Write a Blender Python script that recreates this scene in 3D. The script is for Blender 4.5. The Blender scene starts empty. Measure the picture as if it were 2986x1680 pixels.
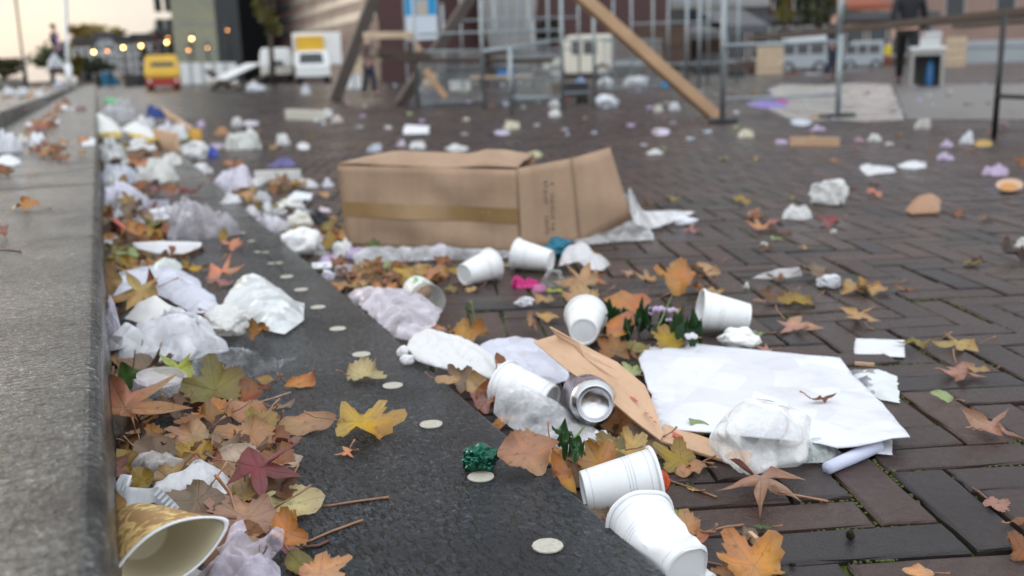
import bpy, bmesh, math, random
import numpy as np
from mathutils import Vector, Matrix, noise, Euler
from mathutils.geometry import delaunay_2d_cdt

# ------------------------------------------------------------------ camera
SW, SH, FPX, HC = 2986.0, 1680.0, 2903.0, 0.49
sc = bpy.context.scene
col = sc.collection

def _rc(x, y):
    return Vector(((x - SW / 2) / FPX, -(y - SH / 2) / FPX, -1.0))
_r1 = _rc(279, 230)
_r2 = _rc(2279, 230 - 2000 * .031)
_up = _r2.cross(_r1).normalized()
_yv = _r1.normalized()
_xv = _yv.cross(_up)
CAM = Matrix((_xv, _yv, _up))            # camera space -> world space
CP = Vector((0, 0, HC))
cam_d = bpy.data.cameras.new("camera")
cam = bpy.data.objects.new("camera", cam_d)
col.objects.link(cam)
cam.matrix_world = Matrix.Translation(CP) @ CAM.to_4x4()
cam_d.sensor_width = 36.0
cam_d.lens = FPX / SW * 36.0
cam_d.clip_start = .05
cam_d.clip_end = 2000
cam_d.dof.use_dof = True
cam_d.dof.focus_distance = 1.10
cam_d.dof.aperture_fstop = 4.6
sc.camera = cam

# ------------------------------------------------------------------ sky, sun, exposure
SUN_EL, SUN_AZ = math.radians(9), math.radians(-24)      # azimuth from +Y towards +X
w = bpy.data.worlds.new("World")
sc.world = w
w.use_nodes = True
nt = w.node_tree
nt.nodes.clear()
_o = nt.nodes.new('ShaderNodeOutputWorld')
_b = nt.nodes.new('ShaderNodeBackground')
_s = nt.nodes.new('ShaderNodeTexSky')
_s.sky_type = 'NISHITA'
_s.sun_disc = False
_s.sun_elevation = SUN_EL
_s.sun_rotation = SUN_AZ
_s.air_density = 1.0
_s.dust_density = 2.0
_s.ozone_density = 1.0
_tc = nt.nodes.new('ShaderNodeTexCoord')
_mp = nt.nodes.new('ShaderNodeMapping')
_mp.inputs['Scale'].default_value = (1.5, 1.5, 7)
_n = nt.nodes.new('ShaderNodeTexNoise')
_n.inputs['Scale'].default_value = 1.6
_n.inputs['Detail'].default_value = 6
_r = nt.nodes.new('ShaderNodeMapRange')
_r.inputs['From Min'].default_value = .3
_r.inputs['From Max'].default_value = .72
_r.inputs['To Min'].default_value = .80
_r.inputs['To Max'].default_value = .98
_m = nt.nodes.new('ShaderNodeMix')
_m.data_type = 'RGBA'
nt.links.new(_tc.outputs['Generated'], _mp.inputs['Vector'])
nt.links.new(_mp.outputs[0], _n.inputs['Vector'])
nt.links.new(_n.outputs['Fac'], _r.inputs['Value'])
nt.links.new(_r.outputs[0], _m.inputs['Factor'])
nt.links.new(_s.outputs[0], _m.inputs['A'])
_sp = nt.nodes.new('ShaderNodeSeparateXYZ'); nt.links.new(_tc.outputs['Generated'], _sp.inputs[0])
_g = nt.nodes.new('ShaderNodeMapRange'); nt.links.new(_sp.outputs['Z'], _g.inputs['Value'])      # overcast: brighter overhead
_g.inputs['To Min'].default_value = .62; _g.inputs['To Max'].default_value = 1.25
_cm = nt.nodes.new('ShaderNodeMix'); _cm.data_type = 'RGBA'; _cm.blend_type = 'MULTIPLY'; _cm.inputs['Factor'].default_value = 1
_cm.inputs['A'].default_value = (6.75, 7.1, 7.55, 1)
_cc = nt.nodes.new('ShaderNodeCombineColor')
_gy = nt.nodes.new('ShaderNodeMapRange'); nt.links.new(_sp.outputs['Y'], _gy.inputs['Value'])     # thinner, brighter cloud behind the camera
_gy.inputs['From Min'].default_value = -1; _gy.inputs['From Max'].default_value = .6
_gy.inputs['To Min'].default_value = 1.9; _gy.inputs['To Max'].default_value = .85
_gm = nt.nodes.new('ShaderNodeMath'); _gm.operation = 'MULTIPLY'
nt.links.new(_g.outputs[0], _gm.inputs[0]); nt.links.new(_gy.outputs[0], _gm.inputs[1])
for _i in range(3): nt.links.new(_gm.outputs[0], _cc.inputs[_i])
nt.links.new(_cc.outputs[0], _cm.inputs['B']); nt.links.new(_cm.outputs['Result'], _m.inputs['B'])
nt.links.new(_m.outputs['Result'], _b.inputs['Color'])
_b.inputs['Strength'].default_value = 0.12
nt.links.new(_b.outputs[0], _o.inputs['Surface'])

sun_d = bpy.data.lights.new("sun", 'SUN')
sun_d.energy = 0.8
sun_d.angle = math.radians(25)
sun_d.color = (1.0, .86, .7)
sun = bpy.data.objects.new("sun", sun_d)
col.objects.link(sun)
_sd = Vector((math.sin(SUN_AZ) * math.cos(SUN_EL), math.cos(SUN_AZ) * math.cos(SUN_EL), math.sin(SUN_EL)))
sun.rotation_euler = _sd.to_track_quat('Z', 'Y').to_euler()

sc.view_settings.view_transform = 'Standard'
sc.view_settings.look = 'None'
sc.view_settings.gamma = 1
sc.view_settings.exposure = 0.57
sc.cycles.use_denoising = True
sc.cycles.max_bounces = 8
sc.cycles.transparent_max_bounces = 16
sc.cycles.caustics_reflective = False
sc.cycles.caustics_refractive = False

# ------------------------------------------------------------------ pixel <-> place
def at(x, y, z=0.0):
    d = CAM @ _rc(x, y)
    t = (z - HC) / d.z
    return Vector((d.x * t, d.y * t, z))

def pt(x, y, Y):
    d = CAM @ _rc(x, y)
    t = Y / d.y
    return Vector((d.x * t, Y, HC + d.z * t))

def mpp(p):                       # metres per photograph pixel at a place
    return (CAM.transposed() @ (Vector(p) - CP)).z / -FPX

def px(p):
    c = CAM.transposed() @ (Vector(p) - CP)
    return SW / 2 + FPX * c.x / -c.z, SH / 2 - FPX * c.y / -c.z

STEP_Z, BLOCK_Z = .04, .20
STEP_X = at(1264, 1081, STEP_Z).x
BLOCK_X = -.026

# ------------------------------------------------------------------ tagging
def tag(o, label=None, cat=None, group=None, kind=None):
    if label: o['label'] = label
    if cat: o['category'] = cat
    if group: o['group'] = group
    if kind: o['kind'] = kind
    return o

def empty(name, loc, rz=0.0):
    o = bpy.data.objects.new(name, None)
    o.empty_display_size = .05
    o.location = loc
    o.rotation_euler = (0, 0, rz)
    col.objects.link(o)
    return o

def mesh_obj(name, verts, faces, mat, parent=None, smooth=False, attrs=None, color=None, sharp=None):
    me = bpy.data.meshes.new(name)
    me.from_pydata([tuple(v) for v in verts], [], faces)
    if smooth:
        me.shade_smooth()
        if sharp: me.set_sharp_from_angle(angle=math.radians(sharp))
    if attrs:
        for k, vals in attrs.items():
            a = me.attributes.new(k, 'FLOAT', 'POINT')
            a.data.foreach_set('value', vals)
    o = bpy.data.objects.new(name, me)
    if mat: me.materials.append(mat)
    col.objects.link(o)
    if parent: o.parent = parent
    if color: o.color = (*color[:3], 1)
    return o

class MB:
    """collects simple solids into one mesh"""
    def __init__(self): self.v, self.f = [], []
    def add(self, vs, fs):
        n = len(self.v)
        self.v += [Vector(q) for q in vs]
        self.f += [tuple(i + n for i in f) for f in fs]
        return self
    def box(self, lo, hi, m=None):
        x0, y0, z0 = lo; x1, y1, z1 = hi
        vs = [Vector(q) for q in ((x0,y0,z0),(x1,y0,z0),(x1,y1,z0),(x0,y1,z0),(x0,y0,z1),(x1,y0,z1),(x1,y1,z1),(x0,y1,z1))]
        if m: vs = [m @ q for q in vs]
        return self.add(vs, [(0,3,2,1),(4,5,6,7),(0,1,5,4),(1,2,6,5),(2,3,7,6),(3,0,4,7)])
    def bar(self, a, b, wx, wy, roll=0.0):
        a, b = Vector(a), Vector(b)
        d = b - a
        q = d.to_track_quat('Z', 'Y').to_matrix().to_4x4()
        m = Matrix.Translation(a) @ q @ Matrix.Rotation(roll, 4, 'Z')
        return self.box((-wx/2, -wy/2, 0), (wx/2, wy/2, d.length), m)
    def tube(self, pts, r, n=8, cap=True):
        pts = [Vector(p) for p in pts]
        rs = r if isinstance(r, (list, tuple)) else [r] * len(pts)
        vs, fs = [], []
        ref = Vector((.3, .2, 1)).normalized()
        for i, p in enumerate(pts):
            d = (pts[min(i + 1, len(pts) - 1)] - pts[max(i - 1, 0)]).normalized()
            a = d.cross(ref)
            if a.length < .05: a = d.cross(Vector((1, 0, 0)))
            a.normalize(); b = d.cross(a)
            for k in range(n):
                t = 2 * math.pi * k / n
                vs.append(p + (a * math.cos(t) + b * math.sin(t)) * rs[i])
        for i in range(len(pts) - 1):
            for k in range(n):
                k2 = (k + 1) % n
                fs.append((i*n+k, i*n+k2, (i+1)*n+k2, (i+1)*n+k))
        if cap:
            fs.append(tuple(range(n - 1, -1, -1)))
            fs.append(tuple((len(pts) - 1) * n + k for k in range(n)))
        return self.add(vs, fs)
    def lathe(self, prof, n=32, m=None, sq=None):
        """prof: (radius, height) pairs, open ends unless radius 0"""
        vs, fs = [], []
        for r, h in prof:
            for k in range(n):
                t = 2 * math.pi * k / n
                q = Vector((r * math.cos(t), r * math.sin(t), h))
                if sq: q = sq(q)
                vs.append(m @ q if m else q)
        for i in range(len(prof) - 1):
            for k in range(n):
                k2 = (k + 1) % n
                fs.append((i*n+k, i*n+k2, (i+1)*n+k2, (i+1)*n+k))
        return self.add(vs, fs)
    def ball(self, c, r, seg=14, ring=9):
        c = Vector(c); r = Vector(r) if hasattr(r, '__len__') else Vector((r, r, r))
        vs, fs = [], []
        for i in range(ring + 1):
            a = math.pi * i / ring
            for k in range(seg):
                t = 2 * math.pi * k / seg
                vs.append(c + Vector((r.x*math.sin(a)*math.cos(t), r.y*math.sin(a)*math.sin(t), -r.z*math.cos(a))))
        for i in range(ring):
            for k in range(seg):
                k2 = (k + 1) % seg
                fs.append((i*seg+k, i*seg+k2, (i+1)*seg+k2, (i+1)*seg+k))
        return self.add(vs, fs)
    def build(self, name, mat, parent=None, smooth=False, bevel=0, color=None, loc=None):
        vs = self.v
        if loc is not None:
            loc = Vector(loc); vs = [q - loc for q in vs]
        o = mesh_obj(name, vs, self.f, mat, parent, smooth, color=color)
        if loc is not None: o.location = loc
        if bevel:
            b = o.modifiers.new('bevel', 'BEVEL'); b.width = bevel; b.segments = 2; b.limit_method = 'ANGLE'
        return o

# ------------------------------------------------------------------ materials
class NT:
    def __init__(self, name):
        self.m = bpy.data.materials.new(name)
        self.m.use_nodes = True
        self.t = self.m.node_tree
        self.t.nodes.clear()
        self.out = self.t.nodes.new('ShaderNodeOutputMaterial')
    def n(self, typ, **kw):
        nd = self.t.nodes.new('ShaderNode' + typ)
        for k, v in kw.items():
            if k in ('data_type', 'operation', 'blend_type', 'attribute_name', 'attribute_type', 'feature', 'noise_dimensions', 'wave_type', 'bands_direction', 'distance', 'invert', 'offset', 'clamp', 'mode'):
                setattr(nd, k, v)
            else:
                self.set(nd, k.replace('_', ' '), v)
        return nd
    def set(self, nd, k, v):
        s = nd.inputs[int(k[1:])] if k[0] == 'i' and k[1:].isdigit() else nd.inputs[k]
        if isinstance(v, bpy.types.NodeSocket): self.t.links.new(v, s)
        elif isinstance(v, bpy.types.Node): self.t.links.new(v.outputs[0], s)
        elif hasattr(v, '__len__') and len(v) == 3 and s.type == 'RGBA': s.default_value = (*v, 1)
        else: s.default_value = v
    def mix(self, f, a, b, mode='MIX'):
        nd = self.n('Mix', data_type='RGBA', blend_type=mode)
        self.set(nd, 'i0', f)
        self.set(nd, 'i6', a); self.set(nd, 'i7', b)
        return nd.outputs[2]
    def ramp(self, f, a, b, lo=0.0, hi=1.0):
        nd = self.n('MapRange', Value=f)
        nd.inputs['From Min'].default_value = a; nd.inputs['From Max'].default_value = b
        nd.inputs['To Min'].default_value = lo; nd.inputs['To Max'].default_value = hi
        return nd.outputs[0]
    def noise(self, scale, detail=3, rough=.5, vec=None, dist=0.0):
        nd = self.n('TexNoise', Scale=scale, Detail=detail, Roughness=rough, Distortion=dist)
        if vec is not None: self.set(nd, 'Vector', vec)
        return nd.outputs['Fac']
    def pos(self): return self.n('NewGeometry').outputs['Position']
    def obj(self): return self.n('TexCoord').outputs['Object']
    def mapv(self, vec, scale=(1,1,1), rot=(0,0,0), loc=(0,0,0)):
        nd = self.n('Mapping', Vector=vec)
        nd.inputs['Scale'].default_value = scale; nd.inputs['Rotation'].default_value = rot; nd.inputs['Location'].default_value = loc
        return nd.outputs[0]
    def bump(self, h, s=.3, d=.002):
        nd = self.n('Bump', Strength=s, Distance=d, Height=h)
        return nd.outputs[0]
    def bsdf(self, color, rough=.5, metal=0.0, normal=None, spec=.5, **kw):
        nd = self.n('BsdfPrincipled')
        self.set(nd, 'Base Color', color); self.set(nd, 'Roughness', rough); self.set(nd, 'Metallic', metal)
        self.set(nd, 'Specular IOR Level', spec)
        if normal is not None: self.set(nd, 'Normal', normal)
        for k, v in kw.items(): self.set(nd, k.replace('_', ' '), v)
        return nd.outputs[0]
    def mixs(self, f, a, b):
        nd = self.n('MixShader')
        self.set(nd, 'i0', f); self.set(nd, 'i1', a); self.set(nd, 'i2', b)
        return nd.outputs[0]
    def done(self, s):
        self.t.links.new(s, self.out.inputs['Surface'])
        return self.m

M = {}
def plain(name, c, rough=.5, metal=0.0, var=.15, scale=6.0, bump=0.0, use_color=False, spec=.5):
    t = NT(name)
    o = t.obj()
    base = t.n('ObjectInfo').outputs['Color'] if use_color else c
    f = t.noise(scale, 4, .6, o)
    k = t.ramp(f, .3, .7, 1 - var, 1 + var)
    c2 = t.n('Mix', data_type='RGBA', blend_type='MULTIPLY')
    t.set(c2, 'i0', 1.0); t.set(c2, 'i6', base)
    cc = t.n('CombineColor'); [t.set(cc, 'i%d' % i, k) for i in range(3)]
    t.set(c2, 'i7', cc.outputs[0])
    nrm = t.bump(f, bump, .01) if bump else None
    M[name] = t.done(t.bsdf(c2.outputs[2], t.ramp(f, .3, .7, rough * .85, min(1, rough * 1.15)), metal, nrm, spec))
    return M[name]

# stone of the steps: dark, wet, speckled
def granite(name, c0, c1, pitted, r0, r1, pscale):
    t = NT(name); p = t.pos()
    sp = t.noise(300, 3, .75, p)
    sp2 = t.noise(120, 4, .75, p)
    big = t.noise(5, 4, .6, p)
    c = t.mix(t.ramp(sp, .38, .66), c0, c1)
    c = t.mix(t.ramp(sp2, .55, .66, 0, .95), c, tuple(x * 2.4 for x in c1))
    c = t.mix(t.ramp(sp2, .46, .36, 0, .8), c, tuple(x * .45 for x in c0))
    c = t.mix(t.ramp(big, .35, .7), c, tuple(x * .62 for x in c0), 'MIX')
    pit_v = t.mapv(p, pscale, (0, 0, math.radians(8)))
    pit = t.noise(1, 3, .6, pit_v, .7)
    h = t.n('Math', operation='ADD', i0=t.ramp(pit, .54, .62, 0, -pitted), i1=t.ramp(sp2, .3, .7, 0, .5))
    nrm = t.bump(h.outputs[0], .9, .0016)
    c = t.mix(t.ramp(pit, .55, .62, 0, min(.85, pitted)), c, (.006, .0055, .005))
    ro = t.n('Math', operation='ADD', i0=t.ramp(big, .35, .7, r0, r1), i1=t.ramp(sp2, .3, .7, -.05, .08))
    M[name] = t.done(t.bsdf(c, ro.outputs[0], 0, nrm, .28))
granite('granite_dark', (.018, .021, .025), (.042, .048, .054), 1.0, .17, .33, (210, 62, 200))
granite('granite_grey', (.014, .016, .017), (.15, .152, .145), .85, .16, .30, (48, 170, 120))

def brickmat():
    t = NT('brick'); p = t.pos()
    at_ = t.n('Attribute', attribute_name='tone'); tone = at_.outputs['Fac']
    n1 = t.noise(70, 4, .65, p); n2 = t.noise(520, 2, .6, p); n3 = t.noise(2.2, 3, .6, p)
    c = t.mix(t.ramp(tone, 0, .5), (.021, .020, .022), (.053, .033, .028))
    c = t.mix(t.ramp(tone, .5, 1), c, (.075, .043, .034))
    c = t.mix(t.ramp(n1, .35, .75, 0, .55), c, (.024, .020, .019))
    c = t.mix(t.ramp(n2, .6, .78, 0, .6), c, (.10, .08, .07))
    h = t.n('Math', operation='ADD', i0=n1, i1=t.n('Math', operation='MULTIPLY', i0=n2, i1=.35).outputs[0])
    wet = t.ramp(n3, .36, .64, .17, .42)
    ro = t.n('Math', operation='ADD', i0=wet, i1=t.ramp(n1, .3, .7, -.06, .08))
    M['brick'] = t.done(t.bsdf(c, ro.outputs[0], 0, t.bump(h.outputs[0], .7, .0024), .25))
brickmat()

def groundmat():
    t = NT('ground'); p = t.pos()
    sep = t.n('SeparateXYZ', Vector=p)
    n1 = t.noise(9, 4, .7, p); n2 = t.noise(220, 3, .6, p); n3 = t.noise(1.3, 4, .6, p)
    dirt = t.mix(t.ramp(n2, .3, .7), (.014, .012, .010), (.04, .033, .026))
    moss = t.mix(t.ramp(n2, .3, .7), (.03, .05, .006), (.12, .17, .02))
    near = t.mix(t.ramp(n1, .42, .54), dirt, moss)
    bv = t.mapv(p, (1, 1, 1), (0, 0, math.radians(-13)))
    br = t.n('TexBrick', Vector=bv, Color1=(.044, .029, .027), Color2=(.03, .023, .023), Mortar=(.02, .018, .016), Scale=1.0)
    br.inputs['Brick Width'].default_value = .2; br.inputs['Row Height'].default_value = .1; br.inputs['Mortar Size'].default_value = .006
    far = t.mix(t.ramp(n3, .4, .7, 0, .5), br.outputs['Color'], (.05, .038, .036))
    f = t.ramp(sep.outputs['Y'], 12.4, 12.6)
    c = t.mix(f, near, far)
    ro = t.n('Math', operation='ADD', i0=t.ramp(n3, .36, .64, .17, .40), i1=0.0)
    M['ground'] = t.done(t.bsdf(c, ro.outputs[0], 0, t.bump(n2, .3, .004), .25))
groundmat()
# ================================================================== SETTING
R = random.Random(7)
tag(mesh_obj('ground', [(-150, -20, -.008), (260, -20, -.008), (260, 400, -.008), (-150, 400, -.008)], [(0, 1, 2, 3)], M['ground']), kind='structure')

EDGES = []
def brick_paving():
    W_ = .0691
    ang = math.radians(-18.4)
    u = Vector((math.cos(ang), math.sin(ang), 0)); v = Vector((-math.sin(ang), math.cos(ang), 0))
    o = at(2256, 1647)
    g = .0028                          # half a joint
    vs, fs, tone = [], [], []
    for i in range(-120, 260):
        for j in range(-90, 260):
            d = (i + j) % 6
            if d == 0: a, b = 3, 1
            elif d == 3: a, b = 1, 3
            else: continue
            c = o + u * ((i + a / 2) * W_) + v * ((j + b / 2) * W_)
            if c.x < STEP_X - .2 or c.y < -.6 or c.y > 12.7 or c.x > 16: continue
            X, Y = px((c.x, c.y, 0)) if c.y > .3 else (1500, 0)
            if X < -900 or X > 5600: continue
            rr = R.random
            near = c.y < 5
            if c.y < 2.6 and X > 900: EDGES.append((c, a, b, u, v, W_))
            hx, hy = a * W_ / 2 - g * (.7 + .8 * rr()), b * W_ / 2 - g * (.7 + .8 * rr())
            dz = R.gauss(0, .0011); tx = R.gauss(0, .006); ty = R.gauss(0, .006); rot = R.gauss(0, .007)
            uu = u * math.cos(rot) + v * math.sin(rot); vv = -u * math.sin(rot) + v * math.cos(rot)
            tn = min(1, max(0, R.gauss(.48, .25)))
            n0 = len(vs)
            def put(x, y, z):
                jx = R.gauss(0, .0007); jy = R.gauss(0, .0007)
                vs.append(c + uu * (x + jx) + vv * (y + jy) + Vector((0, 0, z + dz + x * tx + y * ty))); tone.append(tn)
            e = .0032
            m = 5 if near else 1            # wobbly edges up close
            rings = [(0, -.03), (0, -e), (e * .45, -e * .3), (e * 1.5, 0)]
            nper = 4 * m
            for ins, z in rings:
                for sx, sy, dx, dy in ((-1, -1, 1, 0), (1, -1, 0, 1), (1, 1, -1, 0), (-1, 1, 0, -1)):
                    for k in range(m):
                        t = k / m
                        put((sx + dx * 2 * t) * (hx - ins), (sy + dy * 2 * t) * (hy - ins), z)
            for r in range(3):
                for k in range(nper):
                    k2 = (k + 1) % nper
                    fs.append((n0+r*nper+k, n0+r*nper+k2, n0+(r+1)*nper+k2, n0+(r+1)*nper+k))
            fs.append(tuple(n0 + 3 * nper + k for k in range(nper)))
    tag(mesh_obj('brick_pavement', vs, fs, M['brick'], attrs={'tone': tone}), kind='structure')
brick_paving()
def moss():
    rng = random.Random(17)
    bm = bmesh.new(); bmesh.ops.create_icosphere(bm, subdivisions=1, radius=1)
    bv = [v.co.copy() for v in bm.verts]; bf = [tuple(q.index for q in f.verts) for f in bm.faces]; bm.free()
    vs, fs = [], []
    for c, a, b, u, v, W_ in EDGES:
        for (ox, oy, dx, dy, L) in ((-a, -b, 1, 0, a), (-a, -b, 0, 1, b)):
            n = int(L * 16)
            for k in range(n):
                t = rng.random()
                p = c + u * ((ox / 2 + dx * L * t) * W_) + v * ((oy / 2 + dy * L * t) * W_)
                m = noise.noise(p * 5.5) + .35 * noise.noise(p * 23)
                if m < .10: continue
                r = rng.uniform(.0013, .0030) * min(1.25, .65 + m)
                p = p + Vector((rng.gauss(0, .0009), rng.gauss(0, .0009), -.0038 + r * .35))
                n0 = len(vs)
                vs += [p + Vector((q.x * r * rng.uniform(.8, 1.2), q.y * r * rng.uniform(.8, 1.2), q.z * r * .8)) for q in bv]
                fs += [tuple(i + n0 for i in f) for f in bf]
    t = NT('moss'); n1 = t.noise(300, 2, .6, t.pos()); n2 = t.noise(20, 2, .6, t.pos())
    mt = t.done(t.bsdf(t.mix(t.ramp(n2, .35, .65), t.mix(n1, (.025, .05, .004), (.10, .15, .012)), t.mix(n1, (.03, .03, .01), (.09, .085, .02))), .8))
    tag(mesh_obj('moss', vs, fs, mt, None, True), kind='stuff')
moss()

def slab(name, x0, x1, z0, z1, joints, mat, rad, parent=None):
    """a run of stone slabs with a rounded right-hand arris"""
    mb = MB()
    prof = [(x0, z0), (x1, z0)]
    for k in range(7):
        a = math.pi / 2 * k / 6
        prof.append((x1 - rad + rad * math.cos(a), z1 - rad + rad * math.sin(a)))
    prof.append((x0, z1))
    for y0, y1 in zip(joints[:-1], joints[1:]):
        g = .011 if x1 < .1 else .002
        n = len(prof)
        vs = [(x, y0 + g, z) for x, z in prof] + [(x, y1 - g, z) for x, z in prof]
        fs = [(i, n + i, n + (i + 1) % n, (i + 1) % n) for i in range(n)]
        fs += [tuple(range(n)), tuple(range(2 * n - 1, n - 1, -1))]
        mb.add(vs, fs)
    return mb.build(name, mat, parent)
js = [-2, .1, 3.06, 8.0, 12.9, 18, 24, 30, 40, 58]
step = tag(slab('granite_step', BLOCK_X - .004, STEP_X, -.2, STEP_Z, [-2, 4.1, 6.2, 8.4, 10.6, 13.5, 18, 24, 30, 40, 58], M['granite_dark'], .006), kind='structure')
tag(slab('seat_step', -.5925, BLOCK_X, -.2, BLOCK_Z, js, M['granite_grey'], .017), kind='structure')
tag(slab('upper_step', -2.10, -.595, -.2, .30, [-2, 1.5, 6.3, 11.2, 14.7, 20, 26, 34, 58], M['granite_grey'], .012), kind='structure')
tag(slab('top_step', -3.6, -2.103, -.2, .438, [-2, 12, 20, 26, 34, 58], M['granite_grey'], .012), kind='structure')
tag(slab('rear_step', -5.2, -3.603, -.2, .56, [-2, 12, 26, 58], M['granite_grey'], .012), kind='structure')
tag(slab('terrace_path', -60, -5.203, -.2, .70, [-2, 12, 26, 90], M['granite_grey'], .012), kind='structure')
# the joint lines are gaps; a dark bed closes them from below
t = NT('joint_bed'); M['joint_bed'] = t.done(t.bsdf(t.mix(t.ramp(t.noise(60, 3, .6, t.pos()), .3, .7), (.01, .01, .01), (.03, .027, .022)), .8))

# inlaid pale discs of the lower step
t = NT('inlay'); p = t.obj(); f = t.noise(180, 4, .7, p)
f2 = t.noise(60, 3, .6, t.mapv(p, (1, 4, 1)))
M['inlay'] = t.done(t.bsdf(t.mix(t.ramp(f2, .5, .8), t.mix(t.ramp(f, .35, .7), (.42, .39, .32), (.54, .52, .45)), (.28, .25, .19)), .42, 0, t.bump(f, .2, .001)))
discs = [(1597, 1594, 1), (1402, 1392, 1), (1257, 1239, 1), (1145, 1126, 1), (1054, 1035, 1), (985, 960, 1), (927, 897, 1), (878, 846, 1), (836, 808, 1),
         (791, 769, .6), (814, 768, .6), (751, 736, .6), (775, 737, .6), (733, 704, .7), (705, 680, .8), (682, 655, .8)]
for i, (x, y, s) in enumerate(discs):
    c = at(x, y, STEP_Z); r = .0152 * s
    rr = random.Random(i)
    ph = [r * (1 + rr.gauss(0, .018)) for _ in range(36)]
    vs = [(0, 0, .0016)] + [(ph[k] * .97 * math.cos(k * math.pi / 18), ph[k] * .97 * math.sin(k * math.pi / 18), .0015) for k in range(36)] \
        + [(ph[k] * math.cos(k * math.pi / 18), ph[k] * math.sin(k * math.pi / 18), -.004) for k in range(36)]
    fs = [(0, 1 + k, 1 + (k + 1) % 36) for k in range(36)] + [(1 + k, 37 + k, 37 + (k + 1) % 36, 1 + (k + 1) % 36) for k in range(36)]
    d = mesh_obj('inlaid_disc', vs, fs, M['inlay'], step)
    d.location = c
    # dark sunk ring of jointing round the disc
    rg = [((r + .0014 * q) * math.cos(k * math.pi / 18), (r + .0014 * q) * math.sin(k * math.pi / 18), .0006) for q in (0, 1) for k in range(36)]
    mesh_obj('joint_ring', rg, [(k, (k + 1) % 36, 36 + (k + 1) % 36, 36 + k) for k in range(36)], M['joint_bed'], d)
# long saw cut in the lower step, with the paired small discs
a, b = at(741, 711, STEP_Z + .0008), at(826, 790, STEP_Z + .0008)
dx = Vector((.0022, 0, 0))
mesh_obj('saw_cut', [a - dx, a + dx, b + dx, b - dx], [(0, 1, 2, 3)], M['joint_bed'], step)

# smooth wet slab under the market tables, sky reflection painted in as pale colour
t = NT('glare_paving'); p = t.pos(); f = t.noise(3, 4, .6, p)
M['glare_paving'] = t.done(t.bsdf(t.mix(t.ramp(f, .3, .7), (.36, .345, .32), (.52, .50, .465)), t.ramp(f, .3, .7, .16, .3)))
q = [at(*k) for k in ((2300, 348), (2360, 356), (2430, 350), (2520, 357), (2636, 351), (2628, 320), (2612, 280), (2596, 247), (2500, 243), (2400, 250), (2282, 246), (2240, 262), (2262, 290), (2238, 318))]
tag(mesh_obj('glare_paving_path', [(v.x, v.y, .004) for v in q], [tuple(range(14))], M['glare_paving']), kind='structure')
q = [at(2645, 350), at(3300, 352), at(3200, 246), at(2604, 246)]
t = NT('grey_paving'); p = t.pos(); f = t.noise(3, 4, .6, p)
M['grey_paving'] = t.done(t.bsdf(t.mix(t.ramp(f, .3, .7), (.10, .095, .09), (.16, .15, .14)), t.ramp(f, .3, .7, .28, .42)))
tag(mesh_obj('grey_paving_path', [(v.x, v.y, .004) for v in q], [(0, 1, 2, 3)], M['grey_paving']), kind='structure')
# ================================================================== LITTER: materials
def oc(t): return t.n('ObjectInfo').outputs['Color']
def orand(t): return t.n('ObjectInfo').outputs['Random']

def leafmat():
    t = NT('leaf'); o = t.obj(); c = oc(t)
    rv = t.n('VectorMath', operation='ADD', i0=o, i1=orand(t)).outputs[0]
    n1 = t.noise(28, 4, .65, rv); n2 = t.noise(130, 3, .6, rv); n3 = t.noise(9, 2, .5, rv)
    vein = t.n('Attribute', attribute_name='vein').outputs['Fac']
    edge = t.n('Attribute', attribute_name='edge').outputs['Fac']
    hs = t.n('HueSaturation', Color=c, Hue=t.ramp(n3, .3, .7, .475, .525), Saturation=t.ramp(n1, .3, .7, .85, 1.1), Value=t.ramp(n1, .3, .7, .72, 1.22))
    cc = t.mix(t.ramp(n2, .58, .74, 0, .6), hs.outputs[0], (.05, .025, .012))
    ed = t.n('Math', operation='MULTIPLY', i0=edge, i1=t.ramp(n1, .4, .62)).outputs[0]
    cc = t.mix(t.n('Math', operation='MULTIPLY', i0=ed, i1=.6).outputs[0], cc, (.10, .045, .02))
    vv = t.ramp(vein, .72, .98, 0, .55)
    lt = t.n('HueSaturation', Color=c, Saturation=.75, Value=.55)
    cc = t.mix(vv, cc, lt.outputs[0])
    h = t.n('Math', operation='ADD', i0=t.n('Math', operation='MULTIPLY', i0=vv, i1=1.2).outputs[0], i1=n2)
    nrm = t.bump(h.outputs[0], .5, .0012)
    p = t.bsdf(cc, t.ramp(n1, .3, .7, .38, .6), 0, nrm, .4)
    tr = t.n('BsdfTranslucent', Color=cc)
    M['leaf'] = t.done(t.mixs(.18, p, tr.outputs[0]))
    t = NT('stem'); c = oc(t); n1 = t.noise(60, 2, .5, t.obj())
    M['stem'] = t.done(t.bsdf(t.mix(t.ramp(n1, .35, .7, 0, .6), c, (.10, .05, .03)), .5))
leafmat()

def crease(t, o, base, k=1.0):
    """flat facets with sharp borders, like crumpled paper or film"""
    def fac(sc_):
        v = t.n('TexVoronoi', Vector=o, Scale=sc_)
        c = t.n('VectorMath', operation='SUBTRACT', i0=v.outputs['Color'], i1=(.5, .5, .5)).outputs[0]
        d = t.n('VectorMath', operation='SUBTRACT', i0=o, i1=v.outputs['Position']).outputs[0]
        return t.n('VectorMath', operation='DOT_PRODUCT', i0=c, i1=d).outputs['Value']
    s_ = t.n('Math', operation='ADD', i0=t.n('Math', operation='MULTIPLY', i0=fac(15 * k), i1=1.0).outputs[0], i1=t.n('Math', operation='MULTIPLY', i0=fac(40 * k), i1=.9).outputs[0]).outputs[0]
    return t.n('Math', operation='ADD', i0=s_, i1=t.n('Math', operation='MULTIPLY', i0=base, i1=.003).outputs[0]).outputs[0]

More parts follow.
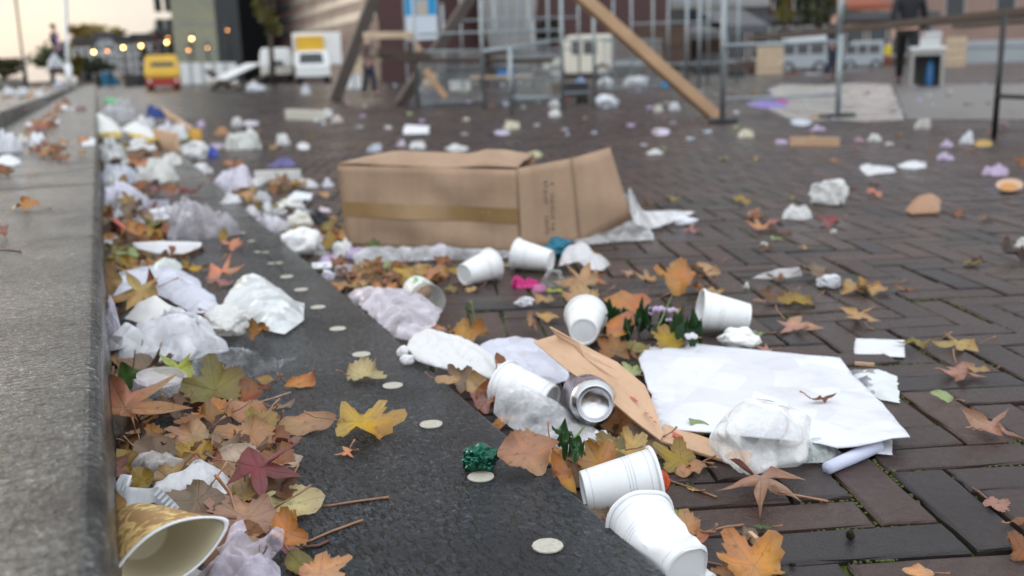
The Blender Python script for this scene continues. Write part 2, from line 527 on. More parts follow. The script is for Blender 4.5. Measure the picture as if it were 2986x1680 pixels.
def papermat(name, rough, trans, bump, dirt=.25, scale=60, spec=.4, ck=0):
    t = NT(name); o = t.obj(); c = oc(t)
    n1 = t.noise(scale, 4, .6, o); n2 = t.noise(14, 4, .7, o)
    cc = t.mix(t.ramp(n2, .5, .8, 0, dirt), c, (.33, .29, .25))
    hh = crease(t, o, n1, ck) if ck else n1
    p = t.bsdf(cc, rough, 0, t.bump(hh, min(1, bump * (2.0 if ck else 1)), 1.0 if ck else .002), spec)
    tr = t.n('BsdfTranslucent', Color=cc)
    M[name] = t.done(t.mixs(trans, p, tr.outputs[0]))
papermat('paper', .65, .22, .25, .2)
papermat('wad', .7, .25, .42, .18, 60, .3, 1.0)
papermat('wrap', .6, .12, .26, .24, 25, .35, .4)
papermat('tissue', .85, .32, .45, .10, 120, .2, 1.3)
papermat('plastic', .32, .12, .06, .14, 30, .5)
papermat('foam', .75, .25, 1.0, .08, 260, .3)
papermat('card', .7, .04, .2, .3, 60, .3)

def filmmat(name, lo, hi, rough):
    t = NT(name); o = t.obj(); c = oc(t)
    n1 = t.noise(22, 4, .65, o); n2 = t.noise(150, 3, .6, o)
    lw = t.n('LayerWeight', Blend=.42).outputs['Facing']
    f = t.n('Math', operation='ADD', i0=t.ramp(lw, 0, .9, lo, hi), i1=t.ramp(n1, .35, .7, -.14, .2))
    f.use_clamp = True
    p = t.bsdf(c, rough, 0, t.bump(crease(t, o, n1, 1.1), .85, 1.0), .6)
    tl = t.n('BsdfTranslucent', Color=c)
    body = t.mixs(.18, p, tl.outputs[0])
    trn = t.n('BsdfTransparent', Color=(.97, .97, .97))
    M[name] = t.done(t.mixs(f.outputs[0], trn.outputs[0], body))
filmmat('film_clear', .03, .60, .12)
filmmat('film_bag', .22, 1.0, .12)
filmmat('film_milky', .36, 1.0, .18)
filmmat('film_white', .82, 1.1, .3)
t = NT('foil'); n1 = t.noise(40, 3, .6, t.obj())
M['foil'] = t.done(t.bsdf(oc(t), .16, .75, t.bump(n1, .4, .003), .6))
plain('aluminium', (.62, .62, .63), .24, 1.0, .08, 90)
# printed drinks can: dark mottled purple-brown print
t = NT('can_print'); o = t.obj(); n1 = t.noise(70, 4, .7, o); n2 = t.noise(26, 3, .6, t.mapv(o, (1, 1, .5), (0, 0, 0), (.3, .1, .7)))
c = t.mix(t.ramp(n1, .42, .58), (.09, .055, .075), (.30, .24, .30))
c = t.mix(t.ramp(n2, .54, .62), c, (.16, .18, .30))
M['can_print'] = t.done(t.bsdf(c, .3, .55, None, .5))
# gold paper cup with paler brush marks
t = NT('gold_paper'); o = t.obj()
n1 = t.noise(12, 3, .5, o)
wv = t.noise(1, 2, .5, t.mapv(o, (26, 26, 62), (.4, .2, .5)), 2.2)
wv2 = t.noise(1, 2, .5, t.mapv(o, (34, 60, 30), (0, .5, .2), (.3, .1, .2)), 2.8)
c = t.mix(t.ramp(n1, .3, .7), (.42, .245, .10), (.36, .20, .075))
c = t.mix(t.ramp(wv, .565, .60, 0, .9), c, (.80, .55, .24))
c = t.mix(t.ramp(wv2, .58, .61, 0, .9), c, (.82, .60, .22))
M['gold_paper'] = t.done(t.bsdf(c, .5, 0, None, .4))
# corrugated cardboard
t = NT('cardboard'); o = t.obj(); n1 = t.noise(7, 4, .6, o); n2 = t.noise(120, 3, .6, o)
wv = t.n('TexWave', Vector=o, Scale=38.0, Distortion=.3, wave_type='BANDS', bands_direction='X')
c = t.mix(t.ramp(n1, .3, .7), (.33, .22, .145), (.40, .275, .185))
c = t.mix(t.ramp(n2, .5, .75, 0, .35), c, (.26, .16, .10))
n3 = t.noise(1, 3, .6, t.mapv(o, (16, 16, 1.2)))
c = t.mix(t.ramp(n3, .45, .7, 0, .5), c, (.27, .175, .12))
h = t.n('Math', operation='ADD', i0=t.n('Math', operation='MULTIPLY', i0=wv.outputs['Fac'], i1=.25).outputs[0], i1=n1)
M['cardboard'] = t.done(t.bsdf(c, .75, 0, t.bump(h.outputs[0], .25, .004), .25))
t = NT('kraft'); o = t.obj(); n1 = t.noise(9, 4, .6, o); n2 = t.noise(140, 3, .6, t.mapv(o, (1, .25, 1)))
c = t.mix(t.ramp(n1, .3, .7), (.50, .31, .19), (.58, .385, .25))
c = t.mix(t.ramp(n2, .5, .75, 0, .3), c, (.36, .20, .12))
M['kraft'] = t.done(t.bsdf(c, .6, 0, t.bump(n2, .15, .001), .3))
plain('brown_tape', (.27, .165, .07), .28, 0, .12, 8)
plain('ink', (.05, .035, .03), .6, 0, .1)
plain('red_ink', (.5, .10, .07), .6, 0, .1)
plain('green_ink', (.18, .42, .08), .5, 0, .1)
plain('silver_print', (.42, .45, .48), .35, .5, .1)
plain('blue_ink', (.03, .05, .3), .5, 0, .1)
t = NT('clear_plastic')
lw = t.n('LayerWeight', Blend=.35).outputs['Facing']; n1 = t.noise(260, 2, .5, t.obj())
f = t.n('Math', operation='ADD', i0=t.ramp(lw, 0, 1, .16, .85), i1=t.ramp(n1, .62, .72, 0, .45)); f.use_clamp = True
p = t.bsdf(oc(t), .1, 0, t.bump(t.ramp(n1, .6, .72), .6, .003), .7)
M['clear_plastic'] = t.done(t.mixs(f.outputs[0], t.n('BsdfTransparent', Color=(.95, .95, .96)).outputs[0], p))
plain('twig', (.30, .16, .085), .6, 0, .3, 50, use_color=False)
t = NT('plant'); c = oc(t); n1 = t.noise(60, 3, .6, t.obj())
M['plant'] = t.done(t.mixs(.15, t.bsdf(t.mix(t.ramp(n1, .3, .7, 0, .5), c, (.01, .03, .008)), .45, 0, t.bump(n1, .4, .001), .5), t.n('BsdfTranslucent', Color=c).outputs[0]))

# ================================================================== LITTER: makers
ALL = []                     # (object, name phrase, x, y) for landmark labels
def V2(a, b=None): return Vector((a, b, 0))

LC = dict(tan=(.41, .245, .115), brown=(.14, .07, .032), dark=(.045, .024, .015), orange=(.48, .205, .055), rust=(.24, .092, .028), mustard=(.31, .19, .035),
          yellow=(.43, .265, .038), olive=(.19, .15, .04), lime=(.33, .36, .06), green=(.055, .115, .02), pink=(.40, .205, .145), crimson=(.22, .05, .055),
          salmon=(.53, .24, .115), taupe=(.23, .155, .10), pale=(.48, .37, .28), gold=(.42, .255, .095), mauve=(.30, .14, .12), palegreen=(.30, .38, .16), cream=(.55, .44, .22))
LW = dict(tan='tan', brown='brown', dark='dark brown', orange='orange', rust='rust brown', mustard='mustard', yellow='yellow', olive='olive', lime='yellow-green',
          green='green', pink='pinkish', crimson='crimson', salmon='salmon', taupe='greyish brown', pale='pale beige', gold='golden brown', mauve='reddish', palegreen='pale green', cream='pale yellow')

def outline(kind, rng):
    """closed leaf outline, stalk at (0,0), tip near (0,1); returns centre, points, vein flags"""
    if kind == 'oval' or kind == 'narrow' or kind == 'round':
        w_ = dict(oval=.30, narrow=.15, round=.42)[kind]
        pts, vf = [], []
        n = 22
        for i in range(n + 1):
            y = i / n
            x = w_ * math.sin(math.pi * y ** .85) ** (.8 if kind != 'narrow' else 1) * (1 + (.05 * math.sin(i * 2.9) if kind == 'round' else .02 * math.sin(i * 2.1)))
            pts.append((x + .015 * math.sin(3 * y), y)); vf.append(1.0 if i in (0, n) else (.86 if i % 4 == 2 else 0))
        for i in range(n - 1, 0, -1):
            y = i / n
            x = w_ * math.sin(math.pi * y ** .85) ** (.8 if kind != 'narrow' else 1) * (1 + (.05 * math.sin(i * 3.3) if kind == 'round' else .02 * math.sin(i * 2.3)))
            pts.append((-x + .015 * math.sin(3 * y), y)); vf.append(.86 if i % 4 == 2 else 0)
        return (0, .45), pts, vf
    # lobed leaves: alternating tips and notches round a centre
    c = (0, .34)
    if kind == 'maple':
        tips = [(-152, .34), (-98, .46), (-47, .60), (0, .66), (47, .60), (98, .46), (152, .34)]
        tips = [(-140, .40), (-62, .60), (0, .68), (62, .60), (140, .40)]
        nr, teeth = .36, True
    elif kind == 'broad':
        tips = [(-138, .42), (-58, .58), (0, .66), (58, .58), (138, .42)]
        nr, teeth = .42, True
    elif kind == 'thin':
        tips = [(-118, .62), (-66, .58), (0, .70), (70, .60), (128, .56)]
        nr, teeth = .10, False
    else:                       # star: long narrow lobes
        tips = [(-126, .50), (-62, .66), (0, .72), (62, .66), (126, .50)]
        nr, teeth = .165, False
    pts, vf = [], []
    angs = [a + rng.gauss(0, 5) for a, _ in tips]
    rads = [r * rng.uniform(.85, 1.1) for _, r in tips]
    k = len(tips)
    def P(a, r):
        t = math.radians(a); return (c[0] + r * math.sin(t), c[1] + r * math.cos(t))
    for i in range(k):
        pts.append(P(angs[i], rads[i])); vf.append(1.0)
        if i == k - 1: break
        a0, a1, r0, r1 = angs[i], angs[i + 1], rads[i], rads[i + 1]
        nrr = nr * rng.uniform(.85, 1.15)
        am = (a0 + a1) / 2
        m = 5
        for j in range(1, m):
            t = j / m
            f = t ** .8
            r = r0 + (nrr - r0) * f
            a = a0 + (am - a0) * t ** ((1.7 if kind == 'thin' else 1.15) if not teeth else .75)
            if teeth: r *= 1 + (.10 if j % 2 else -.06)
            pts.append(P(a, r)); vf.append(.0)
        pts.append(P(am, nrr)); vf.append(0)
        for j in range(m - 1, 0, -1):
            t = j / m
            f = t ** .8
            r = r1 + (nrr - r1) * f
            a = a1 + (am - a1) * t ** ((1.7 if kind == 'thin' else 1.15) if not teeth else .75)
            if teeth: r *= 1 + (.10 if j % 2 else -.06)
            pts.append(P(a, r)); vf.append(.0)
    # base, heart shaped
    for a, r in ((158, .34), (172, .30), (180, .33), (188, .30), (202, .34)):
        pts.append(P(a, r)); vf.append(1.0 if a == 180 else 0)
    return c, pts, vf

def leaf_mesh(kind, seed, curl, wave, roll):
    """curl bends along the leaf, roll across it, wave ripples the rim; blade, vein/edge attributes and the stalk base"""
    rng = random.Random(seed)
    c, pts, vf = outline(kind, rng)
    n = len(pts)
    ph = rng.uniform(0, 6); ph2 = rng.uniform(0, 6)
    rings = (0, .25, .45, .62, .78, .9, 1)
    vs, vein, edge = [], [], []
    def Z(x, y, t, a):
        z = wave * t * t * (math.sin(3 * a + ph) * .6 + math.sin(5 * a + ph2) * .4) + .05 * wave * noise.noise(Vector((x * 7, y * 7, seed)))
        z += .35 * wave * noise.noise(Vector((x * 3, y * 3, seed + 9)))
        return z
    vs.append((c[0], c[1], 0)); vein.append(1); edge.append(0)
    for t in rings[1:]:
        for i, (x, y) in enumerate(pts):
            X, Y = c[0] + (x - c[0]) * t, c[1] + (y - c[1]) * t
            a = math.atan2(x - c[0], y - c[1])
            cup = -.05 * (vf[i] > .9) * t
            vs.append((X, Y, Z(X, Y, t, a) + cup * .4)); vein.append(vf[i] if vf[i] else 0); edge.append(max(0, (t - .55) / .45))
    fs = [(0, 1 + i, 1 + (i + 1) % n) for i in range(n)]
    for r in range(len(rings) - 2):
        for i in range(n):
            i2 = (i + 1) % n
            fs.append((1 + r*n + i, 1 + (r+1)*n + i, 1 + (r+1)*n + i2, 1 + r*n + i2))
    def bend(v):
        x, y, z = v
        if abs(curl) > .01:
            k = curl; yy = y - c[1]
            R_ = 1 / k - z; y, z = c[1] + R_ * math.sin(k * yy), 1 / k - R_ * math.cos(k * yy)
        if abs(roll) > .01:
            k = roll
            R_ = 1 / k - z; x, z = R_ * math.sin(k * x), 1 / k - R_ * math.cos(k * x)
        return (x, y, z)
    return [bend(v) for v in vs], fs, vein, edge, bend

LEAFN = [0]
VIEW_YAW = math.atan2(CAM.col[2].x * -1, CAM.col[2].y * -1)     # heading of the camera
def leaf(x, y, w_, kind, colr, rot=0, tilt=8, curl=0, roll=0, wave=.07, lift=0.0, z=0.0, label=None, stem=.45, side=0, base=None, cat='leaf', group=None):
    """x, y: photograph pixel of the leaf's middle; w_: length in photograph pixels; rot turns it, tilt raises the far edge"""
    LEAFN[0] += 1
    seed = LEAFN[0]
    rng = random.Random(seed * 7 + 1)
    if z == 0 and y < 1120: w_ *= .86; tilt *= .62; curl *= 1.3
    p = at(x, y, z + lift)
    s = mpp(p) * w_
    vs, fs, vein, edge, bend = leaf_mesh(kind, seed, curl * 1.25, wave * 1.35, roll * 1.2)
    cen = Vector((0, .42, 0))
    Mx = Matrix.Rotation(-VIEW_YAW, 4, 'Z') @ Matrix.Rotation(math.radians(tilt), 4, 'X') @ Matrix.Rotation(math.radians(side), 4, 'Y') @ Matrix.Rotation(math.radians(rot), 4, 'Z') @ Matrix.Scale(s, 4)
    V = [Mx @ (Vector(v) - cen) for v in vs]
    zmin = min(v.z for v in V)
    zo = 0 if lift > .0005 else -zmin + .0012
    if lift <= .0005: p = at(x, y, z + max(0, -zmin) * .8)
    off = Vector((0, 0, (z - p.z) + zo if lift <= .0005 else max(0, z + .001 - (p.z + zmin))))
    co = LC[colr] if isinstance(colr, str) else colr
    j = rng.uniform(.85, 1.15)
    name = {'maple': 'maple_leaf', 'star': 'star_leaf', 'thin': 'star_leaf', 'broad': 'plane_leaf'}.get(kind, 'fallen_leaf')
    o = mesh_obj(name, [v + off for v in V], fs, M['leaf'], None, True, {'vein': vein, 'edge': edge}, [q * j for q in co])
    o.location = p
    if stem:
        q = [bend((0, (.02 - stem * t) if kind not in ('oval', 'narrow', 'round') else -stem * t, .0 + .05 * t * rng.uniform(-1, 1))) for t in (0, .3, .65, 1)]
        cx_ = rng.uniform(-.1, .1)
        q = [Mx @ (Vector((a[0] + cx_ * (i / 3) ** 2, a[1], a[2])) - cen) + off for i, a in enumerate(q)]
        q = [Vector((a.x, a.y, max(a.z, z + .0015 - p.z))) for a in q]
        mb = MB().tube(q, [.0011, .0009, .0009, .0016], 6)
        sc_ = 1 if s > .05 else .7
        mb.build('stem', M['stem'], o, True, color=(.34 * j, .17 * j, .09 * j))
    tag(o, label, cat, group)
    ALL.append((o, colr if isinstance(colr, str) else 'brown', kind, x, y, w_, curl, roll))
    return o

_dirs = {}
def _folds(seed):
    if seed not in _dirs:
        r = random.Random(seed * 131 + 7)
        _dirs[seed] = [(Vector((r.gauss(0, 1), r.gauss(0, 1), r.gauss(0, 1))).normalized(), r.uniform(0, 2)) for _ in range(12)]
    return _dirs[seed]
def _tri(x): return abs((x % 2.0) - 1.0)
def crumple(p, f, seed, oct=3):
    """creased sheet: flat facets meeting in straight folds, at several sizes"""
    D = _folds(seed)
    q = Vector(p) * f
    wv = noise.noise(q * .55 + Vector((seed * 1.1, 0, 0))) * .9
    s, a, k = 0.0, 1.0, 1.15
    for i in range(oct):
        (d1, o1), (d2, o2), (d3, o3) = D[(3 * i) % 12], D[(3 * i + 1) % 12], D[(3 * i + 2) % 12]
        v = min(_tri(q.dot(d1) * k + o1 + wv), _tri(q.dot(d2) * k + o2 - wv))
        v = max(v, .8 * _tri(q.dot(d3) * k * .8 + o3 + .5 * wv) - .25)
        s += a * (1.7 * v - .55)
        a *= .48; k *= 1.95
    return s

LAND = {}
def place(o, label, cat, group=None, key=None, xy=None):
    tag(o, label, cat, group)
    if key: LAND[key] = xy
    return o

_ico = {}
def ico(n):
    if n not in _ico:
        bm = bmesh.new(); bmesh.ops.create_icosphere(bm, subdivisions=n, radius=1)
        _ico[n] = ([v.co.copy() for v in bm.verts], [tuple(v.index for v in f.verts) for f in bm.faces]); bm.free()
    return _ico[n]

def lump_mesh(seed, sx, sy, sz, style, det=4):
    """crumpled solid resting on z = 0"""
    rng = random.Random(seed)
    vs, fs = ico(det)
    nd = {'facet': 26, 'soft': 0, 'bag': 12, 'spiky': 16, 'fluffy': 0}[style]
    pl = []
    for _ in range(nd):
        d = Vector((rng.gauss(0, 1), rng.gauss(0, 1), rng.gauss(0, 1))).normalized()
        pl.append((d, rng.uniform(.62, .95)))
    out = []
    for v in vs:
        r = 1.0
        for d, k in pl:
            q = v.dot(d)
            if q > .05: r = min(r, k / q)
        if style == 'facet': r *= 1 + .24 * crumple(v, 1.7, seed, 4) - .05
        elif style == 'bag': r *= 1 + .26 * crumple(v, 1.5, seed, 4)
        elif style == 'soft': r *= 1 + .34 * noise.noise(v * 1.3 + Vector((seed, 0, 0))) + .10 * crumple(v, 2.2, seed, 2)
        elif style == 'spiky': r *= 1 + .55 * crumple(v, 1.5, seed, 3)
        else: r *= 1 + .22 * noise.noise(v * 1.6 + Vector((seed, 0, 0))) + .13 * noise.noise(v * 6 + Vector((0, seed, 0))) + .08 * noise.noise(v * 13)
        q = Vector((v.x * r * sx, v.y * r * sy, v.z * r * sz))
        out.append(q)
    zm = min(q.z for q in out)
    zc = zm * .62
    for q in out:
        if q.z < zc: q.z = zc + (q.z - zc) * .12
    zm = min(q.z for q in out)
    for q in out: q.z -= zm
    # keep the asked for bounding size
    for ax, s in ((0, sx), (1, sy)):
        lo, hi = min(q[ax] for q in out), max(q[ax] for q in out)
        for q in out: q[ax] = (q[ax] - (lo + hi) / 2) * 2 * s / (hi - lo)
    hi = max(q.z for q in out)
    for q in out: q.z *= 2 * sz / hi
    return out, fs

def wad_mesh(seed, sx, sy, hh):
    rng = random.Random(seed)
    A_, R_ = 64, 20
    vs, fs = [], []
    sd = Vector((seed * 1.37, seed * .71, seed * .3))
    def rim(a):
        c = Vector((math.cos(a), math.sin(a), 0))
        return .82 + .36 * noise.noise(c * 1.2 + sd) + .34 * abs(noise.noise(c * 3.0 + sd)) + .08 * noise.noise(c * 10 + sd)
    pk = [(Vector((rng.uniform(-.5, .5), rng.uniform(-.45, .45), 0)), rng.uniform(.42, .8), rng.uniform(.6, 1)) for _ in range(5)]
    for i in range(R_ + 1):
        t = i / R_
        for k in range(A_):
            a = 2 * math.pi * k / A_
            r = t * rim(a)
            u = Vector((r * math.cos(a), r * math.sin(a), 0))
            env = max(0, 1 - t ** 5)
            h = max(q * math.exp(-((u - c).length / w_) ** 2) for c, w_, q in pk)
            h = .30 + .70 * h
            h = h * .62 + .52 * crumple(u, 1.7, seed, 4) * .6
            z = max(.02 * (1 - t), env ** .55 * h)
            ov = noise.noise_vector(u * 2.6 + sd) * .22 * min(1, z * 1.5)
            vs.append(Vector(((u.x + ov.x) * sx, (u.y + ov.y) * sy, z * hh * 2)))
    for i in range(R_):
        for k in range(A_):
            k2 = (k + 1) % A_
            fs.append((i*A_+k, (i+1)*A_+k, (i+1)*A_+k2, i*A_+k2))
    for ax, s in ((0, sx), (1, sy)):
        lo, hi = min(q[ax] for q in vs), max(q[ax] for q in vs)
        for q in vs: q[ax] = (q[ax] - (lo + hi) / 2) * 2 * s / (hi - lo)
    hi = max(q.z for q in vs)
    for q in vs: q.z *= 2 * hh / hi
    return vs, fs

LN = [100]
def lump(name, cat, label, box, z=0.0, color=(.8, .8, .8), mat='tissue', style='facet', depth=.8, det=4, rot=0, group=None, key=None, smooth=None, seed=None, parent=None):
    LN[0] += 1
    seed = seed or LN[0]
    x0, y0, x1, y1 = box
    xc = (x0 + x1) / 2
    p = at(xc, y1 - .08 * (y1 - y0), z)
    s = mpp(p)
    W = (x1 - x0) * s
    D = W * depth
    el = math.atan2(HC - z, math.hypot(p.x, p.y))
    Hh = max(.22 * W * depth, ((y1 - y0) * s - D * .75 * math.sin(el)) / math.cos(el))
    dirv = Vector((p.x, p.y, 0)).normalized()
    p = p + dirv * D * .45
    heap = style in ('facet', 'bag') and det >= 3 and mat not in ('foil', 'card') and 'box' not in name and 'ball' not in name and mat != 'film_bag'
    if heap and mat == 'paper': mat = 'wad'
    if heap and style == 'facet': style = 'bag'
    vs, fs = wad_mesh(seed, W / 2, D / 2, Hh / 2) if heap else lump_mesh(seed, W / 2, D / 2, Hh / 2, style, det)
    q = Matrix.Rotation(-math.atan2(dirv.x, dirv.y) + math.radians(rot), 3, 'Z')
    o = mesh_obj(name, [q @ v for v in vs], fs, M[mat], parent, style != 'facet' if smooth is None else smooth, color=color)
    o.location = p + Vector((0, 0, .0015))
    if parent is None:
        place(o, label, cat, group, key, (xc, (y0 + y1) / 2))
    return o

def sheet(name, cat, label, poly, z=0.0, color=(.8, .8, .8), mat='paper', amp=.006, freq=14, dome=0.0, heights=None, dens=26, thick=0.0, seed=None, group=None, key=None, edge_fade=True, parent=None, smooth=True):
    """a flat-ish piece: outline given by photograph pixels on the level z, then creased, domed and optionally thickened"""
    LN[0] += 1
    seed = seed or LN[0]
    rng = random.Random(seed)
    n = len(poly)
    hts = heights or [0] * n
    P = [at(px_[0], px_[1], z + hts[i]) for i, px_ in enumerate(poly)]
    # refine outline
    pts2, z2 = [], []
    per = sum((P[i] - P[(i + 1) % n]).length for i in range(n))
    for i in range(n):
        a, b = P[i], P[(i + 1) % n]
        m = max(1, int((b - a).length / per * 70))
        d = Vector((b.y - a.y, a.x - b.x, 0))
        for k in range(m):
            t = k / m
            jit = 0 if k == 0 else rng.gauss(0, .012)
            q = a.lerp(b, t) + d * jit * .6
            pts2.append(q.xy); z2.append(a.z + (b.z - a.z) * t)
    xs = [q.x for q in pts2]; ys = [q.y for q in pts2]
    x0, x1, y0, y1 = min(xs), max(xs), min(ys), max(ys)
    st = max(x1 - x0, y1 - y0) / dens
    inner = []
    yy = y0
    while yy < y1:
        xx = x0
        while xx < x1:
            inner.append(Vector((xx + rng.uniform(-.3, .3) * st, yy + rng.uniform(-.3, .3) * st)))
            xx += st
        yy += st
    m = len(pts2)
    vv, ee, ff, ov, oe, of = delaunay_2d_cdt(pts2 + inner, [], [list(range(m))], 2, 1e-6)
    used = {}
    vs, fs = [], []
    arr = np.array([(q.x, q.y) for q in pts2])
    za = np.array(z2)
    # outline distance via segments
    A = arr; B = np.roll(arr, -1, 0)
    def info(q):
        pq = np.array((q.x, q.y))
        ab = B - A; tt = np.clip(((pq - A) * ab).sum(1) / np.maximum((ab ** 2).sum(1), 1e-12), 0, 1)
        dd = np.sqrt(((A + ab * tt[:, None] - pq) ** 2).sum(1))
        w_ = 1 / (dd + 1e-4) ** 2.2
        return dd.min(), float((w_ * za).sum() / w_.sum())
    half = .5 * min(x1 - x0, y1 - y0)
    for f in ff:
        idx = []
        for i in f:
            if i not in used:
                q = vv[i]
                d, zz = info(q)
                e = min(1, d / (half * .5 + 1e-6))
                h = .55 * dome * math.sin(e * math.pi / 2) * (1 + .7 * noise.noise(Vector((q.x * freq * .6, q.y * freq * .6, seed)))) + 1.25 * amp * (crumple((q.x, q.y, 0), freq * 1.5, seed, 4) * .5 + .12) * (e ** .4 if edge_fade else 1)
                used[i] = len(vs)
                vs.append(Vector((q.x, q.y, max(z + .0012, zz + h + .0012))))
            idx.append(used[i])
        fs.append(tuple(idx))
    c = sum(vs, Vector()) / len(vs); c.z = z
    o = mesh_obj(name, [v - c for v in vs], fs, M[mat], parent, smooth, color=color)
    o.location = c
    if thick:
        s = o.modifiers.new('thickness', 'SOLIDIFY'); s.thickness = thick; s.offset = 1
    if parent is None:
        place(o, label, cat, group, key, (sum(q[0] for q in poly) / n, sum(q[1] for q in poly) / n))
    return o

def oblong(x0, y0, x1, y1, seed, k=9, rough=.18):
    rng = random.Random(seed)
    cx_, cy_ = (x0 + x1) / 2, (y0 + y1) / 2
    out = []
    for i in range(k):
        a = 2 * math.pi * i / k
        ca, sa = math.cos(a), math.sin(a)
        r = (abs(ca) ** 3 + abs(sa) ** 3) ** (-1 / 3) * (1 - rough * rng.random())
        out.append((cx_ + ca * r * (x1 - x0) / 2, cy_ - sa * r * (y1 - y0) / 2))
    return out[::-1]

def frame(a, b, up=Vector((0, 0, 1))):
    """axes with +Z from a to b"""
    z_ = (b - a).normalized()
    x_ = z_.cross(up).normalized() if abs(z_.dot(up)) < .98 else Vector((1, 0, 0))
    y_ = z_.cross(x_)
    m = Matrix((x_, y_, z_)).transposed().to_4x4()
    m.translation = a
    return m

def cup(label, base, mouth, rb, rm, L, zb=None, zm=None, z=0.0, color=(.84, .85, .85), mat='plastic', ribs=True, crush=0.0, name='plastic_cup', cat='cup', key=None, rimcol=None, seed=1, dent=0.0, bottom=.0):
    """an open beaker lying with its base and mouth centred on two photograph pixels"""
    a = at(*base, z + (rb if zb is None else zb)); b = at(*mouth, z + (rm if zm is None else zm))
    mid = (a + b) / 2; d = (b - a).normalized()
    a = mid - d * L / 2; b = mid + d * L / 2
    m = frame(a, b)
    def sq(q):
        t = q.z / L
        k = 1 - crush * t
        k2 = 1 + crush * .45 * t
        q = Vector((q.x * k2, q.y * k, q.z))
        if dent:
            n_ = noise.noise(q * 28 + Vector((seed, 0, 0)))
            r = 1 + dent * n_ - dent * .6 * max(0, 1 - abs(t - .35) * 3) * (1 if q.y > 0 else .2)
            q.x *= r; q.y *= r
            R0 = rb + (rm - rb) * t
            kk = .40 + 1.1 * abs(t - .42) + .18 * noise.noise(Vector((t * 5, q.x * 40, seed)))
            if q.y < -kk * R0: q.y = -kk * R0 + (q.y + kk * R0) * .12
            if q.x > .78 * R0 and t < .6: q.x = .78 * R0 + (q.x - .78 * R0) * .3
        return q
    th = .0006
    R_ = lambda t: rb + (rm - rb) * t
    prof = [(0, .003), (rb * .86, .003), (rb * .9, 0), (rb, .0008)]
    for i in range(1, 25):
        t = i / 24
        r = R_(t)
        prof.append((r, L * t))
        if ribs and i in (2, 14, 15, 16, 21):
            for q_, dr in ((.1, -.0011), (.32, -.0011), (.42, 0)): prof.append((R_((i + q_) / 24) + dr, L * (i + q_) / 24))
    prof += [(rm + .0012, L - .0012), (rm + .0024, L), (rm + .0022, L + .0016), (rm + .0004, L + .0018), (rm - th, L)]
    for i in range(22, 0, -2): prof.append((R_(i / 24) - th * 2, L * i / 24))
    prof += [(rb * .9, .0045), (0, .0045)]
    mb = MB().lathe(prof, 40, None, sq)
    # the lip is its own part
    o = mesh_obj(name, [m @ v for v in mb.v], mb.f, M[mat], None, True, color=color, sharp=38)
    c = mid.copy()
    o.data.transform(Matrix.Translation(-c)); o.location = c
    lip = MB()
    prof2 = [(rm + .0003, L - .0022), (rm + .0028, L - .0016), (rm + .0032, L + .0006), (rm + .0016, L + .0024), (rm - .0006, L + .0016)]
    lip.lathe(prof2, 40, None, sq)
    lo = mesh_obj('rim', [m @ v - c for v in lip.v], lip.f, M[mat], o, True, color=rimcol or color)
    place(o, label, cat, None, key, ((base[0] + mouth[0]) / 2, (base[1] + mouth[1]) / 2))
    return o

def twig(label, pts, r=.0013, z=0.0, color=(.30, .15, .08), group=None, name='leaf_stalk', cat='stalk'):
    P = []
    for q in pts:
        P.append(at(q[0], q[1], z + (q[2] if len(q) > 2 else r)))
    # smooth it a little
    Q = []
    for i in range(len(P) - 1):
        for k in range(4): Q.append(P[i].lerp(P[i + 1], k / 4))
    Q.append(P[-1])
    for i in range(1, len(Q) - 1): Q[i] = Q[i] + Vector((noise.noise(Q[i] * 60), noise.noise(Q[i] * 60 + Vector((3, 3, 3))), 0)) * r * .8
    c = sum(Q, Vector()) / len(Q)
    rs = [r * (.75 + .5 * i / len(Q)) for i in range(len(Q))]
    o = MB().tube([q - c for q in Q], rs, 7).build(name, M['stem'], None, True, color=color)
    o.location = c
    tag(o, label, cat, group)
    return o
# ================================================================== LITTER NEAR: on the lower step
S_ = STEP_Z
WHITE, LILAC, CREAM, COOL = (.84, .85, .86), (.74, .66, .84), (.82, .79, .70), (.72, .76, .86)

# ---- gold paper cup, crushed at the mouth
def gold_cup():
    a = at(372, 1528, S_ + .030); b = at(492, 1612, S_ + .054)
    d = (b - a).normalized(); L = .105
    b = b + d * .004; a = b - d * L
    m = frame(a, b)
    rb, rm = .026, .0425
    def sq(q):
        t = max(0, min(1, q.z / L)) ** 1.5
        k = 1 - .46 * t; k2 = 1 + .20 * t
        x, y = q.x * k2, q.y * k
        # pinch to an eye shape
        ax = abs(x) / (rm * 1.2)
        y *= 1 - .35 * t * ax ** 2
        return Vector((x, y, q.z))
    mm = m @ Matrix.Rotation(math.radians(14), 4, 'Z')
    R_ = lambda t: rb + (rm - rb) * t
    o = MB().lathe([(0, .004), (rb * .9, .004), (rb * .93, 0), (rb, 0)] + [(R_(i / 20), L * i / 20) for i in range(1, 21)], 48, None, sq)
    c = (a + b) / 2
    root = empty('paper_cup', c)
    root['label'] = 'crushed gold paper cup with white rolled rim lying against the stone block'; root['category'] = 'cup'
    mesh_obj('body', [mm @ v - c for v in o.v], o.f, M['gold_paper'], root, True)
    i_ = MB().lathe([(0, .006)] + [(R_(i / 20) - .0014, max(.006, L * i / 20)) for i in range(0, 21)], 48, None, sq)
    mesh_obj('lining', [mm @ v - c for v in i_.v], i_.f, plain('cup_lining', (.80, .73, .54), .35, 0, .06, 9), root, True)
    r = []
    for k in range(9):
        t = 2 * math.pi * k / 8
        r.append((rm + .0012 + .0022 * math.cos(t), L + .0022 * math.sin(t)))
    r_ = MB().lathe(r, 56, None, sq)
    mesh_obj('rim', [mm @ v - c for v in r_.v], r_.f, M['plastic'], root, True, color=(.86, .85, .85))
    LAND['the gold paper cup'] = (450, 1570)
gold_cup()

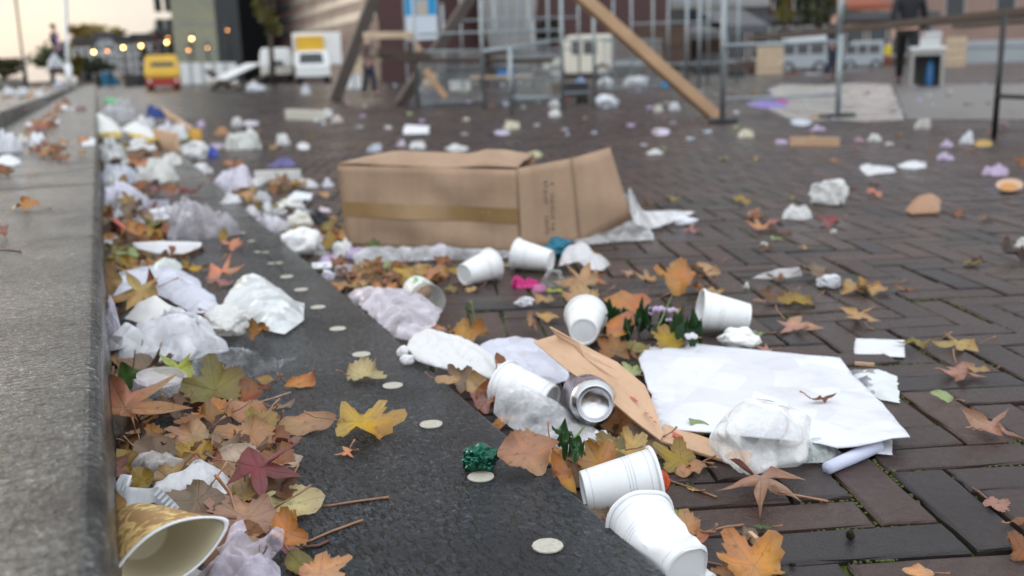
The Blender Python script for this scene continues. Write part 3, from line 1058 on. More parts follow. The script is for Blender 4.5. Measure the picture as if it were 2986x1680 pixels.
sheet('paper_scrap', 'paper', 'torn white paper scrap in front of the gold cup mouth', [(400, 1700), (455, 1668), (520, 1655), (585, 1668), (640, 1700), (600, 1740), (430, 1740)], S_, WHITE, 'paper', .006, 30, .012)

# sugar sachet: white, silver bars along both crimped ends
def sachet():
    poly = [(352, 1384), (386, 1392), (374, 1424), (428, 1428), (460, 1422), (494, 1452), (524, 1486), (512, 1500), (450, 1468), (360, 1494), (302, 1520), (312, 1462), (334, 1416)]
    hs = [.052, .05, .046, .044, .046, .04, .03, .026, .03, .028, .02, .03, .045]
    o = sheet('sugar_sachet', 'sachet', 'empty white sachet with silver striped crimped ends behind the gold cup', poly, S_, (.80, .82, .85), 'paper', .006, 40, .002, hs, 30)
    def bars(p, q, dirx, n, hts):
        mb = MB()
        for i in range(n):
            t0, t1 = (i + .15) / n, (i + .62) / n
            A0 = Vector(p).lerp(Vector(q), t0); A1 = Vector(p).lerp(Vector(q), t1)
            dv = Vector(dirx)
            c4 = [A0, A1, A1 + dv, A0 + dv]
            h = [hts[0] + (hts[1] - hts[0]) * t for t in (t0, t1, t1, t0)]
            w4 = [at(c4[k][0], c4[k][1], S_ + h[k]) for k in range(4)]
            mb.add(w4, [(0, 1, 2, 3)])
        c = o.location
        mesh_obj('silver_bars', [v - c for v in mb.v], mb.f, M['silver_print'], o)
    bars((446, 1440), (500, 1492), (18, -18), 5, (.057, .042))
    bars((340, 1428), (376, 1434), (14, -34), 3, (.060, .060))
sachet(); LAND['the striped sachet'] = (420, 1450)

sheet('tissue_scrap', 'tissue', 'wet see-through tissue strip rolled up behind the striped sachet', [(381, 1366), (395, 1348), (470, 1340), (520, 1344), (555, 1362), (500, 1378), (430, 1384)], S_, (.66, .62, .60), 'film_milky', .008, 34, .018, [.02] * 7)
sheet('tissue_scrap', 'tissue', 'crumpled white tissue on brown leaves above the gold cup', [(455, 1410), (520, 1392), (540, 1366), (595, 1352), (640, 1372), (682, 1410), (668, 1440), (635, 1452), (580, 1432), (540, 1436), (500, 1440), (440, 1440)], S_, (.84, .84, .86), 'tissue', .012, 26, .014, [.024] * 12)
LAND['the white tissue'] = (590, 1405)

# clear tub upside down
def tub():
    c = at(470, 1172, S_ + .004)
    root = empty('plastic_tub', c)
    root['label'] = 'clear plastic tub lying upside down with drops on its base'; root['category'] = 'tub'
    q = Matrix.Rotation(math.radians(9), 4, 'X') @ Matrix.Rotation(math.radians(4), 4, 'Y')
    w_ = MB().lathe([(.0445, .0), (.0452, .003), (.0425, .004), (.0405, .012), (.0365, .036), (.035, .0385)], 44, q)
    mesh_obj('wall', w_.v, w_.f, M['clear_plastic'], root, True, color=(.80, .78, .80))
    b_ = MB().lathe([(.035, .0385), (.031, .0392), (.0295, .0378), (0, .0378)], 44, q)
    mesh_obj('base', b_.v, b_.f, M['film_milky'], root, True, color=(.70, .64, .66))
    r_ = MB().lathe([(.0445, -.001), (.0475, -.0005), (.0475, .0018), (.0445, .0022)], 44, q)
    mesh_obj('rim', r_.v, r_.f, M['clear_plastic'], root, True, color=(.85, .83, .86))
    LAND['the clear tub'] = (470, 1160)
tub()

# lilac shredded bag
def lilac_bag():
    rng = random.Random(5)
    pts = [(570, 1690), (618, 1640), (596, 1612), (652, 1590), (672, 1532), (708, 1520), (726, 1570), (748, 1600), (800, 1538), (830, 1552), (826, 1604), (792, 1640), (818, 1668), (820, 1740), (690, 1770), (560, 1740)]
    hs = [.006, .012, .01, .022, .036, .034, .02, .018, .034, .034, .022, .014, .008, .006, .006, .006]
    o = sheet('plastic_bag', 'bag', 'shredded lilac plastic bag beside the gold cup mouth', pts, S_, (.76, .70, .82), 'film_milky', .016, 30, .012, hs, 54)
lilac_bag(); LAND['the lilac bag'] = (720, 1610)
lump('plastic_shred', 'shred', 'crinkled lilac plastic shred bunched at the bottom of the frame', (650, 1610, 790, 1690), S_, (.78, .73, .84), 'film_milky', 'bag', .7, 5)

# ---- leaf pile by the stone block and on the lower step: x, y, w, kind, colour, rot, tilt, curl, roll, wave, lift, label
K = [
 (371, 1103, 92, 'oval', 'green', 20, 62, .5, .4, .05, .045, 'dark green oval leaf standing upright behind the clear tub'),
 (507, 1082, 140, 'star', 'lime', 110, 30, .6, .3, .1, .03, 'yellow-green lobed leaf between the clear tub and the white bag'),
 (425, 1085, 60, 'narrow', 'green', 80, 20, .6, 0, .05, .02, 'small dark green leaf sliver just left of the clear tub top'),
 (629, 1152, 185, 'broad', 'olive', 15, 34, .7, -.5, .08, .02, 'large olive brown plane leaf below the clear bag tip'),
 (775, 1108, 60, 'oval', 'mustard', 75, 25, .3, .2, .05, .014, 'little mustard oval leaf under the clear bag edge'),
 (775, 1132, 75, 'narrow', 'orange', 95, 15, 1.4, .3, .05, .0, 'curled orange leaf sliver on the step below the clear bag'),
 (877, 1122, 112, 'oval', 'orange', -60, 24, 1.6, 1.2, .08, .0, 'folded orange leaf alone on the dark step beside the clear bag'),
 (727, 1203, 140, 'oval', 'salmon', 80, 30, .8, .5, .06, .012, 'salmon brown leaf with folded dark end'),
 (807, 1222, 92, 'narrow', 'rust', 35, 20, 1.6, .8, .06, .008, 'dark rust curled leaf end hanging over the pale spotted leaf'),
 (884, 1246, 172, 'oval', 'tan', -78, 22, .4, .3, .05, .004, 'pale tan spotted oval leaf with a dark tip on the step'),
 (746, 1252, 135, 'broad', 'mustard', 30, 30, .3, .2, .05, .016, 'flat mustard leaf against the pale spotted one'),
 (722, 1288, 180, 'maple', 'gold', 150, 26, .4, .2, .08, .012, 'straw coloured leaf dotted with black spots'),
 (622, 1216, 140, 'broad', 'orange', 100, 22, .5, .3, .06, .012, 'light orange leaf lying under the olive plane leaf'),
 (633, 1263, 128, 'maple', 'dark', 60, 20, 1.2, .6, .12, .016, 'dark purple brown shrivelled leaf in the pile'),
 (549, 1280, 150, 'broad', 'tan', 120, 26, .7, .3, .1, .022, 'tan leaf with ragged lower rim in front of the clear tub'),
 (436, 1280, 110, 'broad', 'orange', 80, 26, .6, .2, .08, .020, 'orange brown leaf below the salmon star leaf'),
 (361, 1265, 168, 'oval', 'dark', 60, 36, 1.8, .6, .1, .03, 'dark folded leaf with a pale keel against the stone block'),
 (326, 1240, 110, 'broad', 'tan', 20, 40, .6, .3, .08, .02, 'beige brown leaf wedged between stone block and star leaf'),
 (455, 1326, 150, 'round', 'taupe', 55, 30, .5, .4, .05, .02, 'veined greyish round leaf in the middle of the pile'),
 (361, 1348, 118, 'round', 'mustard', 90, 26, .4, .3, .1, .022, 'mustard toothed leaf above the striped sachet'),
 (572, 1326, 130, 'broad', 'yellow', 95, 20, 1.3, .3, .12, .02, 'bright mustard curled leaf in the heart of the pile'),
 (324, 1362, 120, 'star', 'mauve', 20, 38, .5, .3, .1, .025, 'pinkish brown lobed leaf squeezed against the stone block'),
 (559, 1350, 80, 'oval', 'tan', 40, 26, .9, .6, .1, .018, 'small tan crumpled leaf behind the white tissue'),
 (692, 1350, 175, 'round', 'pale', 70, 22, .3, .2, .06, .014, 'pale beige leaf under the crimson leaf'),
 (770, 1366, 215, 'star', 'crimson', -105, 26, .2, .2, .07, .04, 'crimson lobed leaf with a ragged green tip'),
 (810, 1352, 130, 'round', 'pale', -70, 16, .3, .2, .05, .012, 'pale leaf edge showing behind the crimson leaf'),
 (700, 1412, 165, 'broad', 'tan', 70, 18, .4, .3, .08, .008, 'straw leaf under the front of the crimson leaf'),
 (566, 1470, 185, 'broad', 'taupe', 150, 30, .4, .4, .05, .022, 'large grey brown leaf right of the gold cup top'),
 (840, 1470, 190, 'round', 'cream', -80, 18, .3, .3, .06, .010, 'straw yellow veined leaf with rounded lobes on the step'),
 (712, 1462, 170, 'broad', 'gold', 30, 16, .4, .2, .1, .006, 'torn straw brown leaf above the pink mottled leaf'),
 (700, 1522, 270, 'maple', 'pink', 120, 14, .3, .2, .06, .014, 'broad pink mottled leaf behind the lilac bag'),
 (845, 1545, 135, 'broad', 'orange', -50, 36, 2.4, .6, .06, .012, 'orange leaf rolled over to show its brown underside'),
 (843, 1604, 90, 'narrow', 'mauve', 80, 30, 1.2, .8, .05, .01, 'reddish rolled leaf between the lilac bag and the orange roll'),
 (872, 1645, 130, 'oval', 'olive', -140, 16, .4, .3, .05, .004, 'dull olive leaf at the lower rim right of the lilac bag'),
 (944, 1676, 150, 'maple', 'salmon', -60, 14, .3, .2, .08, .0, 'salmon leaf at the bottom of the photo on the dark step'),
 (333, 1500, 215, 'narrow', 'gold', 6, 74, .6, .9, .07, .05, 'tall golden brown leaf standing between stone block and gold cup'),
 (330, 1618, 130, 'oval', 'tan', 20, 50, .8, .6, .1, .04, 'tan leaf in the corner left of the gold cup'),
 (412, 1400, 88, 'round', 'mustard', 30, 40, .4, .3, .06, .036, 'mustard brown leaf sticking up beside the striped sachet'),
 (312, 1418, 80, 'broad', 'taupe', 60, 40, .5, .3, .1, .03, 'dull brown leaf scrap above the sachet at the block'),
 (845, 1290, 66, 'oval', 'mauve', -60, 10, .2, .1, .04, .0, 'small reddish leaf scrap lying flat on the step'),
 (826, 1188, 84, 'narrow', 'taupe', -60, 12, .9, .6, .05, .0, 'little grey brown curled leaf on the step'),
 (1072, 1262, 220, 'maple', 'yellow', -95, 10, .35, .3, .12, .003, 'large mustard yellow maple leaf flat on the dark step'),
 (1010, 1326, 60, 'star', 'salmon', 160, 14, .9, .4, .12, .0, 'little salmon leaf scrap beside the mustard maple leaf'),
 (1064, 1092, 120, 'broad', 'cream', -60, 22, 1.3, .8, .14, .0, 'curled cream yellow leaf on the step near the crumbly foam'),
 (388, 1190, 330, 'star', 'salmon', -95, 26, .25, .15, .05, .05, 'large salmon orange star leaf leaning over the clear tub'),
 (1016, 1316, 44, 'narrow', 'rust', 60, 8, .5, .3, .05, .0, 'thin rust sliver by the little salmon scrap'),
]
for a in K:
    x, y, w_, kd, c, rot, tl, cu, ro, wv, lf, lb = a
    leaf(x, y, w_, kd, c, rot, tl, cu, ro, wv, lf, S_, lb)
LAND.update({'the crimson leaf': (770, 1366), 'the salmon star leaf': (390, 1188), 'the orange roll': (845, 1545), 'the big yellow maple leaf': (1072, 1262), 'the olive plane leaf': (629, 1152), 'the tall golden leaf': (333, 1500)})
# under-layer of the pile
rng = random.Random(11)
for i in range(90):
    t = rng.random()
    y = 1085 + 600 * t
    x = 312 + rng.random() * (480 if y < 1340 else 520) * (1 - .35 * abs(t - .45))
    if x < 660 and y > 1470: continue
    leaf(x, y, rng.uniform(90, 165), rng.choice(['broad', 'maple', 'round', 'oval']), rng.choice(['brown', 'tan', 'dark', 'rust', 'taupe', 'brown', 'brown', 'rust']), rng.uniform(0, 360), rng.uniform(4, 26), rng.uniform(.2, 1.3), rng.uniform(0, .8), .12, rng.uniform(.002, .02), S_, None, .3, rng.uniform(-10, 10))
# stalks on the step
twig('long pinkish leaf stalk lying by the torn straw leaf on the step', [(938, 1477), (1040, 1462), (1134, 1450)], .0014, S_)
twig('tan leaf stalk running from the orange roll across the step', [(886, 1584), (970, 1548), (1058, 1517)], .0013, S_)
twig('dark shrivelled stalk lying just below the tan stalk', [(885, 1594), (930, 1590), (958, 1577)], .0016, S_, (.10, .035, .025))
twig('bent tan stalk standing up in front of the white tissue', [(697, 1516, .012), (672, 1440, .03), (628, 1386, .055)], .0016, S_, (.40, .2, .09))
twig('pale straight stalk pointing at the folded orange leaf', [(742, 1176, .012), (800, 1160, .008), (848, 1144, .004)], .0011, S_, (.45, .3, .2))
twig('dark upright stalk in front of the salmon star leaf', [(318, 1268, .02), (322, 1200, .06)], .0014, S_, (.09, .05, .03))
twig('thin upright stalk in front of the white bag', [(386, 1084, .01), (394, 1022, .05)], .0011, S_, (.34, .25, .1))
twig('woody stalk crossing the grey brown leaf', [(522, 1496, .03), (600, 1504, .026), (690, 1510, .02)], .0017, S_, (.24, .13, .08))

# ---- green foil ball
lump('foil_ball', 'foil', 'crumpled shiny green foil ball on the dark step', (1359, 1301, 1450, 1392), S_, (.012, .10, .062), 'foil', 'facet', 1.0, 4, seed=41)
_f = ALL and bpy.data.objects['foil_ball']
_w = [v.co.copy() for v in _f.data.vertices]
for v in _f.data.vertices:
    _q = v.co * 62; v.co += v.co.normalized() * .0036 * sum(k_ * (1 - 2.2 * abs(noise.noise(_q * f_ + Vector((3.1, 5.7, 1.3))))) for f_, k_ in ((1, 1), (1.93, .55), (3.7, .3)))
LAND['the green foil ball'] = (1403, 1345)

leaf(1528, 1332, 190, 'round', 'tan', -78, 30, .7, .8, .1, .014, S_, 'big tan leaf arched over the edge of the dark step', 0)
leaf(1606, 1330, 210, 'narrow', 'orange', 40, 30, .5, .8, .06, .02, 0, 'long orange leaf strip dropping off the step edge')
leaf(1640, 1375, 180, 'narrow', 'orange', 200, 30, .8, .6, .08, .02, 0, 'forked orange leaf strip between the tan leaf and upper cup')
LAND['the big tan leaf'] = (1528, 1332)

# ================================================================== LITTER NEAR: on the bricks beside the step
def foam():
    poly = [(1188, 1020), (1208, 982), (1250, 970), (1330, 990), (1395, 1020), (1432, 1045), (1470, 1080), (1440, 1112), (1400, 1096), (1345, 1092), (1290, 1078), (1220, 1056)]
    hs = [.05, .055, .055, .045, .035, .03, .02, .02, .03, .035, .04, .048]
    o = sheet('foam_sheet', 'foam', 'torn strip of crumbly white foam over the step edge', poly, 0, (.85, .85, .84), 'foam', .012, 30, .012, hs, 44, .004)
    for b in ((1157, 1010, 1200, 1052), (1166, 1036, 1212, 1072)):
        f = lump('crumb', None, None, b, S_, (.86, .86, .86), 'foam', 'fluffy', .9, 4, parent=o)
        f.location = f.location - o.location
    LAND['the crumbly foam'] = (1300, 1040)
foam()
sheet('paper_sheet', 'paper', 'crumpled lilac white paper between the foam and the drinks can', [(1330, 1075), (1392, 1018), (1440, 1002), (1505, 990), (1560, 994), (1612, 1020), (1655, 1062), (1662, 1108), (1620, 1122), (1560, 1110), (1500, 1096), (1440, 1095)], 0, (.76, .77, .86), 'wad', .012, 14, .03, [.01] * 12, 40)
LAND['the lilac white paper'] = (1520, 1050)
leaf(1458, 1052, 62, 'oval', 'rust', 20, 40, .8, .5, .06, .045, 0, 'rust leaf tip poking out between foam and lilac paper')
cup('half see-through plastic cup under the clear film beside the can', (1602, 1166), (1478, 1120), .023, .036, .083, .026, .038, 0, (.86, .86, .86), 'plastic', True, .12)
# dead leaf clump at the step edge
for i, a in enumerate([(1300, 1108, 78, 'oval', 'tan', -95, 18, .5, .4, .05, .01, S_, 'flat tan leaf scrap lying on the step edge below the foam'),
          (1345, 1112, 120, 'broad', 'taupe', 40, 34, 1.4, .8, .16, .03, 0, 'shrivelled grey brown leaf heaped at the step edge'),
          (1392, 1135, 110, 'oval', 'tan', 10, 50, 1.0, .9, .12, .035, 0, 'tan leaf standing on edge in the heap below the foam'),
          (1425, 1150, 120, 'oval', 'rust', 160, 50, .6, .9, .08, .03, 0, 'rust brown leaf leaning on the half see-through cup'),
          (1415, 1178, 88, 'round', 'mauve', 60, 30, 1.8, .8, .12, .02, 0, 'mauve brown crumpled leaf at the step edge'),
          (1464, 1238, 130, 'narrow', 'orange', 130, 16, .5, .5, .08, .004, 0, 'orange leaf sliver along the step edge under the clear film'),
          (1700, 1158, 100, 'oval', 'rust', 40, 20, .5, .4, .08, .004, 0, 'rust leaf in the dark gap behind the drinks can'),
          (1800, 1235, 130, 'broad', 'orange', 60, 26, .8, .5, .08, .008, 0, 'orange brown leaf in front of the drinks can end'),
          (1775, 1255, 100, 'oval', 'brown', 120, 14, .6, .4, .08, .003, 0, 'dark leaf in the shade under the brown card flap')]):
    leaf(*a)

# clear film bag with the torn edge
sheet('plastic_film', 'film', 'torn clear plastic film spread beside the drinks can', [(1448, 1138), (1520, 1128), (1590, 1160), (1650, 1196), (1720, 1240), (1790, 1300), (1760, 1326), (1690, 1322), (1610, 1318), (1540, 1290), (1480, 1240), (1438, 1200)], 0, (.88, .88, .89), 'film_bag', .012, 24, .012, [.05, .05, .035, .02, .015, .008, .006, .006, .006, .006, .01, .03], 44)
LAND['the torn clear film'] = (1600, 1240)
sheet('plastic_film', 'film', 'white frayed end of plastic film in front of the can', [(1690, 1280), (1740, 1275), (1800, 1296), (1780, 1322), (1720, 1326), (1680, 1310)], 0, (.84, .84, .86), 'film_white', .012, 40, .012)
# green leaflet trio
def leaflets():
    c = at(1668, 1284, .05)
    root = empty('green_sprig', c); root['label'] = 'small dark green three-leaf sprig lying on the clear film'; root['category'] = 'sprig'
    for i, (x, y, r_, tl) in enumerate([(1642, 1262, 60, 40), (1650, 1290, 95, 20), (1682, 1305, 170, 35)]):
        vs, fs, ve, ed, be = leaf_mesh('oval', 300 + i, .6, .8, .05)
        s = mpp(c) * 74
        Mx = Matrix.Rotation(-VIEW_YAW, 4, 'Z') @ Matrix.Rotation(math.radians(tl), 4, 'X') @ Matrix.Rotation(math.radians(r_), 4, 'Z') @ Matrix.Scale(s, 4)
        off = at(x, y, .05) - c
        mesh_obj('leaflet', [Mx @ (Vector(v) - Vector((0, .45, 0))) + off for v in vs], fs, M['plant'], root, True, color=(.035, .10, .03))
    MB().tube([at(1665, 1290, .05) - c, at(1690, 1262, .052) - c, at(1703, 1244, .055) - c], .0016, 6).build('stem', M['plant'], root, True, color=(.2, .28, .05))
leaflets(); LAND['the green three-leaf sprig'] = (1668, 1284)

# ---- drinks can
def can():
    a = at(1735, 1178, .052)                 # middle of the bottom end
    b = at(1684, 1100, .036)
    d = (b - a).normalized(); d.z = -.17; d.normalize()
    L, r = .115, .0315
    m = frame(a, a + d)
    root = empty('drinks_can', a); root['label'] = 'drinks can on its side with bare metal bottom beneath the brown card flap'; root['category'] = 'can'
    mm = Matrix.Translation(-a) @ m
    body = MB().lathe([(r, .016), (r, .03), (r, L - .018)], 48, mm)
    # letters of the print, wrapped round the wall
    mesh_obj('body', body.v, body.f, M['can_print'], root, True)
    base = MB().lathe([(r, .016), (r * .985, .011), (r * .93, .006), (r * .80, .0012), (r * .77, -.0006), (r * .74, .0002), (r * .70, .004), (r * .5, .0088), (r * .25, .0108), (0, .0114)], 48, mm)
    mesh_obj('base', base.v, base.f, M['aluminium'], root, True)
    top = MB().lathe([(r, L - .018), (r * .95, L - .008), (r * .82, L - .002), (r * .84, L), (r * .80, L + .001), (r * .78, L - .003), (0, L - .003)], 48, mm)
    mesh_obj('top', top.v, top.f, M['aluminium'], root, True)
    # printed capitals A S following the curve
    cu = bpy.data.curves.new('lettering', 'FONT'); cu.body = 'AS'; cu.size = .017; cu.extrude = .0; cu.resolution_u = 3
    tmp = bpy.data.objects.new('tmp', cu); col.objects.link(tmp)
    dg = bpy.context.evaluated_depsgraph_get()
    me = bpy.data.meshes.new_from_object(tmp.evaluated_get(dg))
    bm = bmesh.new(); bm.from_mesh(me)
    bmesh.ops.subdivide_edges(bm, edges=bm.edges[:], cuts=2); bmesh.ops.triangulate(bm, faces=bm.faces[:])
    vs = [v.co.copy() for v in bm.verts]; fs = [tuple(v.index for v in f.verts) for f in bm.faces]; bm.free()
    bpy.data.objects.remove(tmp)
    up = (m.to_3x3().transposed() @ Vector((0, 0, 1)))
    a0 = math.atan2(up.y, up.x)
    out = []
    for v in vs:
        th = a0 + (v.x - .012) / r * 1.0
        out.append(mm @ Vector(((r + .0004) * math.cos(th), (r + .0004) * math.sin(th), .052 - v.y)))
    mesh_obj('lettering', out, fs, M['ink'], root)
    LAND['the drinks can'] = (1705, 1140)
can()

# ---- folded brown card flap (two long strips meeting at a crease)
def flap():
    root_c = at(1850, 1200, .03)
    root = empty('cardboard_flap', root_c); root['label'] = 'long folded strip of brown card leaning over the drinks can'; root['category'] = 'cardboard'
    def strip(name, rows, th):
        """rows: pairs of places (left, right) along the strip"""
        vs, fs = [], []
        n = len(rows)
        for a, b in rows:
            for t in (0, .33, .67, 1): vs.append(a.lerp(b, t) - root_c)
        for i in range(n - 1):
            for k in range(3): fs.append((i*4+k, i*4+k+1, (i+1)*4+k+1, (i+1)*4+k))
        o = mesh_obj(name, vs, fs, M['kraft'], root, False)
        s = o.modifiers.new('thickness', 'SOLIDIFY'); s.thickness = th; s.offset = 0
        return o
    A = at
    # outer wall: lower edge and crease
    strip('outer_panel', [(A(1556, 998, .082), A(1636, 974, .098)), (A(1655, 1080, .072), A(1700, 1042, .086)), (A(1770, 1160, .056), A(1800, 1126, .066)),
                          (A(1850, 1228, .038), A(1868, 1196, .046)), (A(1925, 1286, .018), A(1936, 1262, .024))], .0028)
    # inner wall standing nearer the paper sheet
    strip('inner_panel', [(A(1640, 1000, .088), A(1604, 953, .112)), (A(1712, 1062, .076), A(1690, 1000, .100)), (A(1806, 1140, .058), A(1800, 1058, .080)),
                          (A(1872, 1204, .042), A(1880, 1126, .058)), (A(1934, 1266, .022), A(1908, 1190, .040))], .0028)
    # tail lying on the bricks
    strip('tail_panel', [(A(1925, 1287, .016), A(1936, 1238, .020)), (A(2000, 1310, .010), A(2030, 1268, .012)), (A(2090, 1338, .006), A(2110, 1298, .007)), (A(2180, 1362, .0025), A(2190, 1324, .003))], .0028)
    strip('tail_panel', [(A(1930, 1296, .010), A(1945, 1250, .012)), (A(2010, 1318, .005), A(2040, 1276, .006)), (A(2170, 1364, .0012), A(2180, 1330, .0015))], .002)
    # red stencilled marks
    for (x, y, s, z) in ((1838, 1155, 16, .0555), (1848, 1163, 12, .054), (1880, 1200, 11, .045), (1893, 1213, 10, .042), (1905, 1226, 10, .038), (1962, 1258, 30, .0185)):
        p = [A(x, y, z), A(x + s, y + s * .45, z), A(x + s, y + s * .9, z), A(x, y + s * .4, z)]
        MB().add([q - root_c for q in p], [(0, 1, 2, 3)]).build('stencil_mark', M['red_ink'], root)
    LAND['the brown card flap'] = (1800, 1130)
flap()

# ---- large white sheet and what lies round it
sheet('wrapping_paper', 'paper', 'large white wrapping sheet with frayed front edge on the bricks', [(1861, 1052), (1885, 1016), (1996, 1020), (2003, 1003), (2120, 1016), (2300, 1034), (2449, 1047), (2480, 1088), (2540, 1150), (2600, 1212), (2653, 1279), (2600, 1283), (2556, 1292), (2500, 1306), (2441, 1311), (2390, 1300), (2240, 1285), (2100, 1268), (1925, 1254), (1900, 1170)],
      0, (.79, .80, .85), 'wrap', .006, 7, .004, [.012, .01, .008, .006, .006, .006, .008, .010, .014, .018, .020, .020, .022, .022, .022, .02, .016, .014, .016, .014], 46, .0016)
LAND['the large white sheet'] = (2250, 1150)
def roll():
    a, b = at(2412, 1366, .008), at(2560, 1300, .010)
    o = MB().tube([a, a.lerp(b, .5), b], [.0075, .0085, .0085], 16).build('paper_roll', M['paper'], None, True, color=(.70, .74, .90), loc=a)
    place(o, 'rolled white paper sticking out from under the wrapping sheet', 'paper', None, 'the paper roll', (2470, 1340))
    sheet('paper_scrap', 'paper', 'flat white paper corner beside the paper roll', [(2510, 1318), (2560, 1288), (2601, 1284), (2602, 1330), (2560, 1326)], 0, (.78, .80, .86), 'paper', .002, 20, 0, [.003] * 5)
roll()
# crinkled clear bag
lump('plastic_bag', 'bag', 'crumpled clear plastic bag bulging over the front of the wrapping sheet', (2082, 1148, 2352, 1442), 0, (.92, .93, .92), 'film_bag', 'soft', 1.35, 5, rot=-32, seed=78)
LAND['the bulging clear bag'] = (2215, 1280)
sheet('bubble_wrap', 'bubble wrap', 'flat scrap of bubble wrap between the clear bag and the paper roll', [(2338, 1288), (2400, 1282), (2462, 1330), (2440, 1350), (2345, 1354)], 0, (.78, .82, .80), 'film_milky', .006, 80, .006, [.02, .02, .006, .004, .006], 40)
# silver and white wrapper
o = sheet('snack_wrapper', 'wrapper', 'silver wrapper with a white end tucked behind the wrapping sheet', [(2470, 1086), (2560, 1079), (2616, 1100), (2624, 1178), (2568, 1168), (2530, 1150)], 0, (.80, .83, .82), 'paper', .005, 26, .006)
s2 = sheet('silver_panel', None, None, [(2470, 1086), (2548, 1080), (2562, 1094), (2562, 1160), (2530, 1150)], 0, (.42, .43, .46), 'film_white', .005, 30, .009, parent=o)
s2.location = s2.location - o.location
LAND['the silver wrapper'] = (2550, 1125)
o = sheet('paper_card', 'card', 'small white card lying alone on the bricks', [(2494, 990), (2638, 995), (2637, 1045), (2560, 1041), (2490, 1036)], 0, (.82, .83, .87), 'paper', .0015, 12, .002, None, 20, .001)
LAND['the white card'] = (2565, 1018)
def stick(name, label, a, b, w_, h_, mat, z=0, cat='stick', color=None):
    A_, B_ = at(*a, z + h_ / 2), at(*b, z + h_ / 2)
    o = MB().bar(A_, B_, h_, w_).build(name, M[mat], None, False, .0008, color=color, loc=A_)
    place(o, label, cat)
    return o
stick('wood_chip', 'short tan splinter of wood in front of the white card', (2492, 1060), (2550, 1064), .006, .004, 'kraft')
leaf(2394, 1164, 90, 'narrow', 'brown', -80, 12, .9, 1.8, .06, .012, .012, 'small dark curled leaf on the white wrapping sheet')
leaf(2044, 1250, 84, 'oval', 'palegreen', 40, 30, .4, .6, .05, .016, 0, 'pale green leaf at the left of the bulging clear bag')
leaf(1843, 1083, 84, 'maple', 'palegreen', 30, 20, .4, .2, .08, .008, 0, 'pale green leaf between card flap and white sheet')

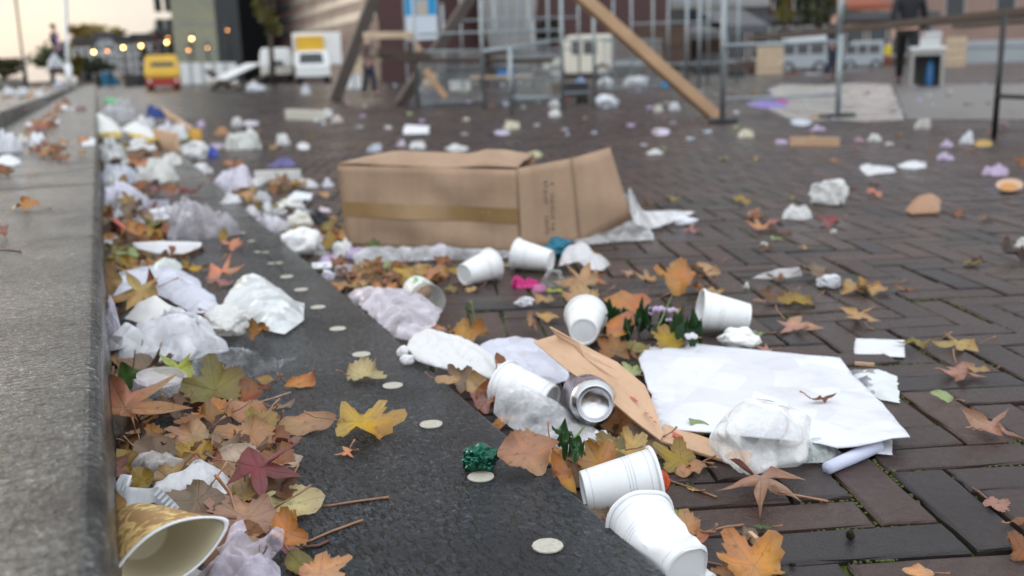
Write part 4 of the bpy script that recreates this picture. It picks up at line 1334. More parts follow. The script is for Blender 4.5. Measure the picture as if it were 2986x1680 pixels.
# ---- the two cups in front and what lies by them
cup('white ribbed plastic cup lying on its side at the step edge', (1697, 1436), (1912, 1396), .0235, .0355, .082, .026, .036, 0, (.82, .83, .84), 'plastic', True, .04, seed=3, dent=.0)
LAND['the ribbed cup'] = (1800, 1400)
cup('dented white plastic cup pushed up against the ribbed one', (2012, 1668), (1858, 1520), .025, .0365, .090, .027, .037, 0, (.84, .845, .85), 'plastic', True, .05, seed=8, dent=.14)
LAND['the dented cup'] = (1920, 1590)
lump('cup_piece', 'cup', 'corner of a white cup at the bottom of the photo beside the dented cup', (1990, 1662, 2090, 1730), 0, (.84, .85, .86), 'plastic', 'soft', .8, 4)
lump('net_shred', 'net', 'orange red plastic net behind the mouth of the ribbed cup', (1908, 1376, 1956, 1462), 0, (.75, .12, .04), 'film_white', 'spiky', .6, 4)
for a in [(1975, 1345, 130, 'maple', 'mustard', 70, 24, .5, .3, .1, .008, 0, 'mustard lobed leaf right of the ribbed cup mouth'),
          (2015, 1368, 100, 'oval', 'gold', 120, 16, .4, .3, .08, .006, 0, 'golden leaf under the mustard lobed leaf'),
          (2040, 1358, 60, 'oval', 'salmon', 60, 16, .4, .3, .06, .004, 0, 'small salmon leaf at the right of the mustard pair'),
          (1745, 1345, 120, 'broad', 'orange', 30, 34, 1.2, .8, .12, .02, 0, 'orange curled leaf just behind the ribbed cup'),
          (1702, 1358, 110, 'broad', 'rust', 150, 30, 1.0, .6, .12, .014, 0, 'rust leaf between orange strips and ribbed cup'),
          (1690, 1400, 110, 'oval', 'brown', 20, 26, .8, .6, .08, .008, 0, 'dark leaf under the base of the ribbed cup'),
          (1775, 1312, 120, 'broad', 'olive', 80, 28, .8, .4, .1, .02, 0, 'olive leaf behind the ribbed cup below the film'),
          (1838, 1300, 120, 'maple', 'gold', 20, 34, .9, .5, .12, .022, 0, 'golden brown leaf standing behind the ribbed cup'),
          (1880, 1290, 130, 'broad', 'taupe', 100, 22, .9, .4, .12, .012, 0, 'greyish curled leaf under the elbow of the card flap'),
          (1808, 1330, 100, 'oval', 'mauve', 60, 24, .6, .4, .1, .012, 0, 'reddish leaf squeezed behind the ribbed cup'),
          (1740, 1488, 90, 'broad', 'taupe', 30, 30, 1.0, .6, .14, .014, 0, 'grey brown leaf between both cups and the step'),
          (1995, 1535, 110, 'maple', 'salmon', 60, 26, .5, .3, .1, .012, 0, 'salmon leaf with a green lobe beside the dented cup'),
          (1972, 1508, 70, 'oval', 'lime', 20, 24, .4, .3, .06, .014, 0, 'yellow-green leaf tip above the dented cup'),
          (2030, 1572, 90, 'oval', 'orange', 100, 20, .9, .6, .08, .004, 0, 'orange leaf below the salmon and green one'),
          (1918, 1655, 60, 'oval', 'crimson', 40, 20, .5, .3, .08, .004, 0, 'dark red leaf scrap under the dented cup base'),
          (2190, 1652, 200, 'maple', 'orange', 20, 28, .7, .3, .12, .012, 0, 'orange maple leaf with a raised lobe at the bottom of the photo'),
          (2128, 1672, 90, 'broad', 'gold', 80, 20, .6, .3, .1, .006, 0, 'golden leaf end left of the raised orange maple leaf'),
          (2684, 1676, 92, 'oval', 'salmon', 80, 18, .3, .2, .06, .0, 0, 'flat salmon leaf at the very bottom on the bricks'),
          (2975, 1608, 110, 'broad', 'rust', 70, 24, 1.1, .6, .12, .004, 0, 'rust crumpled leaf at the lower right rim of the photo'),
          (2968, 1524, 80, 'narrow', 'rust', -70, 20, .6, .8, .06, .0, 0, 'narrow rust leaf above the lower right crumpled leaf'),
          (2905, 1476, 74, 'broad', 'pink', -150, 14, .4, .3, .08, .0, 0, 'tiny pinkish fan of leaf on a long stalk'),
          (2218, 1440, 228, 'thin', 'pink', 166, 9, -.55, -.45, .12, .006, 0, 'pinkish tan star leaf standing on its lobe tips'),
          (2226, 1541, 62, 'narrow', 'green', 80, 8, .3, 1.4, .04, .0, 0, 'small green rolled leaf in a brick joint'),
          (2022, 1432, 40, 'narrow', 'gold', 60, 8, .4, .3, .04, .0, 0, 'tiny golden scrap on the brick by the dented cup')]:
    leaf(*a)
LAND.update({'the pinkish star leaf': (2214, 1434), 'the mustard lobed leaf': (1975, 1345)})
twig('thin tan stalk between the cups and the pinkish star leaf', [(1948, 1400), (2020, 1424), (2090, 1450)], .0012)
twig('reddish stalk lying right of the pinkish star leaf', [(2270, 1434, .012), (2340, 1448, .006), (2414, 1462)], .0014, 0, (.4, .18, .1))
twig('brown stalk running off from the orange leaf below the cups', [(2050, 1552), (2110, 1538), (2170, 1530)], .0014)
twig('tan stalk beside the raised orange maple leaf', [(2050, 1636), (2090, 1645), (2130, 1660)], .0012)
twig('dark bent stalk of the tiny pinkish leaf', [(2834, 1420, .006), (2862, 1440, .004), (2890, 1466)], .0012, 0, (.14, .09, .07))
stick('card_scrap', 'beige card scrap beside the green rolled leaf', (2186, 1566), (2218, 1596), .014, .005, 'kraft', 0, 'scrap')
lump('dirt_clump', 'dirt', 'small dark clump of dirt on the front brick', (2466, 1548, 2492, 1582), 0, (.04, .035, .02), 'tissue', 'fluffy', .9, 3)
lump('dirt_clump', 'dirt', 'flat black speck on the brick beside the raised maple leaf', (2298, 1646, 2322, 1660), 0, (.02, .02, .02), 'tissue', 'fluffy', .9, 3)
leaf(2185, 1562, 54, 'broad', 'taupe', 40, 20, .9, .5, .14, .004, 0, 'withered grey brown bit above the beige card scrap')
# ================================================================== LITTER: middle of the lower step
GREY_L = (.62, .58, .64)
PAPERW = (.82, .82, .86)
# big white bag by the stone block and its neighbours
lump('plastic_bag', 'bag', 'big milky white plastic bag slumped against the stone block', (296, 905, 668, 1076), S_, (.82, .82, .86), 'film_white', 'bag', .55, 5, seed=201)
LAND['the big milky bag'] = (480, 1000)
lump('plastic_bag', 'bag', 'lilac tinted bag end squeezed between big milky bag and stone block', (292, 868, 380, 1060), S_, (.74, .72, .84), 'film_milky', 'bag', .7, 4)
sheet('paper_sheet', 'paper', 'stiff white paper corner standing up behind the big milky bag', [(362, 930), (400, 885), (450, 862), (500, 900), (532, 905), (530, 945), (440, 955)], S_, (.80, .79, .76), 'paper', .006, 14, .01, [.05, .07, .085, .06, .055, .05, .05])
lump('tissue_ball', 'tissue', 'crumpled white tissue ball beside the big milky bag', (603, 893, 732, 1000), S_, (.86, .85, .82), 'tissue', 'facet', .8, 4, seed=12)
LAND['the white tissue ball'] = (668, 948)
sheet('plastic_bag', 'bag', 'flattened white bag with pointed right corner on the dark step', [(648, 892), (690, 824), (760, 816), (818, 846), (862, 884), (888, 892), (886, 936), (830, 976), (770, 962), (720, 930)], S_, (.80, .83, .82), 'film_white', .016, 18, .035, [.012, .03, .03, .03, .02, .012, .004, .004, .01, .01], 40)
LAND['the flattened white bag'] = (780, 900)
sheet('clear_bag', 'bag', 'clear plastic bag with a pointed sealed tip on the dark step', [(553, 1082), (560, 1046), (620, 1024), (690, 1016), (760, 1034), (822, 1052), (860, 1044), (862, 1054), (826, 1064), (815, 1082), (750, 1098), (690, 1112), (640, 1124), (580, 1110)], S_, (.74, .79, .81), 'film_clear', .010, 20, .03, [.03, .045, .05, .05, .035, .022, .016, .012, .012, .006, .004, .004, .008, .02], 44)
LAND['the clear pointed bag'] = (700, 1070)
leaf(748, 970, 70, 'broad', 'rust', 30, 30, 1.8, .9, .2, .01, S_, 'shrivelled rust leaf between tissue ball and flattened bag')
leaf(607, 920, 70, 'star', 'orange', 60, 30, .8, .5, .12, .016, S_, 'orange leaf scrap above the white tissue ball')
leaf(560, 990, 120, 'oval', 'dark', 90, 10, .4, .3, .08, .004, S_, 'dark flat leaf behind the tissue ball on the step')
# crumpled lilac white sheet
sheet('paper_sheet', 'paper', 'long crumpled bluish white paper from stone block to dark step', [(300, 870), (318, 826), (400, 800), (470, 790), (540, 795), (585, 826), (590, 846), (625, 862), (636, 890), (618, 914), (560, 916), (500, 880), (430, 850), (350, 862)], S_, (.78, .79, .88), 'wad', .022, 13, .03, [.02] * 14, 46)
LAND['the bluish white paper'] = (500, 850)
leaf(322, 822, 105, 'oval', 'tan', 8, 66, .4, .5, .05, .05, S_, 'long tan oval leaf standing against the stone block')
leaf(400, 856, 150, 'star', 'gold', 110, 30, .5, .3, .1, .05, S_, 'golden star leaf lying on the bluish white paper')
leaf(440, 838, 110, 'narrow', 'rust', 10, 50, .5, .6, .08, .05, S_, 'rust leaf strip upright in the bluish white paper')
sheet('paper_sheet', 'paper', 'white paper with a thin green rim behind the bluish white paper', [(440, 800), (452, 768), (478, 752), (512, 762), (532, 784), (500, 794), (470, 804)], S_, (.80, .84, .79), 'paper', .006, 14, .012, [.03, .045, .05, .03, .012, .014, .02])
leaf(574, 786, 110, 'narrow', 'yellow', 100, 10, .6, .5, .06, .0, S_, 'bright mustard leaf finger on the step')
leaf(542, 774, 70, 'narrow', 'mustard', 20, 40, .6, .5, .06, .012, S_, 'mustard leaf tip beside the green rimmed paper')
leaf(660, 812, 120, 'star', 'salmon', -80, 22, .8, .5, .1, .004, S_, 'salmon crumpled leaf above the flattened white bag')
leaf(652, 832, 110, 'narrow', 'mauve', 70, 20, .8, .6, .08, .004, S_, 'reddish leaf finger below the salmon crumpled leaf')
leaf(672, 717, 80, 'star', 'salmon', 60, 14, .3, .2, .08, .0, S_, 'pale salmon leaf lying alone by the step joint')
# tray
def tray():
    P = [(385, 712), (470, 708), (588, 710), (590, 724), (540, 744), (455, 742), (400, 728)]
    sheet('paper_tray', 'tray', 'long white paper tray with torn right end', P, S_, (.84, .83, .84), 'paper', .004, 10, .0, [.05, .055, .06, .05, .035, .035, .04], 30, .003)
    LAND['the white paper tray'] = (480, 725)
tray()
leaf(536, 735, 85, 'oval', 'rust', 80, 30, .8, .7, .08, .04, S_, 'rust leaf lying on the torn end of the white tray')
leaf(575, 738, 50, 'broad', 'dark', 80, 30, .8, .7, .14, .03, S_, 'dark torn leaf at the very end of the white tray')
# mauve grey bag
lump('plastic_bag', 'bag', 'mauve grey plastic bag sitting on the dark step', (492, 576, 704, 710), S_, (.60, .57, .61), 'film_milky', 'bag', .5, 5, seed=31)
LAND['the mauve grey bag'] = (600, 640)
stick('foil_strip', 'thin silver strip poking out of the mauve grey bag', (650, 698), (705, 686), .012, .004, 'aluminium', S_, 'strip')
leaf(650, 690, 50, 'oval', 'mustard', 0, 60, .4, .3, .06, .02, S_, 'mustard leaf tip under the mauve grey bag corner')
lump('paper_box', 'box', 'folded white paper box beside the mauve grey bag', (443, 600, 560, 676), S_, (.84, .84, .86), 'paper', 'facet', .7, 4, seed=3)
LAND['the folded white box'] = (500, 640)
lump('paper_wad', 'paper', 'white and lilac paper wad against the stone block', (292, 534, 434, 628), S_, (.78, .77, .86), 'paper', 'facet', .7, 4, seed=5)
LAND['the lilac paper wad'] = (360, 580)
leaf(368, 580, 62, 'star', 'gold', 100, 40, .6, .3, .1, .06, S_, 'golden leaf scrap on the lilac paper wad')
lump('paper_wad', 'paper', 'grey white torn wad under the lilac paper wad', (296, 610, 366, 660), S_, (.68, .68, .70), 'tissue', 'facet', .8, 4)
stick('plastic_tube', 'bright red orange tube in the leaves by the stone block', (332, 648), (366, 676), .022, .014, 'red_ink', S_ + .03, 'tube')
leaf(446, 690, 60, 'broad', 'yellow', 30, 50, .4, .3, .08, .03, S_, 'bright yellow leaf in front of the folded white box')
sheet('paper_scrap', 'paper', 'pointed lilac white paper shard left of the bright yellow leaf', [(396, 678), (402, 656), (424, 672), (416, 694)], S_, (.78, .76, .84), 'paper', .003, 20, .004, [.02, .05, .03, .02])
stick('paper_strip', 'lilac paper strip below the red brown leaf drift', (430, 598), (492, 596), .03, .006, 'paper', S_ + .02, 'paper', (.72, .68, .80))
for i, (x, y, w_, c, k) in enumerate([(420, 552, 95, 'rust', 'broad'), (470, 556, 100, 'mauve', 'narrow'), (520, 560, 110, 'mauve', 'narrow'), (560, 556, 90, 'crimson', 'narrow'), (500, 548, 90, 'rust', 'oval')]):
    leaf(x, y, w_, k, c, 90 + 14 * i, 14, .6, .5, .1, .01 + .004 * i, S_)
lump('tissue_wad', 'tissue', 'white tissue wad at the stone block above the lilac wad', (294, 478, 402, 540), S_, (.74, .76, .84), 'tissue', 'bag', .8, 4)
lump('paper_bag', 'bag', 'large crumpled white paper bag on the far part of the step', (396, 460, 522, 542), S_, (.86, .85, .80), 'paper', 'bag', .7, 4, seed=9)
LAND['the crumpled paper bag'] = (460, 500)
sheet('paper_card', 'card', 'grey white card strip on brown leaves behind the crumpled paper bag', [(368, 432), (452, 420), (458, 436), (375, 450)], S_, (.70, .70, .70), 'paper', .003, 9, .006, [.03] * 4)
for i, (x, y) in enumerate([(380, 470), (410, 462), (440, 458), (398, 482)]):
    leaf(x, y, 70, 'broad', ['rust', 'brown', 'rust', 'orange'][i], 60 * i, 16, .7, .5, .1, .01, S_)
lump('tissue_wad', 'tissue', 'grey white film heap at the stone block beside the yellow banded paper', (288, 396, 372, 488), S_, (.70, .71, .70), 'film_white', 'bag', .8, 4)
# yellow banded wrapping papers
def banded(label, poly, band, hs, key):
    o = sheet('printed_paper', 'paper', label, poly, S_, (.82, .83, .80), 'paper', .014, 9, .05, hs, 30)
    b = sheet('yellow_band', None, None, band, S_, (.62, .43, .06), 'paper', .01, 9, .03, [.05] * len(band), 18, parent=o)
    b.location = b.location - o.location
    LAND[key] = (sum(p[0] for p in poly) / len(poly), sum(p[1] for p in poly) / len(poly))
banded('white paper with yellow lower rim lying over the block edge', [(272, 330), (300, 336), (348, 372), (356, 392), (310, 396), (284, 380)], [(284, 380), (310, 384), (356, 392), (350, 402), (312, 402), (290, 396)], [.14, .13, .06, .04, .04, .08], 'the yellow rimmed paper')
banded('white printed paper with a slanting yellow band on the step', [(352, 380), (398, 358), (440, 376), (456, 402), (420, 402), (380, 388)], [(372, 388), (400, 392), (440, 404), (470, 408), (430, 416), (395, 410)], [.05, .06, .06, .03, .04, .05], 'the yellow banded paper')
lump('film_heap', 'film', 'grey see-through film heap at the far end of the block edge', (296, 286, 396, 362), S_, (.76, .77, .79), 'film_milky', 'bag', .8, 4)
sheet('paper_card', 'card', 'bright green plastic card at the far end of the step', [(302, 296), (312, 284), (350, 288), (354, 300), (330, 302)], S_, (.14, .48, .20), 'paper', .004, 9, .01, [.03] * 5)
lump('plastic_bag', 'bag', 'knotted royal blue plastic bag on the far step edge', (428, 308, 484, 350), S_, (.012, .05, .27), 'film_white', 'bag', .8, 4, seed=4)
LAND['the royal blue bag'] = (455, 330)
lump('paper_wad', 'paper', 'lilac white wad in front of the royal blue bag', (450, 352, 506, 394), S_, (.78, .77, .84), 'paper', 'facet', .8, 4)
lump('paper_wad', 'paper', 'white paper wad right of the lilac white wad at the step edge', (496, 362, 548, 412), S_, (.80, .81, .80), 'paper', 'facet', .8, 4)
lump('paper_box', 'carton', 'orange yellow carton with a green side at the step edge', (552, 380, 592, 424), .0, (.56, .32, .06), 'card', 'facet', .7, 3)
lump('carton_end', 'carton', 'lime green carton end beside the orange yellow carton', (530, 386, 552, 412), .0, (.36, .45, .05), 'card', 'facet', .7, 3)
LAND['the orange yellow carton'] = (570, 402)
lump('plastic_bag', 'bag', 'plump white plastic bag at the step edge in front of the carton', (526, 414, 612, 474), 0, (.84, .84, .83), 'film_white', 'soft', .7, 4, seed=14)
LAND['the plump white bag'] = (570, 445)
lump('crushed_can', 'lid', 'blue and white crushed lid right of the plump white bag', (604, 426, 638, 462), 0, (.06, .10, .48), 'plastic', 'facet', .8, 3)
stick('wood_board', 'pale plank lying along the step edge by the royal blue bag', (470, 322), (560, 388), .09, .03, 'kraft', .0, 'plank')
stick('crate_board', 'pale board end lying across the step behind the crumpled bag', (456, 424), (520, 444), .22, .02, 'kraft', S_, 'board')
# leaf drift at the block between the bags
rng = random.Random(21)
for i in range(46):
    y = rng.uniform(600, 780) if i < 34 else rng.uniform(430, 600)
    x = 290 + rng.random() ** 1.3 * (180 if y > 640 else 110)
    leaf(x, y, rng.uniform(55, 95) * (y / 700), rng.choice(['broad', 'oval', 'maple', 'round']), rng.choice(['brown', 'rust', 'tan', 'taupe', 'orange', 'dark', 'mustard', 'olive']), rng.uniform(0, 360), rng.uniform(8, 36), rng.uniform(.3, 1.4), rng.uniform(0, .8), .12, rng.uniform(.002, .03), S_, None, .25, rng.uniform(-14, 14))
leaf(372, 746, 70, 'broad', 'palegreen', 60, 20, .4, .3, .08, .04, S_, 'pale green leaf in the brown drift left of the white tray')
leaf(297, 728, 40, 'oval', 'lime', 0, 60, .4, .3, .05, .03, S_, 'lime leaf tip touching the stone block')

# ================================================================== LITTER: on the stone block and the steps behind
B_ = BLOCK_Z
leaf(77, 596, 86, 'oval', 'orange', 92, 24, -.6, 1.6, .1, .012, B_, 'orange curled leaf alone on the stone block')
leaf(6, 678, 50, 'broad', 'mauve', 40, 30, 1.2, .8, .14, .008, B_, 'dark reddish leaf at the left rim of the photo on the block')
twig('thin tan stalk at the left rim on the stone block', [(-10, 728), (30, 728), (62, 732)], .0012, B_, (.34, .2, .1))
lump('paper_wad', 'paper', 'large white paper wad at the left rim on the stone block', (-12, 378, 64, 452), B_, (.84, .85, .88), 'paper', 'facet', .8, 4)
LAND['the large white wad on the block'] = (30, 415)
lump('paper_wad', 'paper', 'upright white wad right of the large wad on the block', (86, 386, 142, 440), B_, (.85, .86, .88), 'paper', 'bag', .8, 4)
LAND['the upright white wad'] = (114, 413)
lump('paper_wad', 'paper', 'small cream wad between both white wads on the block', (48, 392, 92, 420), B_, (.80, .77, .72), 'tissue', 'facet', .8, 3)
sheet('paper_scrap', 'paper', 'white paper scrap in front of the large wad on the block', [(-10, 466), (20, 456), (58, 466), (62, 478), (30, 486), (-10, 480)], B_, (.84, .85, .88), 'paper', .008, 20, .02)
sheet('paper_scrap', 'paper', 'flat white napkin near the front edge of the stone block', [(238, 412), (250, 404), (276, 404), (277, 424), (240, 426)], B_, (.78, .80, .82), 'paper', .003, 14, .004)
sheet('paper_scrap', 'paper', 'lilac white paper scrap under the riser behind the block', [(73, 362), (90, 354), (116, 366), (114, 378), (84, 374)], B_, (.80, .78, .84), 'paper', .006, 14, .02)
sheet('paper_scrap', 'paper', 'white scrap of paper farther along the riser', [(158, 304), (176, 292), (200, 306), (218, 318), (180, 318)], B_, (.82, .82, .84), 'paper', .006, 14, .02)
sheet('paper_scrap', 'paper', 'mauve paper scrap on the block beneath the riser leaves', [(126, 350), (150, 344), (176, 350), (170, 362), (130, 360)], B_, (.66, .62, .70), 'paper', .006, 14, .012)
rng = random.Random(33)
for i in range(52):
    t = rng.random()
    if i < 34:
        y = 302 + 118 * t; x = 178 - (y - 300) * 1.18 + rng.random() * (50 + 40 * (i % 3 == 0))
    else:
        y = rng.uniform(404, 470); x = rng.uniform(60, 245) if i % 2 else rng.uniform(110, 190)
    leaf(x, y, rng.uniform(24, 48) * (y / 400), rng.choice(['broad', 'oval', 'maple']), rng.choice(['rust', 'orange', 'rust', 'brown', 'mauve', 'tan']), rng.uniform(0, 360), rng.uniform(10, 36), rng.uniform(.3, 1.2), .4, .12, rng.uniform(.0, .02), B_, None, .2, rng.uniform(-14, 14))
LAND['the riser behind the block'] = (120, 350)
leaf(95, 512, 34, 'oval', 'tan', 80, 10, .4, .3, .06, 0, B_, 'faint tan leaf in the middle of the stone block')
leaf(10, 500, 60, 'broad', 'rust', 80, 26, .9, .5, .12, .01, B_, 'rust leaf heap edge at the left rim below the paper scrap')
leaf(24, 512, 40, 'broad', 'brown', 10, 26, .9, .5, .12, .004, B_, 'brown leaf touching the rust leaf at the left rim')
U_ = .30
lump('paper_wad', 'paper', 'white paper wad on the second stone step', (12, 252, 50, 280), U_, (.82, .82, .85), 'paper', 'bag', .8, 3)
lump('paper_wad', 'paper', 'white wad right of the first one on the second stone step', (52, 256, 86, 280), U_, (.82, .83, .85), 'paper', 'facet', .8, 3)
lump('paper_wad', 'paper', 'flat white wad near the front of the second stone step', (100, 264, 138, 284), U_, (.82, .81, .80), 'paper', 'facet', .8, 3)
lump('paper_wad', 'paper', 'bluish white wad farthest along the second stone step', (155, 234, 186, 256), U_, (.74, .76, .84), 'paper', 'facet', .8, 3)
for i, (x, y) in enumerate([(20, 290), (88, 284), (108, 258), (70, 288), (140, 262)]):
    leaf(x, y, 26, 'broad', ['rust', 'orange', 'rust', 'brown', 'rust'][i], 70 * i, 20, .6, .4, .1, .004, U_)
LAND['the wads on the second step'] = (70, 268)

# ================================================================== LITTER: along the step edge towards the box
def G(*a, **k): return lump(*a, **k)
sheet('plastic_bag', 'bag', 'pink and lilac thin bag against the step edge beside the bottle label', [(1012, 862), (1040, 846), (1090, 850), (1130, 880), (1180, 870), (1240, 880), (1290, 906), (1270, 950), (1235, 970), (1190, 995), (1150, 985), (1090, 930)], 0, (.82, .76, .83), 'film_milky', .024, 16, .03, [.02] * 12, 54)
LAND['the pink lilac bag'] = (1150, 920)
lump('tissue_wad', 'tissue', 'grey white wad on top of the pink lilac bag', (1110, 842, 1168, 890), 0, (.76, .76, .76), 'tissue', 'facet', .8, 4)
lump('film_heap', 'bag', 'round pink lilac bag end at the step edge', (1014, 852, 1096, 900), 0, (.80, .72, .83), 'film_white', 'bag', .8, 4)
def label_cup():
    a, b = at(1212, 842, .032), at(1314, 936, .034)
    d = (b - a).normalized(); L = .13; b = a + d * L
    m = frame(a, b)
    root = empty('plastic_beaker', a); root['label'] = 'clear plastic beaker with white and green printed sleeve lying on its side'; root['category'] = 'beaker'
    mm = Matrix.Translation(-a) @ m
    body = MB().lathe([(0, .0), (.026, .0), (.029, .006), (.033, L), (.0345, L + .001)], 36, mm)
    mesh_obj('body', body.v, body.f, M['clear_plastic'], root, True, color=(.78, .82, .78))
    up = m.to_3x3().transposed() @ Vector((0, 0, 1)); a0 = math.atan2(up.y, up.x)
    def patch(name, h0, h1, t0, t1, mt, off, colr=None):
        mb = MB(); n = 12
        vs = [mm @ Vector(((.029 + .004 * h / L + off) * math.cos(a0 + t0 + (t1 - t0) * k / n), (.029 + .004 * h / L + off) * math.sin(a0 + t0 + (t1 - t0) * k / n), h)) for h in (h0, h1) for k in range(n + 1)]
        mb.add(vs, [(k, k + 1, n + 2 + k, n + 1 + k) for k in range(n)])
        mb.build(name, mt, root, True, color=colr)
    patch('sleeve', .012, .10, -1.0, 1.7, M['paper'], .0008, (.80, .83, .80))
    for (h0, h1, t0, t1) in ((.03, .05, .1, .35), (.055, .07, .2, .6), (.078, .09, -.2, .1)):
        patch('leaf_print', h0, h1, t0, t1, M['green_ink'], .0014)
    patch('grey_print', .045, .085, .75, .95, M['silver_print'], .0014)
    LAND['the printed beaker'] = (1265, 890)
label_cup()
leaf(1199, 812, 130, 'broad', 'yellow', 80, 20, .6, .3, .1, .01, 0, 'bright yellow leaf with orange rim behind the printed beaker')
leaf(1155, 836, 40, 'oval', 'crimson', 60, 20, .6, .3, .08, .0, 0, 'crimson scrap left of the bright yellow leaf')
leaf(1268, 962, 105, 'oval', 'salmon', 70, 14, .3, .2, .06, .012, 0, 'salmon pink leaf under the mouth of the printed beaker')
leaf(1360, 985, 140, 'broad', 'orange', -70, 34, 1.6, .6, .1, .012, 0, 'rolled orange leaf behind the crumbly foam')
leaf(1402, 968, 80, 'oval', 'mustard', 30, 50, .9, .6, .08, .02, 0, 'mustard orange leaf end behind the rolled orange leaf')
twig('thin green stalk standing behind the rolled orange leaf', [(1390, 956, .0), (1380, 910, .03), (1374, 880, .05)], .0016, 0, (.12, .2, .04), None, 'green_stalk')
cup('white plastic cup lying with its base towards the step', (1348, 806), (1440, 768), .0255, .037, .088, seed=21, label='', ) if 0 else cup('white plastic cup lying with its base turned to the dark step', (1350, 803), (1436, 770), .0255, .037, .088, .027, .038)
LAND['the left white cup'] = (1392, 787)
cup('white plastic cup lying in front of the box flap with its mouth left', (1602, 760), (1512, 742), .026, .038, .092, .028, .039)
LAND['the cup by the box flap'] = (1553, 748)
cup('white plastic cup lying base first behind the card flap', (1700, 985), (1710, 905), .0255, .037, .088, .03, .042)
LAND['the cup behind the flap'] = (1700, 935)
cup('white plastic cup lying with an open mouth beside the green sprig', (2165, 924), (2060, 908), .026, .038, .088, .028, .040)
LAND['the open white cup'] = (2110, 915)
lump('crushed_cup', 'cup', 'crushed white cup below the open white cup', (2090, 954, 2220, 1028), 0, (.86, .86, .84), 'plastic', 'soft', .6, 5, seed=55)
lump('net_bag', 'net', 'teal blue crumpled net beside the cup at the box flap', (1572, 696, 1676, 768), 0, (.012, .20, .30), 'film_white', 'spiky', .8, 4)
LAND['the teal net'] = (1620, 730)
sheet('napkin', 'napkin', 'white napkin with a pointed tail beside the teal net', [(1628, 778), (1640, 740), (1672, 738), (1690, 718), (1716, 720), (1740, 756), (1780, 774), (1755, 790), (1715, 788), (1690, 764)], 0, (.85, .83, .84), 'tissue', .010, 14, .04, [.01, .03, .03, .045, .045, .02, .004, .004, .006, .02], 30)
LAND['the pointed napkin'] = (1700, 758)
lump('plastic_shred', 'wrapper', 'magenta pink crumpled wrapper on the bricks', (1490, 806, 1580, 846), 0, (.62, .008, .20), 'film_white', 'bag', .6, 4, seed=8)
LAND['the magenta wrapper'] = (1535, 828)
lump('wrapper_tail', 'wrapper', 'white and magenta tail of the wrapper lying beside it', (1550, 826, 1594, 858), 0, (.72, .30, .48), 'tissue', 'facet', .7, 3)
lump('tissue_ball', 'tissue', 'small white tissue lump below the magenta wrapper', (1498, 866, 1560, 902), 0, (.85, .85, .88), 'tissue', 'facet', .8, 4)
LAND['the small tissue lump'] = (1530, 885)
lump('film_heap', 'cup', 'see-through crushed cup between magenta wrapper and star leaves', (1580, 786, 1648, 850), 0, (.66, .66, .62), 'film_clear', 'soft', .8, 4)
# flower sprig
def sprig():
    c = at(1880, 960, .0)
    root = empty('flower_sprig', c); root['label'] = 'dark green sprig with lilac blossoms among yellow leaves'; root['category'] = 'flower'
    rng = random.Random(3)
    mb_rows = [((1750, 910), 105, 70), ((1800, 930), 90, 100), ((1850, 945), 80, 150), ((1900, 950), 90, 20), ((1950, 948), 80, 60), ((2000, 950), 95, 95), ((1880, 915), 70, 10), ((1830, 955), 70, 200), ((1930, 935), 70, 330), ((2020, 965), 80, 110), ((2000, 975), 70, 80)]
    for i, ((x, y), w_, r_) in enumerate(mb_rows):
        vs, fs, ve, ed, be = leaf_mesh('narrow' if i % 3 else 'oval', 400 + i, .6, .8, .12)
        p = at(x, y, .022 + .02 * rng.random()); s = mpp(p) * w_
        Mx = Matrix.Rotation(-VIEW_YAW, 4, 'Z') @ Matrix.Rotation(math.radians(34), 4, 'X') @ Matrix.Rotation(math.radians(r_ + rng.uniform(-20, 20)), 4, 'Z') @ Matrix.Scale(s, 4)
        mesh_obj('leaflet', [Mx @ (Vector(v) - Vector((0, .45, 0))) + p - c for v in vs], fs, M['plant'], root, True, color=(.02, .065, .018))
    for (x, y, r_, cl) in ((1910, 905, .011, (.66, .50, .72)), (1890, 916, .008, (.62, .42, .68)), (1925, 903, .010, (.72, .60, .76)), (1960, 906, .009, (.70, .58, .76)), (1950, 934, .006, (.70, .60, .76)), (2016, 982, .010, (.82, .82, .84))):
        p = at(x, y, .04) - c
        m2 = MB()
        for k in range(7):
            t = k * math.pi * 2 / 7
            m2.ball(p + Vector((math.cos(t) * r_ * .7, math.sin(t) * r_ * .5, .25 * r_ * (k % 2))), (r_ * .55, r_ * .45, r_ * .35), 8, 6)
        m2.build('blossom', M['tissue'], root, True, color=cl)
    MB().tube([at(1900, 990, .01) - c, at(1925, 940, .04) - c, at(1960, 860, .075) - c], [.002, .0018, .0008], 6).build('stem', M['plant'], root, True, color=(.20, .26, .10))
    LAND['the green sprig'] = (1890, 945)
sprig()
